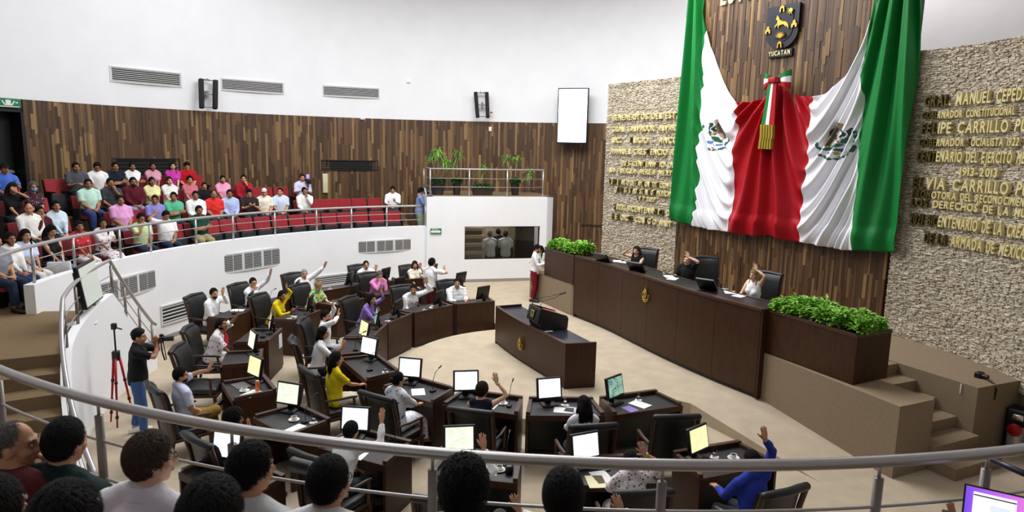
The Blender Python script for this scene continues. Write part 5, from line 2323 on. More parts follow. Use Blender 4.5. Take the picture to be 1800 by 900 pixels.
# notice sheet taped to a desk side
d_ = P2(5.75, 188.1, 0.62)
mb = MB()
mb.box((0, 0, 0), (0.21, 0.008, 0.29))
o = mb.obj('notice_sheet', mat('printed_notice', 'E6E8EC', .8, var=.15, vscale=40))
pn = at(485, 595, 0.62)
dn = P2(5.39, 183.0, 0.60)
o.location = P2(5.388, 179.4, 0.62)
o.rotation_euler = (0, 0, math.radians(179.4 - 180 + 90))
tag(o, 'white printed notice taped on desk front below pinkish monitor', 'notice')

# dais monitors and papers
for i, (px, py, lb) in enumerate(((1068, 461, 'low black monitor at the left end of presiding counter'), (1128, 477, 'tilted black monitor before the dark-haired presiding woman'), (1252, 508, 'tilted black monitor beside the man in black T-shirt'))):
    p = at(px, py, ZD1 - 0.045)
    t = monitor(p, RZF + PI * 0 + 0.25, lb, SCR_W)
    t.rotation_euler = (0, 0, RZF + PI + 0.3)
    t.children[0].rotation_euler = (-0.75, 0, 0)
    t.children[0].location = (0, 0.10, -0.06)
for px, py, rz, lb in ((1100, 461, 0.3, 'loose white papers before the dark-haired presiding woman'), (1085, 459, 0.9, 'second white sheet left of the dark-haired presiding woman'), (1182, 490, 0.5, 'white papers before the man in black T-shirt'), (1300, 520, 0.2, 'white papers before the blonde presiding woman'), (1283, 514, 0.8, 'small stack of sheets left of the blonde presiding woman'), (1176, 486, 1.0, 'second sheet before the man in black T-shirt')):
    sheet(at(px, py, ZD1 - 0.044), RZF + rz, lb)
for px, py, lb in ((1169, 480, 'water glass on the counter left of man in black'), (1275, 508, 'water glass on the counter near empty presiding chair')):
    glass(at(px, py, ZD1 - 0.044), lb)

# ================================================================== PEOPLE
SKIN = {'l': mat('skin_light', 'E0B294', 0.55, var=0.05, vscale=20), 'm': mat('skin_medium', 'C4906E', 0.55, var=0.05, vscale=20),
        'd': mat('skin_brown', 'A06E4E', 0.55, var=0.05, vscale=20)}
LIPM = mat('lips', '9C5348', 0.5)
EYEW = mat('eye_white', 'E6E2DC', 0.3)
EYED = mat('eye_brow_dark', '1C120D', 0.5)
HAIRM = {'k': mat('hair_black', '0E0B0A', 0.6, spec=0.22, bump=0.9, bscale=34, stretch=(6, 6, 1), var=0.3, vscale=30),
         'b': mat('hair_dark_brown', '2A1A12', 0.6, spec=0.22, bump=0.9, bscale=34, stretch=(6, 6, 1), var=0.3, vscale=30),
         'br': mat('hair_brown', '4D4030', 0.6, spec=0.22, bump=0.9, bscale=34, stretch=(6, 6, 1), var=0.35, vscale=30),
         'bl': mat('hair_blonde', 'B2935E', 0.6, spec=0.22, bump=0.9, bscale=34, stretch=(6, 6, 1), var=0.3, vscale=30),
         'g': mat('hair_grey', '6F6C69', 0.6, spec=0.22, bump=0.9, bscale=34, stretch=(6, 6, 1), var=0.3, vscale=30),
         'w': mat('hair_white', 'B9B5AE', 0.6, spec=0.22, bump=0.9, bscale=34, stretch=(6, 6, 1), var=0.2, vscale=30)}


def cloth(c):
    if c.startswith('*'):
        return {'*floral_blue': lambda: floral_mat('floral_blue', 'EEF0F6', ['7C93C8', 'A9B8DA', 'D8DCEC'], 20, 0.32),
                '*floral_rose': lambda: floral_mat('floral_rose', 'F1EEEE', ['B4435A', '3F5B3A', 'D88AA0', 'A0334A'], 26, 0.30),
                '*floral_violet': lambda: floral_mat('floral_violet', 'F0EEF0', ['7A55B5', '5A8F5A', '9C4FA8', 'F0EEF0'], 17, 0.30),
                '*floral_multi': lambda: floral_mat('floral_multi', 'D2D84C', ['3F9AC8', '4DA54A', 'E8C23A', '7C4FB8'], 14, 0.5),
                '*floral_dark': lambda: floral_mat('floral_dark', '3A1424', ['D9D2DC', 'A05C78', '3A1424'], 26, 0.30),
                '*floral_red': lambda: floral_mat('floral_red', 'B51F2C', ['E9D9C8', 'B51F2C', 'B51F2C'], 20, 0.28),
                '*lace_pink': lambda: floral_mat('lace_pink', 'E9E3E6', ['C9789A', '3B3B4A', 'E9E3E6', 'B86A90'], 18, 0.34)}[c]()
    return mat('cloth_' + c, c, 0.85, bump=0.45, bscale=16, sheen=0.04, spec=0.25, var=0.04, vscale=10)


# ---- batched voxel union: shapes are queued, evaluated together, and handed back as arrays
class Batch:
    def __init__(s):
        s.q = []

    def add(s, mb, vox, smooth=3, key=None):
        s.q.append((mb, vox, smooth, key))

    def run(s):
        obs = []
        for mb, vox, sm, key in s.q:
            me = bpy.data.meshes.new('tmp')
            me.from_pydata(mb.v, [], mb.f)
            o = bpy.data.objects.new('tmp', me)
            COL.objects.link(o)
            m = o.modifiers.new('r', 'REMESH')
            m.mode = 'VOXEL'
            m.voxel_size = vox
            if sm:
                q = o.modifiers.new('s', 'SMOOTH')
                q.factor = 0.5
                q.iterations = sm
            obs.append(o)
        dg = bpy.context.evaluated_depsgraph_get()
        out = {}
        for o, (mb, vox, sm, key) in zip(obs, s.q):
            me = o.evaluated_get(dg).data
            n = len(me.vertices)
            co_ = np.empty(n * 3, np.float32)
            me.vertices.foreach_get('co', co_)
            ls = np.empty(len(me.polygons), np.int32)
            lt = np.empty(len(me.polygons), np.int32)
            me.polygons.foreach_get('loop_start', ls)
            me.polygons.foreach_get('loop_total', lt)
            vi = np.empty(len(me.loops), np.int32)
            me.loops.foreach_get('vertex_index', vi)
            vi = vi.tolist()
            F = [tuple(vi[a:a + b]) for a, b in zip(ls.tolist(), lt.tolist())]
            out[key] = (co_.reshape(-1, 3).astype(float), F)
        for o in obs:
            me = o.data
            bpy.data.objects.remove(o)
            bpy.data.meshes.remove(me)
        s.q = []
        return out


def amesh(name, V, F, M, mats):
    me = bpy.data.meshes.new(name)
    me.from_pydata(V.tolist() if hasattr(V, 'tolist') else V, [], F)
    for m in mats:
        me.materials.append(m)
    if M is not None:
        me.polygons.foreach_set('material_index', M)
    me.polygons.foreach_set('use_smooth', [True] * len(me.polygons))
    me.update()
    return me


def tf(V, M):
    A = np.array(M)
    return V @ A[:3, :3].T + A[:3, 3]


# ---- base shapes: heads, hands
BT = Batch()


def head_raw(sex):
    mb = MB()
    k = 0.94 if sex == 'f' else 1.0
    mb.ell((0, -0.008, 0.022), (0.074 * k, 0.094, 0.103), 20, 14)
    mb.ell((0, 0.022, -0.045), (0.058 * k, 0.064, 0.068), 16, 10)
    mb.ell((0, 0.050, -0.092), (0.030 * k, 0.030, 0.026), 12, 8)
    for s_ in (-1, 1):
        mb.ell((s_ * 0.040 * k, 0.052, -0.028), (0.028, 0.028, 0.028), 10, 8)
        mb.ell((s_ * 0.079 * k, -0.008, -0.012), (0.012, 0.024, 0.034), 10, 8)
        mb.ell((s_ * 0.013, 0.098, -0.033), (0.011, 0.012, 0.010), 8, 6)
    mb.tube([(-0.042, 0.075, 0.030), (0, 0.088, 0.026), (0.042, 0.075, 0.030)], 0.012, 8, round_=True)
    mb.tube([(0, 0.085, 0.022), (0, 0.101, -0.008), (0, 0.110, -0.030)], [0.010, 0.012, 0.014], 8, round_=True)
    mb.tube([(-0.018, 0.082, -0.064), (0, 0.090, -0.063), (0.018, 0.082, -0.064)], 0.009, 8, round_=True)
    mb.tube([(0, -0.02, -0.05), (0, -0.025, -0.16)], [0.055 * k, 0.056 * k], 14)
    return mb


for sx in 'mf':
    BT.add(head_raw(sx), 0.0092, 1, 'head_' + sx)


def hand_raw(kind):
    """right hand: wrist at the origin, fingers along +Z, palm towards +Y, thumb on -X"""
    mb = MB()
    mb.rings([[(x * w_, y * t_ + oy, z) for x, y in ((-1, -.6), (-.6, -1), (.6, -1), (1, -.6), (1, .6), (.6, 1), (-.6, 1), (-1, .6))]
              for z, w_, t_, oy in ((-0.03, 0.026, 0.020, 0), (0.0, 0.028, 0.019, 0), (0.03, 0.038, 0.017, 0), (0.07, 0.043, 0.015, 0), (0.092, 0.041, 0.012, 0))])
    L = (0.072, 0.082, 0.076, 0.058)
    X = (-0.031, -0.0105, 0.0105, 0.030)
    for i in range(4):
        sp_ = (-0.10, -0.03, 0.04, 0.13)[i] * (1.0 if kind == 'open' else 0.4)
        c = {'open': (0.05, 0.12, 0.16), 'relax': (0.35, 0.55, 0.5), 'fist': (1.35, 1.5, 1.2), 'grip': (0.8, 0.9, 0.7)}[kind]
        p = Vector((X[i], 0.0, 0.086))
        P = [p]
        a = 0.0
        for j, f in enumerate((0.45, 0.32, 0.23)):
            a += c[j]
            d = Vector((math.sin(sp_) * math.cos(a), math.sin(a), math.cos(a) * math.cos(sp_)))
            p = p + d * L[i] * f
            P.append(p)
        mb.tube(P, [0.0098, 0.0092, 0.0085, 0.0072], 8, round_=True)
    tc = 0.35 if kind in ('fist', 'grip') else 0.0
    mb.tube([(-0.026, 0.004, 0.018), (-0.047, 0.014 + tc * 0.03, 0.045), (-0.064 + tc * 0.05, 0.02 + tc * 0.06, 0.070), (-0.074 + tc * 0.12, 0.024 + tc * 0.09, 0.092)], [0.014, 0.0125, 0.011, 0.0085], 8, round_=True)
    return mb


for hk in ('open', 'relax', 'fist', 'grip'):
    BT.add(hand_raw(hk), 0.0068, 1, 'hand_' + hk)


# ---- hair
SKC, SKR = Vector((0, -0.008, 0.022)), (0.074, 0.094, 0.103)


def hair_cap(line, thick, amp=0.0, seed=1, seg=40, rg=28, freq=7.0, strands=0):
    """closed shell: outside the skull where hair grows, sunk into it elsewhere"""
    rr = random.Random(seed)
    ph = [rr.uniform(0, 6) for _ in range(8)]
    R = []
    az_k = [0, 35, 60, 85, 105, 130, 180]
    for j in range(rg + 1):
        el = -math.radians(62) + (math.radians(62) + PI / 2 * 0.985) * j / rg
        ring = []
        for i in range(seg):
            az = 2 * PI * i / seg
            dirv = Vector((math.sin(az) * math.cos(el), math.cos(az) * math.cos(el), math.sin(el)))
            a = abs((math.degrees(az) + 180) % 360 - 180)
            hl = np.interp(a, az_k, line)
            e = (math.degrees(el) - hl) / 9.0
            s_ = min(max(e, -1), 1) * 0.5 + 0.5
            s_ = s_ * s_ * (3 - 2 * s_)
            n = math.sin(freq * dirv.x * 2 + ph[0] + 2 * dirv.z) * math.sin(freq * dirv.y * 1.7 + ph[1]) + 0.6 * math.sin(freq * 2.3 * dirv.x + ph[2]) * math.sin(freq * 2.1 * dirv.z + ph[3] + dirv.y * 3) \
                + 0.5 * math.sin(freq * 4.1 * dirv.y + ph[4]) * math.sin(freq * 3.7 * dirv.x + ph[5])
            grow = thick * (0.70 + 0.30 * max(0, dirv.z) + 0.10 * max(0, -dirv.y) + 0.45 * abs(dirv.x))
            k = 0.90 * (1 - s_) + s_ * (1.0 + grow + amp * n)
            ring.append((SKC.x + dirv.x * SKR[0] * k, SKC.y + dirv.y * SKR[1] * k, SKC.z + dirv.z * SKR[2] * k))
        R.append(ring)
    mb = MB()
    mb.rings(R)
    # loose locks lying over the shell so that it reads as hair
    ns = strands
    k_ = 0
    L0 = 0.028 + 0.05 * thick
    while k_ < ns:
        el = math.asin(rr.uniform(-0.8, 1.0))
        az = rr.uniform(0, 2 * PI)
        a = abs((math.degrees(az) + 180) % 360 - 180)
        e = (math.degrees(el) - np.interp(a, az_k, line)) / 9.0
        if e < -0.15:
            k_ += 0.3
            continue
        k_ += 1
        d0 = Vector((math.sin(az) * math.cos(el), math.cos(az) * math.cos(el), math.sin(el)))
        flow = (d0 - Vector((0, -0.35, 0.94)))
        flow = flow + Vector((rr.gauss(0, .3), rr.gauss(0, .3), rr.gauss(0, .3))) * (0.6 + amp * 25)
        flow = flow - d0 * flow.dot(d0)
        if flow.length < 1e-3:
            continue
        flow.normalize()
        sd = d0.cross(flow)
        grow = thick * (0.70 + 0.30 * max(0, d0.z) + 0.10 * max(0, -d0.y) + 0.45 * abs(d0.x)) * min(1, max(0.2, e * .5 + .5))
        L = L0 * rr.uniform(0.6, 1.3)
        wv = 0.0022 * rr.uniform(0.7, 1.4)
        P = []
        for f_, h_ in ((0, 0.985), (0.5, 1.035 + amp), (1, 1.02 + amp * rr.uniform(-1, 2.5))):
            q = d0 + flow * (L * f_ / 0.09)
            q.normalize()
            kk = (1 + grow) * h_
            P.append(Vector((SKC.x + q.x * SKR[0] * kk, SKC.y + q.y * SKR[1] * kk, SKC.z + q.z * SKR[2] * kk)))
        mb.add([P[0] - sd * wv, P[0] + sd * wv, P[1] + sd * wv, P[1] - sd * wv, P[2]], [(0, 1, 2, 3), (3, 2, 4)])
    return mb


LINE_S = [46, 42, 24, -6, -12, -30, -40]
LINE_R = [62, 48, 20, -8, -12, -30, -40]
LINE_B = [92, 80, 40, 4, -8, -26, -46]
LINE_F = [40, 34, 14, -14, -30, -48, -56]
HAIRS = {}


def queue_hair():
    HAIRS['short'] = hair_cap(LINE_S, 0.14, 0.018, 1, 48, 34, 10, strands=3200)
    HAIRS['short2'] = hair_cap(LINE_S, 0.19, 0.026, 5, 52, 36, 12, strands=3200)
    HAIRS['crop'] = hair_cap(LINE_S, 0.09, 0.008, 2, strands=1500)
    HAIRS['receding'] = hair_cap(LINE_R, 0.14, 0.014, 3, strands=3200)
    HAIRS['bald'] = hair_cap(LINE_B, 0.04, 0.004, 4, strands=900)
    HAIRS['curly'] = hair_cap(LINE_S, 0.36, 0.085, 6, 64, 46, 14, strands=3200)
    HAIRS['shaggy'] = hair_cap([36, 34, 14, -10, -20, -38, -46], 0.17, 0.025, 7, 48, 34, 8, strands=3200)
    q = {}
    b = hair_cap(LINE_F, 0.15, 0.012, 8)
    for s_ in (-1, 1):
        b.tube([(s_ * 0.066, -0.03, 0.03), (s_ * 0.086, -0.035, -0.05), (s_ * 0.088, -0.02, -0.14), (s_ * 0.080, 0.03, -0.24)], [0.03, 0.032, 0.032, 0.02], 10, round_=True)
    for x in (-0.05, 0, 0.05):
        b.tube([(x, -0.075, 0.03), (x * 1.2, -0.098, -0.06), (x * 1.3, -0.10, -0.17), (x * 1.2, -0.095, -0.30)], [0.04, 0.042, 0.042, 0.022], 10, round_=True)
    q['long'] = b
    b = hair_cap(LINE_F, 0.16, 0.012, 9)
    for s_ in (-1, 1):
        b.tube([(s_ * 0.064, -0.03, 0.03), (s_ * 0.084, -0.03, -0.05), (s_ * 0.082, -0.01, -0.12)], [0.03, 0.034, 0.024], 10, round_=True)
    for x in (-0.045, 0.045):
        b.tube([(x, -0.075, 0.03), (x * 1.2, -0.094, -0.05), (x * 1.1, -0.085, -0.13)], [0.042, 0.045, 0.03], 10, round_=True)
    q['bob'] = b
    b = hair_cap(LINE_F, 0.09, 0.008, 10)
    b.ell((0, -0.115, 0.02), (0.045, 0.04, 0.045), 14, 10)
    q['bun'] = b
    b = hair_cap(LINE_F, 0.10, 0.008, 11)
    b.tube([(0, -0.10, 0.03), (0, -0.135, 0.0), (0, -0.135, -0.10), (0, -0.115, -0.22)], [0.025, 0.034, 0.03, 0.014], 10, round_=True)
    q['tail'] = b
    for k, v in q.items():
        BT.add(v, 0.009, 2, 'hair_' + k)


queue_hair()
BASE = BT.run()
HAIRME = {}
for k, v in HAIRS.items():
    HAIRME[k] = v.mesh('hair_' + k, [HAIRM['k']], True)
for k in ('long', 'bob', 'bun', 'tail'):
    V, F = BASE['hair_' + k]
    th = {'long': 0.15, 'bob': 0.16, 'bun': 0.09, 'tail': 0.10}[k]
    st = hair_cap(LINE_F, th, 0.006, 21, 8, 6, strands=2600)
    st.f = st.f[-5200:]
    n0 = 9 * 0
    V2 = np.array(st.v)
    # drapes: long locks down the hanging hair follow its surface
    rr = random.Random(5)
    ext_v, ext_f = [], []
    low = np.where(V[:, 2] < -0.03)[0]
    for _ in range(900 if k in ('long', 'bob', 'tail') else 0):
        p_ = V[rr.choice(low)] if len(low) else V[0]
        c_ = np.array([0, -0.02, p_[2]])
        o_ = p_ - c_
        o_ /= np.linalg.norm(o_) + 1e-6
        a_ = p_ + o_ * 0.001
        b_ = p_ + o_ * 0.006 + np.array([rr.gauss(0, .004), rr.gauss(0, .004), -0.03])
        c2 = p_ + o_ * 0.003 + np.array([rr.gauss(0, .008), rr.gauss(0, .008), -0.065])
        sdv = np.cross(o_, [0, 0, 1.0]) * 0.0022
        i0 = len(ext_v)
        ext_v += [a_ - sdv, a_ + sdv, b_ + sdv, b_ - sdv, c2]
        ext_f += [(i0, i0 + 1, i0 + 2, i0 + 3), (i0 + 3, i0 + 2, i0 + 4)]
    nV = len(V)
    allV = np.concatenate([V, V2] + ([np.array(ext_v)] if ext_v else []))
    allF = list(F) + [tuple(i + nV for i in f) for f in st.f] + [tuple(i + nV + len(V2) for i in f) for f in ext_f]
    HAIRME[k] = amesh('hair_' + k, allV, allF, None, [HAIRM['k']])


def rot_between(fin, palm):
    """rotation taking the hand template (fingers +Z, palm +Y) to these directions"""
    z = Vector(fin).normalized()
    y = Vector(palm)
    y = (y - z * y.dot(z))
    y = y.normalized() if y.length > 1e-5 else z.orthogonal().normalized()
    x = y.cross(z)
    M = Matrix.Identity(4)
    for i in range(3):
        M[i][0], M[i][1], M[i][2] = x[i], y[i], z[i]
    return M


ARM = {  # wrist target from the shoulder of the RIGHT arm (x out, y forward, z up), elbow hint, finger dir, palm dir, hand kind
    'desk': ((-0.06, 0.40, -0.26), (0.5, -0.2, -1), (-0.3, 1, -0.05), (0, 0, -1), 'relax'),
    'lap': ((-0.13, 0.26, -0.40), (0.6, -0.5, -0.6), (-0.7, 0.6, -0.2), (0, -0.2, -1), 'relax'),
    'knee': ((-0.06, 0.38, -0.42), (0.5, -0.4, -0.5), (0, 1, -0.4), (0, 0, -1), 'relax'),
    'cross': ((-0.30, 0.20, -0.20), (0.5, 0.2, -1), (-1, 0.1, 0.15), (0, -1, 0), 'relax'),
    'chin': ((-0.15, 0.16, 0.04), (0.5, 0.3, -1), (-0.3, 0.0, 1), (-0.4, -1, 0), 'fist'),
    'brow': ((-0.17, 0.15, 0.14), (0.8, 0.4, -0.6), (-0.6, -0.1, 0.8), (0, -1, 0.2), 'relax'),
    'phone': ((-0.14, 0.33, -0.16), (0.5, 0, -1), (-0.2, 0.8, 0.6), (-0.5, 0, 0.8), 'grip'),
    'up': ((0.06, 0.14, 0.46), (1, 0.2, -0.1), (0.02, 0.08, 1), (0, 1, 0), 'open'),
    'upbent': ((0.08, 0.26, 0.16), (0.6, 0.1, -1), (0.02, 0.1, 1), (-0.2, 1, 0), 'open'),
    'side': ((0.06, 0.03, -0.53), (0.2, -1, 0), (0, 0.05, -1), (-1, 0, 0), 'relax'),
    'front': ((-0.08, 0.34, -0.20), (0.4, -0.2, -1), (-0.4, 0.9, 0.1), (-0.3, 0, -1), 'relax'),
    'cam': ((-0.13, 0.30, 0.10), (0.6, 0.1, -0.8), (-0.3, 0.6, 0.7), (-1, 0.2, 0), 'grip'),
    'head': ((0.02, -0.02, 0.24), (1, 0.3, 0.3), (-0.6, -0.3, 0.6), (-0.6, -0.4, -0.5), 'relax'),
    'down': ((0.04, 0.10, -0.46), (0.4, -0.8, 0), (0, 0.4, -1), (-1, 0, 0), 'relax'),
}


def ik(Sh, Wr, hint, l1, l2):
    d = Wr - Sh
    L = d.length
    mx = (l1 + l2) * 0.995
    if L > mx:
        Wr = Sh + d * (mx / L)
        d = Wr - Sh
        L = mx
    dn = d / L
    a = (l1 * l1 - l2 * l2 + L * L) / (2 * L)
    h = math.sqrt(max(l1 * l1 - a * a, 0))
    hv = Vector(hint) - dn * Vector(hint).dot(dn)
    hv = hv.normalized() if hv.length > 1e-5 else dn.orthogonal()
    return Sh + dn * a + hv * h, Wr


PB_ = Batch()
TEMPL = {}
PEOPLE = []


def rnd_t(x):
    return tuple(round(v, 2) for v in x)


def pose_raw(key, p):
    """queue the voxel unions for one pose; p: dict of pose settings"""
    f = p['sex'] == 'f'
    g = p.get('girth', 1.0)
    sit = p['pose'] == 'sit'
    hz = 0.575 if sit else 0.94
    lean = p.get('lean', 0.05)
    H_ = Vector((0, 0, hz))
    spv = Vector((p.get('tilt', 0) * 0.6, math.sin(lean), math.cos(lean)))
    spv.normalize()
    fwd = Vector((0, math.cos(lean), -math.sin(lean)))
    N = H_ + spv * 0.50
    shw = 0.167 if f else 0.20
    HC = N + (spv * 0.7 + Vector((0, 0.25, 0.75))).normalized() * 0.152
    body, shirt, pants = MB(), MB(), MB()
    seg = 16

    def torso(mb, add, t0, t1, gb=1.0):
        ks = [(-0.10, .165, .12), (0.0, .17, .125), (.12, .150, .112), (.25, .158, .115), (.36, .172, .112), (.43, .150, .092), (.485, .075, .066), (.51, .06, .06)]
        if f:
            ks = [(-0.10, .170, .12), (0.0, .17, .125), (.12, .132, .10), (.25, .142, .108), (.36, .152, .10), (.43, .132, .082), (.485, .065, .058), (.51, .052, .052)]
        R = []
        for t, a, b in ks:
            if t < t0 - 1e-6 or t > t1 + 1e-6:
                continue
            gg = g if t < 0.3 else 1 + (g - 1) * 0.45
            fa, fb = 1 + (gg - 1) * 0.7, gg
            off = fwd * ((gg - 1) * 0.07 if t < 0.3 else 0)
            c = H_ + spv * t + off
            R.append([c + Vector((1, 0, 0)) * ((a * fa + add) * math.cos(q)) + fwd * ((b * fb + add) * math.sin(q)) for q in [2 * PI * i / seg for i in range(seg)]])
        mb.rings(R)

    torso(body, 0, -1, 1)
    if f:
        for s_ in (-1, 1):
            c = H_ + spv * 0.29 + fwd * 0.085 * (1 + (g - 1) * .5) + Vector((s_ * 0.07, 0, 0))
            for mb, ad in ((body, 0), (shirt, 0.014)):
                mb.ell(c, (0.066 + ad, 0.06 + ad, 0.066 + ad), 12, 8)
    body.tube([N - spv * 0.05, HC - Vector((0, 0.02, 0.05))], [0.060 if not f else 0.050, 0.054 if not f else 0.045], 12, round_=True)
    for s_ in (-1, 1):
        a_ = N + spv * 0.035 + Vector((s_ * 0.03, 0, 0)) - fwd * 0.02
        b_ = H_ + spv * 0.455 + Vector((s_ * shw * 0.92, 0, 0)) - fwd * 0.01
        body.tube([a_, a_.lerp(b_, .5) - Vector((0, 0, 0.004)), b_], [0.042, 0.05, 0.046], 10, round_=True)
        if p.get('sleeve') != 'none':
            shirt.tube([a_ - spv * 0.004, a_.lerp(b_, .5), b_], [0.052, 0.064, 0.062], 10, round_=True)
        else:
            shirt.tube([a_ - spv * 0.02, a_.lerp(b_, .5), a_.lerp(b_, .8)], [0.050, 0.063, 0.058], 10, round_=True)
    # arms
    hands = []
    sleeve = p.get('sleeve', 'long')
    l1, l2 = (0.285, 0.255) if not f else (0.262, 0.235)
    ends = {}
    for s_, nm in ((1, 'R'), (-1, 'L')):
        A = p['arm' + nm]
        Sh = H_ + spv * (0.452 if not f else 0.437) + Vector((s_ * shw, 0, 0))
        if isinstance(A, tuple):     # ('up', local wrist target)
            base, tgt = A
            off, hint, fin, palm, hk = ARM[base]
            W_ = Vector(tgt)
        else:
            off, hint, fin, palm, hk = ARM[A]
            W_ = Sh + Vector((s_ * off[0], off[1], off[2]))
        hint = Vector((s_ * hint[0], hint[1], hint[2]))
        if A == 'cross' and s_ < 0:
            W_ = W_ + Vector((0, 0.045, -0.05))
        up = W_.z > Sh.z + 0.2
        if up:
            Sh = Sh + Vector((-s_ * 0.012, 0, 0.035))
        E, W2 = ik(Sh, W_, hint, l1, l2)
        w_ = 1 + (g - 1) * 0.6
        k = 0.86 if f else 1.0
        body.tube([Sh - Vector((s_ * 0.05, 0, 0.01)), Sh, Sh.lerp(E, .5), E, E.lerp(W2, .35), W2], [0.05 * k * w_, 0.056 * k * w_, 0.046 * k * w_, 0.038 * k * w_, 0.040 * k * w_, 0.026 * k], 12, round_=True)
        fd = Vector((s_ * fin[0], fin[1], fin[2]))
        pd = Vector((s_ * palm[0], palm[1], palm[2]))
        if isinstance(A, tuple) and A[0] == 'up':
            fd = (fd + (W2 - E).normalized() * 0.6)
        M = Matrix.Translation(W2) @ rot_between(fd, pd) @ Matrix.Diagonal((s_ * 0.95 * k ** .5, 0.95 * k ** .5, 0.98 * k ** .5, 1))
        hands.append((hk, M, s_))
        ends[nm] = (Sh, E, W2)
        if sleeve != 'none':
            r1, r2 = 0.070 * k * w_, 0.062 * k * w_
            q = [Sh - Vector((s_ * 0.07, 0, 0.0)), Sh, Sh.lerp(E, .55)]
            rr = [0.066 * w_ * k, r1, r2]
            if sleeve == 'short':
                q.append(Sh.lerp(E, .82))
                rr.append(r2 * 1.02)
            elif sleeve == 'wide':
                q += [Sh.lerp(E, .95)]
                rr += [r2 * 1.35]
            else:
                q += [E, E.lerp(W2, .5), E.lerp(W2, .93)]
                rr += [0.053 * k * w_, 0.048 * k * w_, 0.038 * k]
            shirt.tube(q, rr, 12)
        else:
            shirt.tube([Sh - Vector((s_ * 0.08, 0, 0)), Sh - Vector((s_ * 0.02, 0, -0.012))], [0.06 * k, 0.05 * k], 10, round_=True)
    torso(shirt, 0.020, -0.10 if not p.get('tucked') else 0.0, 0.51 if sleeve != 'none' else 0.485)
    if p.get('collar', not f):
        c = N + spv * 0.022
        ring = [c + Vector((0.070 * math.cos(a), 0.0, 0)) + fwd * (0.066 * math.sin(a) - 0.004) + spv * (0.03 * -math.sin(a)) for a in np.linspace(0, 2 * PI, 15)]
        shirt.tube(ring, 0.016, 8)
    # legs
    feet = []
    ha = 0.095
    for s_, i in ((1, 0), (-1, 1)):
        if sit:
            hp = H_ + Vector((s_ * ha, 0.0, -0.02))
            K = Vector((s_ * (0.12 if not f else 0.085), 0.43, 0.50))
            A_ = Vector((s_ * 0.115, 0.44 + 0.02 * i, 0.085))
            toe = A_ + Vector((s_ * 0.02, 0.15, -0.045))
            if p.get('crossleg') and s_ > 0:
                K = Vector((0.10, 0.42, 0.60))
                A_ = Vector((-0.20, 0.46, 0.52))
                toe = A_ + Vector((-0.06, 0.12, 0.05))
            rad = [0.092, 0.084, 0.062, 0.056, 0.042]
            P = [hp, hp.lerp(K, .45), K, K.lerp(A_, .35), A_]
        else:
            st = p.get('stride', 0.0)
            hp = H_ + Vector((s_ * ha, 0, -0.03))
            K = Vector((s_ * 0.10, 0.02 + s_ * st * 0.5, 0.49))
            A_ = Vector((s_ * 0.105, -0.03 + s_ * st, 0.085))
            toe = A_ + Vector((s_ * 0.03, 0.16, -0.045))
            rad = [0.095, 0.086, 0.060, 0.058, 0.042]
            P = [hp, hp.lerp(K, .45), K, K.lerp(A_, .3), A_]
        gl = 1 + (g - 1) * 0.6
        body.tube(P, [r * gl for r in rad], 12, round_=True)
        body.tube([A_ - Vector((0, 0.03, 0.02)), toe], [0.038, 0.032], 10, round_=True)
        feet.append((A_, toe, s_))
        if not p.get('skirt'):
            pr = [0.105, 0.097, 0.077, 0.072, 0.064]
            A2 = P[-2].lerp(A_, 0.86)
            pants.tube(P[:-1] + [A2], [r * gl for r in pr], 12)
    c0 = H_ + Vector((0, 0, 0))
    pants.ell(c0 + Vector((0, 0, -0.005)), (0.185 * (1 + (g - 1) * .7), 0.145 * g, 0.115), 16, 10)
    if p.get('skirt'):
        if sit:
            R = []
            for y, z, a, b in ((-0.08, 0.56, .17, .10), (0.05, 0.555, .2, .115), (0.25, 0.545, .2, .10), (0.44, 0.535, .19, .085), (0.51, 0.47, .19, .06), (0.52, 0.30, .20, .05), (0.52, 0.18, .21, .05)):
                dirv = Vector((0, 1, 0)) if y < 0.45 else Vector((0, 0.25, -1))
                upv = Vector((0, 0, 1)) if y < 0.45 else Vector((0, 1, 0.2)).normalized()
                R.append([Vector((a * math.cos(q), y, z)) + upv * b * math.sin(q) for q in [2 * PI * i / 16 for i in range(16)]])
            pants.rings(R)
        else:
            pants.tube([H_ + Vector((0, 0, 0.05)), Vector((0, 0, 0.25))], [0.17, 0.24], 16)
    vb = p.get('vox', 0.0225)
    PB_.add(body, vb, 2, (key, 'body'))
    PB_.add(shirt, vb * 0.95, 3, (key, 'shirt'))
    PB_.add(pants, vb, 3, (key, 'trousers'))
    Mh = Matrix.Translation(HC) @ Matrix.Rotation(p.get('yaw', 0), 4, 'Z') @ Matrix.Rotation(p.get('roll', 0), 4, 'Y') @ Matrix.Rotation(-p.get('nod', 0), 4, 'X')
    sc = p.get('headk', 0.97 if not f else 0.95)
    Mh = Mh @ Matrix.Diagonal((sc, sc, sc, 1))
    return dict(vox=vb, hands=hands, Mh=Mh, feet=feet, ends=ends, N=N, H=H_, sp=spv, fwd=fwd)


def crumple(V, seed, amp):
    r = np.random.default_rng(seed)
    out = V.copy()
    for k in range(5):
        w_ = r.normal(size=3) * (14 + 9 * k)
        d = r.normal(size=3)
        d /= np.linalg.norm(d)
        out += np.outer(np.sin(V @ w_ + r.uniform(0, 6)), d) * amp / (1 + 0.5 * k)
    return out


def person_key(p):
    return repr(sorted((k, v) for k, v in p.items() if k in ('sex', 'girth', 'pose', 'lean', 'tilt', 'armL', 'armR', 'sleeve', 'tucked', 'collar', 'crossleg', 'skirt', 'yaw', 'nod', 'roll', 'stride', 'vox', 'headk')))


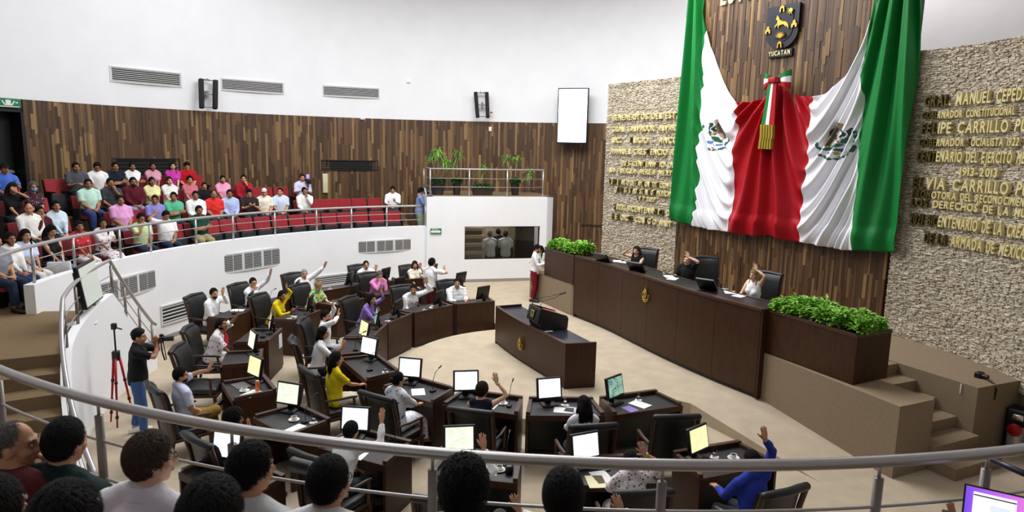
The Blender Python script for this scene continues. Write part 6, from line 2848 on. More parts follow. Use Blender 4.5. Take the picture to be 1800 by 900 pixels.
def add_person(loc, rz, label, shirt, trousers='2A2F3A', skin='m', hair='short', hcol='k', scale=1.0, extra=(), shoes='1A1512', group=None, hand_px=None, **p):
    p.setdefault('sex', 'm')
    p.setdefault('pose', 'sit')
    p.setdefault('armL', 'lap')
    p.setdefault('armR', 'lap')
    loc = Vector(loc)
    if hand_px:
        # arm reaches to where the photo shows the hand: on the upright plane through the sitter
        f = Vector((-math.sin(rz), math.cos(rz), 0))
        vd = Vector((loc.x, loc.y, 0)).normalized()
        for nm, (px, py, fo) in hand_px.items():
            w_ = at_plane(px, py, loc + f * fo, vd)
            l = Matrix.Rotation(-rz, 3, 'Z') @ (w_ - loc) / scale
            p['arm' + nm] = (p['arm' + nm] if isinstance(p['arm' + nm], str) else p['arm' + nm][0], rnd_t(l))
    k = person_key(p)
    if k not in TEMPL:
        TEMPL[k] = pose_raw(k, p)
    PEOPLE.append(dict(k=k, p=p, loc=loc, rz=rz, label=label, shirt=shirt, trousers=trousers, skin=skin, hair=hair, hcol=hcol, scale=scale, extra=extra, shoes=shoes, group=group))


SHOE_ME = {}


def build_people():
    out = PB_.run()
    MES = {}
    for k, T in TEMPL.items():
        sex = eval(dict(eval(k)).__repr__())['sex'] if False else dict(eval(k))['sex']
        V, F = out[(k, 'body')]
        Vs, Fs, Ms = [V], list(F), [0] * len(F)
        n = len(V)

        def app(V2, F2, m, flip=False):
            nonlocal n
            Vs.append(V2)
            Fs.extend([tuple(i + n for i in (f[::-1] if flip else f)) for f in F2])
            Ms.extend([m] * len(F2))
            n += len(V2)
        hv, hf = BASE['head_' + sex]
        app(tf(hv, T['Mh']), hf, 0)
        fm = MB()
        for s_ in (-1, 1):
            fm.ell((s_ * 0.030, 0.0815, 0.006), (0.0105, 0.0065, 0.005), 10, 6)
        app(tf(np.array(fm.v), T['Mh']), fm.f, 2)
        fm = MB()
        for s_ in (-1, 1):
            fm.ell((s_ * 0.030, 0.0852, 0.006), (0.0058, 0.0035, 0.0054), 8, 6)
            fm.tube([(s_ * 0.014, 0.094, 0.027), (s_ * 0.032, 0.0905, 0.032), (s_ * 0.050, 0.074, 0.027)], [0.004, 0.0045, 0.003], 6)
        app(tf(np.array(fm.v), T['Mh']), fm.f, 3)
        fm = MB()
        fm.tube([(-0.023, 0.083, -0.064), (0, 0.0955, -0.0625), (0.023, 0.083, -0.064)], [0.003, 0.0055, 0.003], 6)
        fm.tube([(-0.019, 0.083, -0.070), (0, 0.094, -0.0715), (0.019, 0.083, -0.070)], [0.003, 0.0055, 0.003], 6)
        app(tf(np.array(fm.v), T['Mh']), fm.f, 1)
        for hk, M, s_ in T['hands']:
            v2, f2 = BASE['hand_' + hk]
            app(tf(v2, M), f2, 0, s_ < 0)
        body = amesh('body', np.concatenate(Vs), Fs, Ms, [SKIN['m'], LIPM, EYEW, EYED])
        sd = abs(hash(k)) % 1000 if False else len(MES) + 3
        V, F = out[(k, 'shirt')]
        sh = amesh('shirt', crumple(V, sd, 0.006 if T['vox'] > 0.0195 else 0.0075), F, None, [PAPER])
        V, F = out[(k, 'trousers')]
        tr = amesh('trousers', crumple(V, sd + 500, 0.004), F, None, [PAPER])
        shoes = []
        for A_, toe, s_ in T['feet']:
            mb = MB()
            d = (toe - A_)
            heel = A_ - Vector((d.x, d.y, 0)).normalized() * 0.055 + Vector((0, 0, -0.04 if abs(d.z) < 0.2 and A_.z < 0.2 else -0.02))
            tip = toe + Vector((d.x, d.y, 0)).normalized() * 0.05
            if A_.z < 0.2:
                heel.z, tip.z = 0.045, 0.038
            mb.tube([heel, heel.lerp(tip, .35) + Vector((0, 0, 0.015)), heel.lerp(tip, .75), tip], [0.044, 0.050, 0.046, 0.036], 12, round_=True, flat=1.0)
            mb.tube([A_ + Vector((0, 0, 0.015)), heel.lerp(tip, .3)], [0.052, 0.045], 12)
            shoes.append(mb.mesh('shoe', [BLACKP], True))
        MES[k] = (body, sh, tr, shoes)
    SUNG = mat('dark_glasses', '0A0A0A', 0.2)
    for P in PEOPLE:
        T = TEMPL[P['k']]
        body, sh, tr, shoes = MES[P['k']]
        t = thing('person', P['label'], 'person', P['loc'], P['rz'], P['group'])
        t.scale = (P['scale'],) * 3

        def part(name, me, m, slot=0):
            o = link(name, me, t)
            o.material_slots[slot].link = 'OBJECT'
            o.material_slots[slot].material = m
            return o
        part('body', body, SKIN[P['skin']])
        part('shirt', sh, cloth(P['shirt']))
        part('skirt' if P['p'].get('skirt') else 'trousers', tr, cloth(P['trousers']))
        if P['p'].get('collar', P['p']['sex'] == 'm') and P['p'].get('sleeve', 'long') != 'none':
            mb = MB()
            N_, s_v, f_v = T['N'], T['sp'], T['fwd']
            R_ = []
            for dz, rr_ in ((-0.012, 0.086), (0.012, 0.079), (0.040, 0.070), (0.043, 0.067), (0.036, 0.062), (0.0, 0.064)):
                R_.append([N_ + s_v * (dz + 0.012 - 0.026 * math.sin(q) * (1 if math.sin(q) > 0 else 0.3)) + Vector((1, 0, 0)) * (rr_ * math.cos(q)) + f_v * (rr_ * 0.95 * math.sin(q) - 0.006) for q in [2 * PI * i / 18 for i in range(18)]])
            mb.rings(R_, cap=False)
            mb.obj('collar', cloth(P['shirt']), t, smooth=True)
        for me in shoes:
            part('shoe', me, mat('shoe_' + P['shoes'], P['shoes'], 0.45))
        if P['hair']:
            o = part('hair', HAIRME[P['hair']], HAIRM[P['hcol']])
            o.matrix_basis = T['Mh']
        for e in P['extra']:
            mb = MB()
            kind, c = (e if isinstance(e, tuple) else (e, None))
            M = T['Mh']
            m_ = None
            if kind == 'glasses':
                for s_ in (-1, 1):
                    mb.tube([(s_ * 0.031 + 0.019 * math.cos(a), 0.103 - abs(math.cos(a)) * 0.004, 0.006 + 0.015 * math.sin(a)) for a in np.linspace(0, 2 * PI, 15)], 0.0022, 5)
                    mb.tube([(s_ * 0.050, 0.099, 0.012), (s_ * 0.076, 0.05, 0.012), (s_ * 0.078, -0.005, 0.008)], 0.0022, 5)
                mb.tube([(-0.012, 0.105, 0.009), (0.012, 0.105, 0.009)], 0.0022, 5)
                nm, m_ = 'glasses', SUNG
            elif kind == 'mask':
                mb.ell((0, 0.052, -0.058), (0.062, 0.062, 0.052), 16, 10)
                nm, m_ = 'face_mask', mat('blue_mask', '7FA6DC', 0.7)
            elif kind == 'cap':
                mb.merge(hair_cap([30, 28, 24, 20, 16, 10, 6], 0.16, 0.0, 3))
                mb.rings([[(x, 0.075 + 0.07 * (1 - (x / 0.08) ** 2) * f, 0.062 - 0.02 * f + dz) for x in np.linspace(-0.075, 0.075, 9)] for f, dz in ((0, 0), (1, 0), (1, 0.006), (0, 0.008))], cap=False, close=False)
                nm, m_ = 'cap', cloth(c)
            elif kind == 'beret':
                mb.merge(hair_cap([26, 24, 20, 16, 12, 4, 0], 0.26, 0.015, 3))
                nm, m_ = 'cap', cloth(c)
            elif kind == 'scarf':
                N = T['N']
                mb.tube([N + Vector((-0.09, 0.05, 0.0)), N + Vector((-0.03, 0.11, -0.10)), N + Vector((0.05, 0.14, -0.24))], [0.03, 0.035, 0.03], 10, round_=True)
                M = Matrix.Identity(4)
                nm, m_ = 'scarf', cloth(c)
            elif kind == 'watch':
                Sh, E, W_ = T['ends'][c[0]]
                d = (E - W_).normalized()
                mb.tube([W_ + d * 0.02, W_ + d * 0.04], [0.032, 0.033], 12)
                M = Matrix.Identity(4)
                nm, m_ = 'wristband', mat('band_' + c[1:], c[1:], 0.4)
            elif kind == 'phone':
                Sh, E, W_ = T['ends'][c[0]]
                d = (W_ - E).normalized()
                q = W_ + d * 0.10 + Vector((0, 0, 0.04))
                mb.rbox(q, (0.075, 0.012, 0.15), 0.005, M=Matrix.Rotation(-0.5, 3, 'X'))
                M = Matrix.Identity(4)
                nm, m_ = 'phone', mat('phone_' + c[1:], c[1:], 0.3)
            elif kind == 'badge':
                q = T['H'] + T['sp'] * 0.33 + T['fwd'] * 0.138
                mb.box(q + Vector((-0.08, 0, 0.02)), (0.06, 0.012, 0.025))
                mb.box(q + Vector((0.06, 0, 0.0)), (0.05, 0.012, 0.02))
                M = Matrix.Identity(4)
                nm, m_ = 'shirt_badge', mat('badge_' + c, c, 0.6)
            elif kind == 'trim':
                # white piping round the arm holes and hem of the sleeveless top
                q = T['H'] + T['sp'] * 0.30
                mb.tube([q + Vector((0.168 * math.cos(a), 0, 0)) + T['fwd'] * (0.132 * math.sin(a)) for a in np.linspace(0, 2 * PI, 25)], 0.008, 6)
                M = Matrix.Identity(4)
                nm, m_ = 'piping', cloth(c)
            elif kind == 'beard':
                mb.ell((0, 0.040, -0.075), (0.056, 0.055, 0.045), 14, 9)
                nm, m_ = 'beard', HAIRM[c]
            elif kind == 'moustache':
                mb.tube([(-0.026, 0.088, -0.053), (0, 0.101, -0.048), (0.026, 0.088, -0.053)], [0.005, 0.008, 0.005], 8, round_=True)
                nm, m_ = 'moustache', HAIRM[c]
            elif kind == 'ribbon':
                mb.tube([(-0.05, -0.10, 0.07), (0, -0.115, 0.075), (0.05, -0.10, 0.07)], 0.02, 8, round_=True)
                nm, m_ = 'hair_ribbon', cloth(c)
            o = mb.obj(nm, m_, t, smooth=True)
            o.matrix_basis = M

# ================================================================== DEPUTIES
def seated(px, py, label, face=None, turn=0.0, chair=None, hz=1.22, back=0.02, z0=0.0, chair_turn=0.0, **kw):
    """sit somebody where the photo shows the head; face: point looked towards (default centre of the arcs)"""
    sc = kw.get('scale', 1.0)
    ln = kw.get('lean', 0.05)
    h = at(px, py, z0 + hz * sc)
    if z0 == 0:
        r_ = (h.xy - C2.xy).length
        rmin = 4.42 if r_ < 5 else (6.42 if r_ < 7.1 else 7.75)
        while ln < 0.40:
            h = at(px, py, (0.725 + 0.5 * math.cos(ln)) * sc)
            if (h.xy - C2.xy).length + 0.5 * math.sin(ln) + back >= rmin:
                break
            ln += 0.02
        kw['lean'] = round(ln, 2)
        hr = (h.xy - C2.xy).length + 0.5 * math.sin(ln) + back
        tr = 0
        while hr < rmin and tr < 60 and (h.xy - C2.xy).dot(h.xy) > 0:
            h = h * 1.004
            hr = (h.xy - C2.xy).length + 0.5 * math.sin(ln) + back
            tr += 1
        h.z = 0
    c = face if face is not None else C2
    rz = rz_to((c.x - h.x, c.y - h.y)) + turn
    f = Vector((-math.sin(rz), math.cos(rz), 0))
    off = 0.5 * math.sin(kw.get('lean', 0.05)) + back
    p = Vector((h.x, h.y, z0)) - f * off * sc
    add_person(p, rz, label, **kw)
    if chair:
        armchair(p - f * 0.02, rz + chair_turn, chair)
    return p, rz


W_SHIRT = 'F3F3F5'
AC = 'black leather armchair of the '
seated(803, 497, 'person in white shirt, heavy build, leaning on front desk by the podium', chair=AC + 'heavy man in white near the podium', shirt=W_SHIRT, girth=1.45, armL='front', armR='desk', yaw=-0.5, lean=0.12, skin='m')
seated(726, 521, 'person in white shirt with coloured badges raising a straight arm', chair=AC + 'man in badge-marked white shirt', shirt=W_SHIRT, armL=('up', 0), armR='lap', hand_px={'L': (750, 497, 0.15)}, yaw=-0.6, nod=0.15, extra=(('badge', 'B5443A'),), turn=-0.2)
seated(652, 533, 'person in purple blouse with dark hair raising one arm', chair=AC + 'woman in purple blouse', sex='f', hair='bob', shirt='8E74BE', armL=('up', 0), armR='desk', hand_px={'L': (671, 515, 0.12)}, yaw=-0.2)
seated(572, 556, 'bearded person in white shirt with both hands raised', chair=AC + 'bearded man with both hands raised', shirt=W_SHIRT, armL=('up', 0), armR=('up', 0), hand_px={'L': (585, 539, 0.25), 'R': (594, 556, 0.3)}, extra=(('beard', 'k'),), yaw=-0.2, trousers='B9BAC6', crossleg=True)
seated(566, 586, 'person in white short-sleeved blouse, short dark hair and glasses', chair=AC + 'white-bloused woman with short hair', sex='f', hair='bob', hcol='k', shirt='EDEEF2', sleeve='short', armL='lap', armR='desk', extra=('glasses',), yaw=-0.15, trousers='1B1D24')
seated(590, 632, 'person in yellow blouse with long black hair and cream trousers', chair=AC + 'yellow-bloused woman nearest the aisle', sex='f', hair='long', shirt='E8CE1C', sleeve='short', armL=('up', 0), armR='desk', hand_px={'L': (602, 611, 0.25)}, trousers='CFC6B2', yaw=-0.35)
seated(699, 668, 'person in white dress with blue flowers, hands on desk', chair=AC + 'woman in blue-flowered white dress', sex='f', hair='bun', shirt='*floral_blue', sleeve='wide', armL='desk', armR='desk', skirt=True, trousers='*floral_blue', yaw=-0.3, skin='m')
seated(847, 687, 'person in sleeveless navy top with white piping, fist raised', chair=AC + 'woman in sleeveless navy top', sex='f', hair='short2', hcol='b', shirt='16192A', sleeve='none', armL='desk', armR=('up', 0), hand_px={'R': (873, 672, 0.12)}, skin='l', yaw=-0.25, extra=(('trim', 'F0F0F0'), ('watch', 'RC9C2B0')))
seated(1026, 712, 'person in white blouse with very long black hair from behind', chair=AC + 'long-haired woman in white', sex='f', hair='long', shirt='F0F0F4', sleeve='wide', armL='desk', armR='desk', turn=0.1, yaw=0.1)
p = at(1160, 765, 0.8)
armchair(Vector((2.22, 8.95, 0)), rz_to((C2.x - 2.22, C2.y - 8.95)) - 0.25, 'empty black leather armchair pushed out beside the ramp')
seated(1322, 812, 'person in bright blue long-sleeved shirt raising one arm high', chair=AC + 'man in bright blue shirt', shirt='2B3FA8', armL='desk', armR=('up', 0), hand_px={'R': (1344, 772, 0.05)}, turn=0.1, skin='m', lean=0.1)
seated(1108, 811, 'person in rose-embroidered white dress with hair in a bun', chair=AC + 'woman in rose-embroidered white dress', sex='f', hair='bun', hcol='k', shirt='*floral_rose', sleeve='wide', armL='desk', armR=('up', 0), hand_px={'R': (1133, 797, 0.22)}, skirt=True, trousers='F0F0F0', extra=(('ribbon', 'D982A8'), ('watch', 'RC9A45E')), girth=1.1)
seated(800, 826, 'person in white shirt behind the rail, arm raised, face hidden', chair=AC + 'man mostly hidden behind the rail', shirt=W_SHIRT, armL='desk', armR=('up', 0), hand_px={'R': (850, 787, 0.15)})
seated(617, 757, 'person in white shirt raising a straight arm before a lit monitor', chair=AC + 'white-shirted man raising a straight arm', shirt=W_SHIRT, armL='lap', armR=('up', 0), hand_px={'R': (671, 741, 0.05)}, turn=-0.1, back=0.05)
seated(410, 738, 'person in olive-grey shirt with curly black hair, hand raised', chair=AC + 'curly-haired person in olive shirt', shirt='8B8570', sleeve='short', hair='curly', armL='lap', armR=('up', 0), hand_px={'R': (441, 757, 0.3)}, skin='d', yaw=-0.3)
seated(318, 660, 'person in pale blue shirt and mustard trousers, arm stretched up', chair=AC + 'man in mustard trousers', shirt='CDD3EC', sleeve='short', trousers='8A6B2A', armL=('up', 0), armR='lap', hand_px={'L': (366, 650, 0.25)}, crossleg=True, lean=-0.12, yaw=-0.25, extra=(('beard', 'k'), ('watch', 'RC8452E')), turn=0.15)
e7 = at(358, 676, 0.46)
armchair(Vector((e7.x, e7.y, 0)), rz_to((1, 0.12)), 'empty black leather armchair turned sideways behind the man in mustard trousers')
seated(387, 570, 'person in white shirt with violet flowers and red scarf', chair=AC + 'person with violet flowers and red scarf', sex='f', hair='tail', shirt='*floral_violet', sleeve='wide', armL=('up', 0), armR='lap', hand_px={'L': (416, 556, 0.35)}, extra=(('scarf', 'B3202C'),), yaw=-0.25, nod=-0.25, lean=-0.15, skin='d', trousers='D9D7D5', girth=1.2)
seated(494, 525, 'person in yellow blouse looking at a phone at back desk', chair=AC + 'yellow-bloused woman at the back', sex='f', hair='tail', shirt='E6CD16', armL=('up', 0), armR='phone', hand_px={'L': (504, 507, 0.2)}, yaw=-0.3, skin='d', extra=(('phone', 'R8C6FB0'),))
seated(558, 512, 'blonde person in bright floral blouse looking down at desk', chair=AC + 'blonde woman in floral blouse', sex='f', hair='bun', hcol='bl', shirt='*floral_multi', sleeve='short', armL='desk', armR='desk', nod=0.45, skin='l', girth=1.15)
seated(666, 492, 'grey-haired person in pink shirt resting chin on hand', chair=AC + 'man in pink shirt', hair='short', hcol='g', shirt='D684B8', armL='lap', armR='chin', nod=0.25, yaw=-0.2)
seated(375, 516, 'bearded person in white shirt against wall, hand raised beside face', chair=AC + 'bearded man by the wall', shirt=W_SHIRT, armL=('upbent', 0), armR='lap', hand_px={'L': (392, 516, 0.35)}, extra=(('beard', 'k'),), yaw=-0.35, trousers='C9BEA6', girth=1.1)
seated(444, 497, 'person in white shirt speaking into microphone with left arm raised', chair=AC + 'man speaking into a microphone', shirt=W_SHIRT, armL=('up', 0), armR='chin', hand_px={'L': (475, 482, 0.1)}, yaw=-0.35, extra=('glasses',), lean=0.1)
seated(534, 481, 'white-haired person in white shirt raising one arm towards the vent', chair=AC + 'white-haired man', hair='crop', hcol='w', shirt=W_SHIRT, armL=('up', 0), armR='lap', hand_px={'L': (571, 468, 0.1)}, yaw=-0.45, girth=1.3, skin='m')
seated(643, 466, 'person with moustache in white shirt, hand raised beside tilted monitor', chair=AC + 'moustached man by the wall', hair='receding', shirt=W_SHIRT, armL=('upbent', 0), armR='lap', hand_px={'L': (661, 474, 0.3)}, extra=(('moustache', 'k'),), yaw=-0.25)
seated(729, 466, 'person in cream blouse with dark hair seated by white wall', chair=AC + 'woman in cream blouse', sex='f', hair='bob', hcol='b', shirt='EDE6CF', sleeve='short', armL=('upbent', 0), armR='lap', hand_px={'L': (739, 470, 0.25)}, yaw=-0.2)
seated(878, 922, 'grey-haired person at bottom edge of photo with open hand raised', chair=AC + 'grey-haired person at the bottom edge', hair='short', hcol='g', shirt=W_SHIRT, armL='lap', armR=('up', 0), hand_px={'R': (912, 897, 0.15)})
seated(1062, 925, 'person in pink sleeves at bottom edge of photo, hand raised', chair=AC + 'person in pink sleeves', shirt='E8B7CC', armL='lap', armR=('up', 0), hand_px={'R': (1092, 897, 0.2)}, hair='short')
seated(1690, 985, 'person at bottom right whose bare forearm rises behind laptop', chair=AC + 'person with the rising bare forearm', shirt='5A5648', sleeve='short', armL='lap', armR=('up', 0), hand_px={'R': (1666, 893, 0.1)}, skin='d')

# standing deputies and visitors
p = at(757, 462, 1.60)
p.z = 0
add_person(p, rz_to((0.62, 0.75)), 'person standing in white shirt and maroon trousers, back turned, arm raised', W_SHIRT, '5E1420', pose='stand', sex='m', hair='short2', sleeve='short', armL='side', armR=('up', 0), hand_px={'R': (781, 476, 0.15)}, girth=1.1)
p = at(941, 437, ZC + 1.56)
p.z = ZC
add_person(p, rz_to((0.9, -0.25)), 'bearded person in white shirt and maroon trousers standing by planter', W_SHIRT, '7A1526', pose='stand', armL='front', armR='front', extra=(('beard', 'k'),), nod=0.3, scale=0.98)
p = Vector((1.02, 20.35, 0.18))
add_person(p, rz_to((-0.8, -0.5)), 'person in pale green patterned top with long black hair beside the planter', 'AEBBA9', '2A2A30', pose='stand', sex='f', hair='long', armL='front', armR='front', scale=0.93, lean=0.3)
# people behind the booth window
for px, col, tr, lb, sc in ((862, 'C9CBCC', '3E1C22', 'person in pale shirt seen from behind through dark window, left', 1.0), (889, 'B9BEBF', '3A352A', 'person in grey shirt seen from behind through dark window, right', 1.0), (876, '22242A', '17171A', 'person in black between two pale shirts behind dark window', 1.02)):
    q = at_plane(px, 420, BL - bn * (0.85 if col != '22242A' else 1.25), bn)
    add_person((q.x, q.y, 0.12), rzb + (0.2 if px == 862 else -0.1), lb, col, tr, pose='stand', sleeve='short', armL='front', armR='front', hair='short', scale=sc)
# man at the end of the gallery row with a laptop
q = at_cyl(737, 340, C1.x, C1.y, 9.95)
add_person((q.x, q.y, 1.6), rz_to((0.95, 0.2)), 'person in blue polo and pale green trousers standing at laptop', '7D93BE', '93A48A', pose='stand', sleeve='short', armL='phone', armR='phone', hair='short2', nod=0.35)
# photographer on the floor
p = at(249, 764, 0)
add_person(p, rz_to((0.93, 0.30)), 'photographer person in black T-shirt, jeans and black cap', '121214', '3F5A8C', pose='stand', sleeve='short', armL=('cam', 0), armR=('cam', 0), hand_px={'L': (272, 597, 0.35), 'R': (278, 602, 0.42)}, hair='crop', extra=(('beret', '15171C'), ('watch', 'L2A1A14')), shoes='E5E5E0', yaw=0.0, stride=0.08, scale=1.01)
f = Vector((0.93, 0.30, 0)).normalized()
ch = at_plane(284, 596, p + f * 0.47, Vector((p.x, p.y, 0)).normalized())
t = thing('photo_camera', 'black camera with lens and hanging strap held by photographer', 'camera', ch, rz_to(f))
mb = MB()
mb.rbox((0, 0, 0), (0.14, 0.07, 0.10), 0.015)
mb.rbox((0, 0, 0.06), (0.06, 0.06, 0.04), 0.012)
mb.obj('camera_body', BLACKP, t, auto=40)
mb = MB()
mb.tube([(0, 0.03, 0), (0, 0.17, 0)], [0.038, 0.042], 16)
mb.obj('lens', BLACKP, t, auto=40)
mb = MB()
mb.tube([(-0.07, 0, 0.02), (-0.075, 0.02, -0.2), (-0.02, 0.05, -0.34), (0.06, 0.04, -0.33), (0.075, 0.01, -0.18), (0.07, 0, 0.02)], 0.012, 6, flat=0.4)
mb.obj('strap', mat('dark_strap', '1A1714', 0.7), t, smooth=True)

# presiding table
fd = WN
for px, py, lb, kw in ((1119, 441, 'person in black sleeveless dress with long dark hair presiding, arm raised', dict(sex='f', hair='long', hcol='b', shirt='101014', sleeve='none', armL='desk', armR=('up', 0), hand_px={'R': (1102, 440, 0.1)}, skin='l')),
                       (1208, 457, 'person in black T-shirt presiding with one hand raised before face', dict(hair='crop', shirt='0F0F12', sleeve='short', armR='desk', armL=('up', 0), hand_px={'L': (1211, 452, 0.2)}, skin='l', girth=1.1)),
                       (1325, 484, 'blonde person in white sleeveless top presiding with one hand raised', dict(sex='f', hair='long', hcol='bl', shirt='F2F2F2', sleeve='none', armR='desk', armL=('up', 0), hand_px={'L': (1330, 475, 0.12)}, skin='l'))):
    h = at(px, py, ZP + 1.22 * 0.93)
    kw['scale'] = 0.93
    rz = rz_to((WN.x, WN.y)) + (0.35 if px < 1300 else 0.1)
    q = Vector((h.x, h.y, ZP)) - Vector((-math.sin(rz), math.cos(rz), 0)) * 0.05
    add_person(q, rz, lb, **kw)
    if px != 1208:
        armchair(q - Vector((WN.x, WN.y, 0)) * 0.04 + Vector((0.05, -0.02, 0)), rz + 0.15, AC + ('dark-haired presiding woman' if px < 1200 else 'blonde presiding woman'))
    else:
        c = at(1240, 483, ZP + 0.8)
        armchair(Vector((c.x, c.y, ZP)), rz + 0.5, 'empty black leather armchair beside presiding man in black T-shirt')

# ================================================================== GALLERY SPECTATORS AND SEATS
RH = [10.02, 10.88, 11.75, 12.62]
RNAME = ['front row', 'second row', 'third row', 'back row']


def gal(row, px, label_, shirt, hz=1.22, seat=True, **kw):
    py = {0: 395, 1: 345, 2: 322, 3: 300}[row]
    q = at_cyl(px, py, C1.x, C1.y, RH[row])
    a = ang1(q)
    p = P1(RH[row] + 0.03, a, ROWZ[row])
    rz = rz_to((C1.x - p.x, C1.y - p.y)) + kw.pop('turn', -0.3)
    kw.setdefault('vox', 0.027)
    kw.setdefault('sleeve', 'short')
    add_person(p, rz, label_, shirt, **kw)
    if seat:
        gseat(p, rz_to((C1.x - p.x, C1.y - p.y)), 'red gallery seat under the ' + label_.replace('person', 'one')[:60].rsplit(' ', 1)[0] if False else 'red gallery seat occupied by ' + label_, up=False)
    return p


J = '27324A'
# front row
gal(0, -12, 'person in grey shirt and dark jeans cut by photo edge', '8C8F9C', trousers=J, girth=1.15)
gal(0, 15, 'person in white V-neck blouse, jeans, near left edge', 'EFEDEA', sex='f', sleeve='long', hair='tail', trousers='26355C', skin='d', girth=1.1, yaw=-0.3)
gal(0, 42, 'person in pale blue top holding white bag', 'C3D3EE', sex='f', hair='long', trousers='E4E2DD', skin='m', yaw=-0.2)
gal(0, 88, 'person in black top with long black hair, front row', '131316', sex='f', hair='long', trousers='5C7FB5', skin='m', nod=0.3, sleeve='none')
gal(0, 139, 'person in red blouse with white trousers', '*floral_red', sex='f', hair='tail', trousers='E9E7E4', skin='d', yaw=-0.4)
gal(0, 181, 'person in pink-patterned white lace dress holding up phone', '*lace_pink', sex='f', hair='long', trousers='*lace_pink', skirt=True, skin='d', armL='phone', armR='lap', yaw=-0.4, extra=(('phone', 'LE8E6E0'),))
gal(0, 248, 'person in pale green polo with hand at face', 'C9D9A6', trousers=J, armR='chin', skin='d', nod=0.2)
gal(0, 292, 'person in white polo with elbow raised behind head', 'F0F0F0', trousers='22304F', armR='head', skin='d', nod=0.4, girth=1.15)
gal(0, 351, 'person in dark green polo and khaki trousers, arms folded', '17402F', trousers='A79A70', armL='cross', armR='cross', girth=1.35, skin='d', scale=1.04)
# second row
gal(1, 49, 'bald person in white shirt looking sideways', 'EFEEEA', hair='bald', sleeve='long', yaw=-0.7, girth=1.15, trousers='1F2126')
gal(1, 67, 'person in maroon top resting chin on fist', '4E1420', sleeve='long', armR='chin', skin='d', scale=0.93)
gal(1, 97, 'person in pale blue blouse and red glasses', 'CFE3EE', sex='f', hair='tail', sleeve='long', extra=('glasses',), trousers=J, skin='m', yaw=-0.3)
gal(1, 211, 'heavy person in pink polo', 'E2A0D2', girth=1.45, trousers='7D8DB5', skin='d', yaw=-0.2)
gal(1, 272, 'person in lavender shirt turned aside', '8E8CCB', skin='d', yaw=-0.5, scale=0.96)
gal(1, 305, 'person in emerald polo with folded arms', '58B98F', armL='cross', armR='cross', skin='d', yaw=-0.5)
gal(1, 344, 'person in white long-sleeved shirt, second row', 'F1F1F2', sleeve='long', skin='d', girth=1.15, yaw=-0.3)
gal(1, 376, 'bald person in bright red printed T-shirt', 'D8302E', hair='bald', skin='d', girth=1.2, armL='lap', armR='lap')
gal(1, 404, 'person in light blue open-necked shirt', 'B4C3EE', sleeve='long', skin='d', yaw=-0.2)
gal(1, 438, 'person in dark brown polo looking at phone', '2B2222', nod=0.4, armR='phone', armL='phone', skin='m', extra=(('phone', 'L151518'),))
gal(1, 465, 'person in cream shirt and white cap', 'EEE8D8', extra=(('cap', 'F2F2EE'),), hair='crop', skin='m', yaw=-0.3)
gal(1, 493, 'person in pale blue polo with cropped hair', 'CFDDF5', hair='crop', skin='m', yaw=-0.5)
gal(1, 536, 'person in white shirt with hand at mouth', 'F3F3F0', sleeve='long', armL='chin', skin='d', roll=0.2, yaw=0.2)
gal(1, 691, 'person in white shirt reading at end of row', 'F4F4F6', sleeve='long', hair='receding', nod=0.5, armL='phone', armR='desk', skin='m')
# third row
gal(2, 21, 'person in black blouse hiding eyes with hand', '101012', sex='f', hair='long', hcol='b', armL='brow', skin='m', nod=0.3)
gal(2, 57, 'grey-haired person in dark flowered blouse and blue mask', '*floral_dark', sex='f', hair='bob', hcol='g', extra=('mask', 'glasses'), skin='m', yaw=-0.2)
gal(2, 155, 'person in mint polo and blue jeans', 'BFE6D4', trousers='31437A', skin='d', girth=1.2, yaw=-0.3)
gal(2, 194, 'person in charcoal T-shirt with fist on mouth', '3B3D43', armL='chin', skin='d')
gal(2, 234, 'person with goatee in maroon sweater and pale jeans', '5A1322', sleeve='long', extra=(('beard', 'k'),), trousers='7E97C8', skin='d')
gal(2, 267, 'person in pale yellow top', 'EAE7A8', sex='f', hair='tail', skin='d')
gal(2, 298, 'person in white blouse, third row', 'F1EFEA', sex='f', hair='tail', hcol='b', skin='l', trousers='3F4A3C')
gal(2, 334, 'person in salmon pink blouse', 'CC7480', sex='f', hair='short2', skin='m')
gal(2, 359, 'small person in black printed T-shirt', '14151A', scale=0.85, skin='m')
gal(2, 392, 'person in bright pink T-shirt', 'F0A0C6', sex='f', hair='tail', skin='m', girth=1.2)
gal(2, 429, 'person in crimson checked shirt with hand on cheek', 'A01A2C', sleeve='long', armL='chin', skin='m', yaw=-0.3)
gal(2, 532, 'cameraperson in pale shirt with black camera straps', 'D6D3EC', sleeve='long', armL='front', armR='front', skin='m', girth=1.15)
# back row
gal(3, 8, 'person in royal blue polo and dark cap with lit phone', '4A6FD0', extra=(('cap', '15171C'), ('phone', 'L3F8CE8')), armL='phone', skin='d')
gal(3, 134, 'person in dark grey T-shirt at row end', '4A4D52', skin='d', girth=1.2, trousers='15161A', armL='front', armR='front')
gal(3, 171, 'person in white shirt and glasses looking down', 'EFEFF0', nod=0.4, extra=('glasses',), skin='d', yaw=-0.3)
gal(3, 203, 'person in navy T-shirt with folded arms', '171C30', armL='cross', armR='cross', skin='d')
gal(3, 233, 'person in white blouse with folded arms', 'F2F2F2', sex='f', hair='tail', armL='cross', armR='cross', skin='d')
gal(3, 269, 'person in dusty pink blouse, back row', 'D99CB0', sex='f', hair='tail', skin='d')
gal(3, 304, 'person in magenta top', 'C93AA8', sex='f', hair='long', hcol='b', skin='l')
gal(3, 329, 'person in red T-shirt looking down', 'B5121E', nod=0.5, skin='m', girth=1.1)
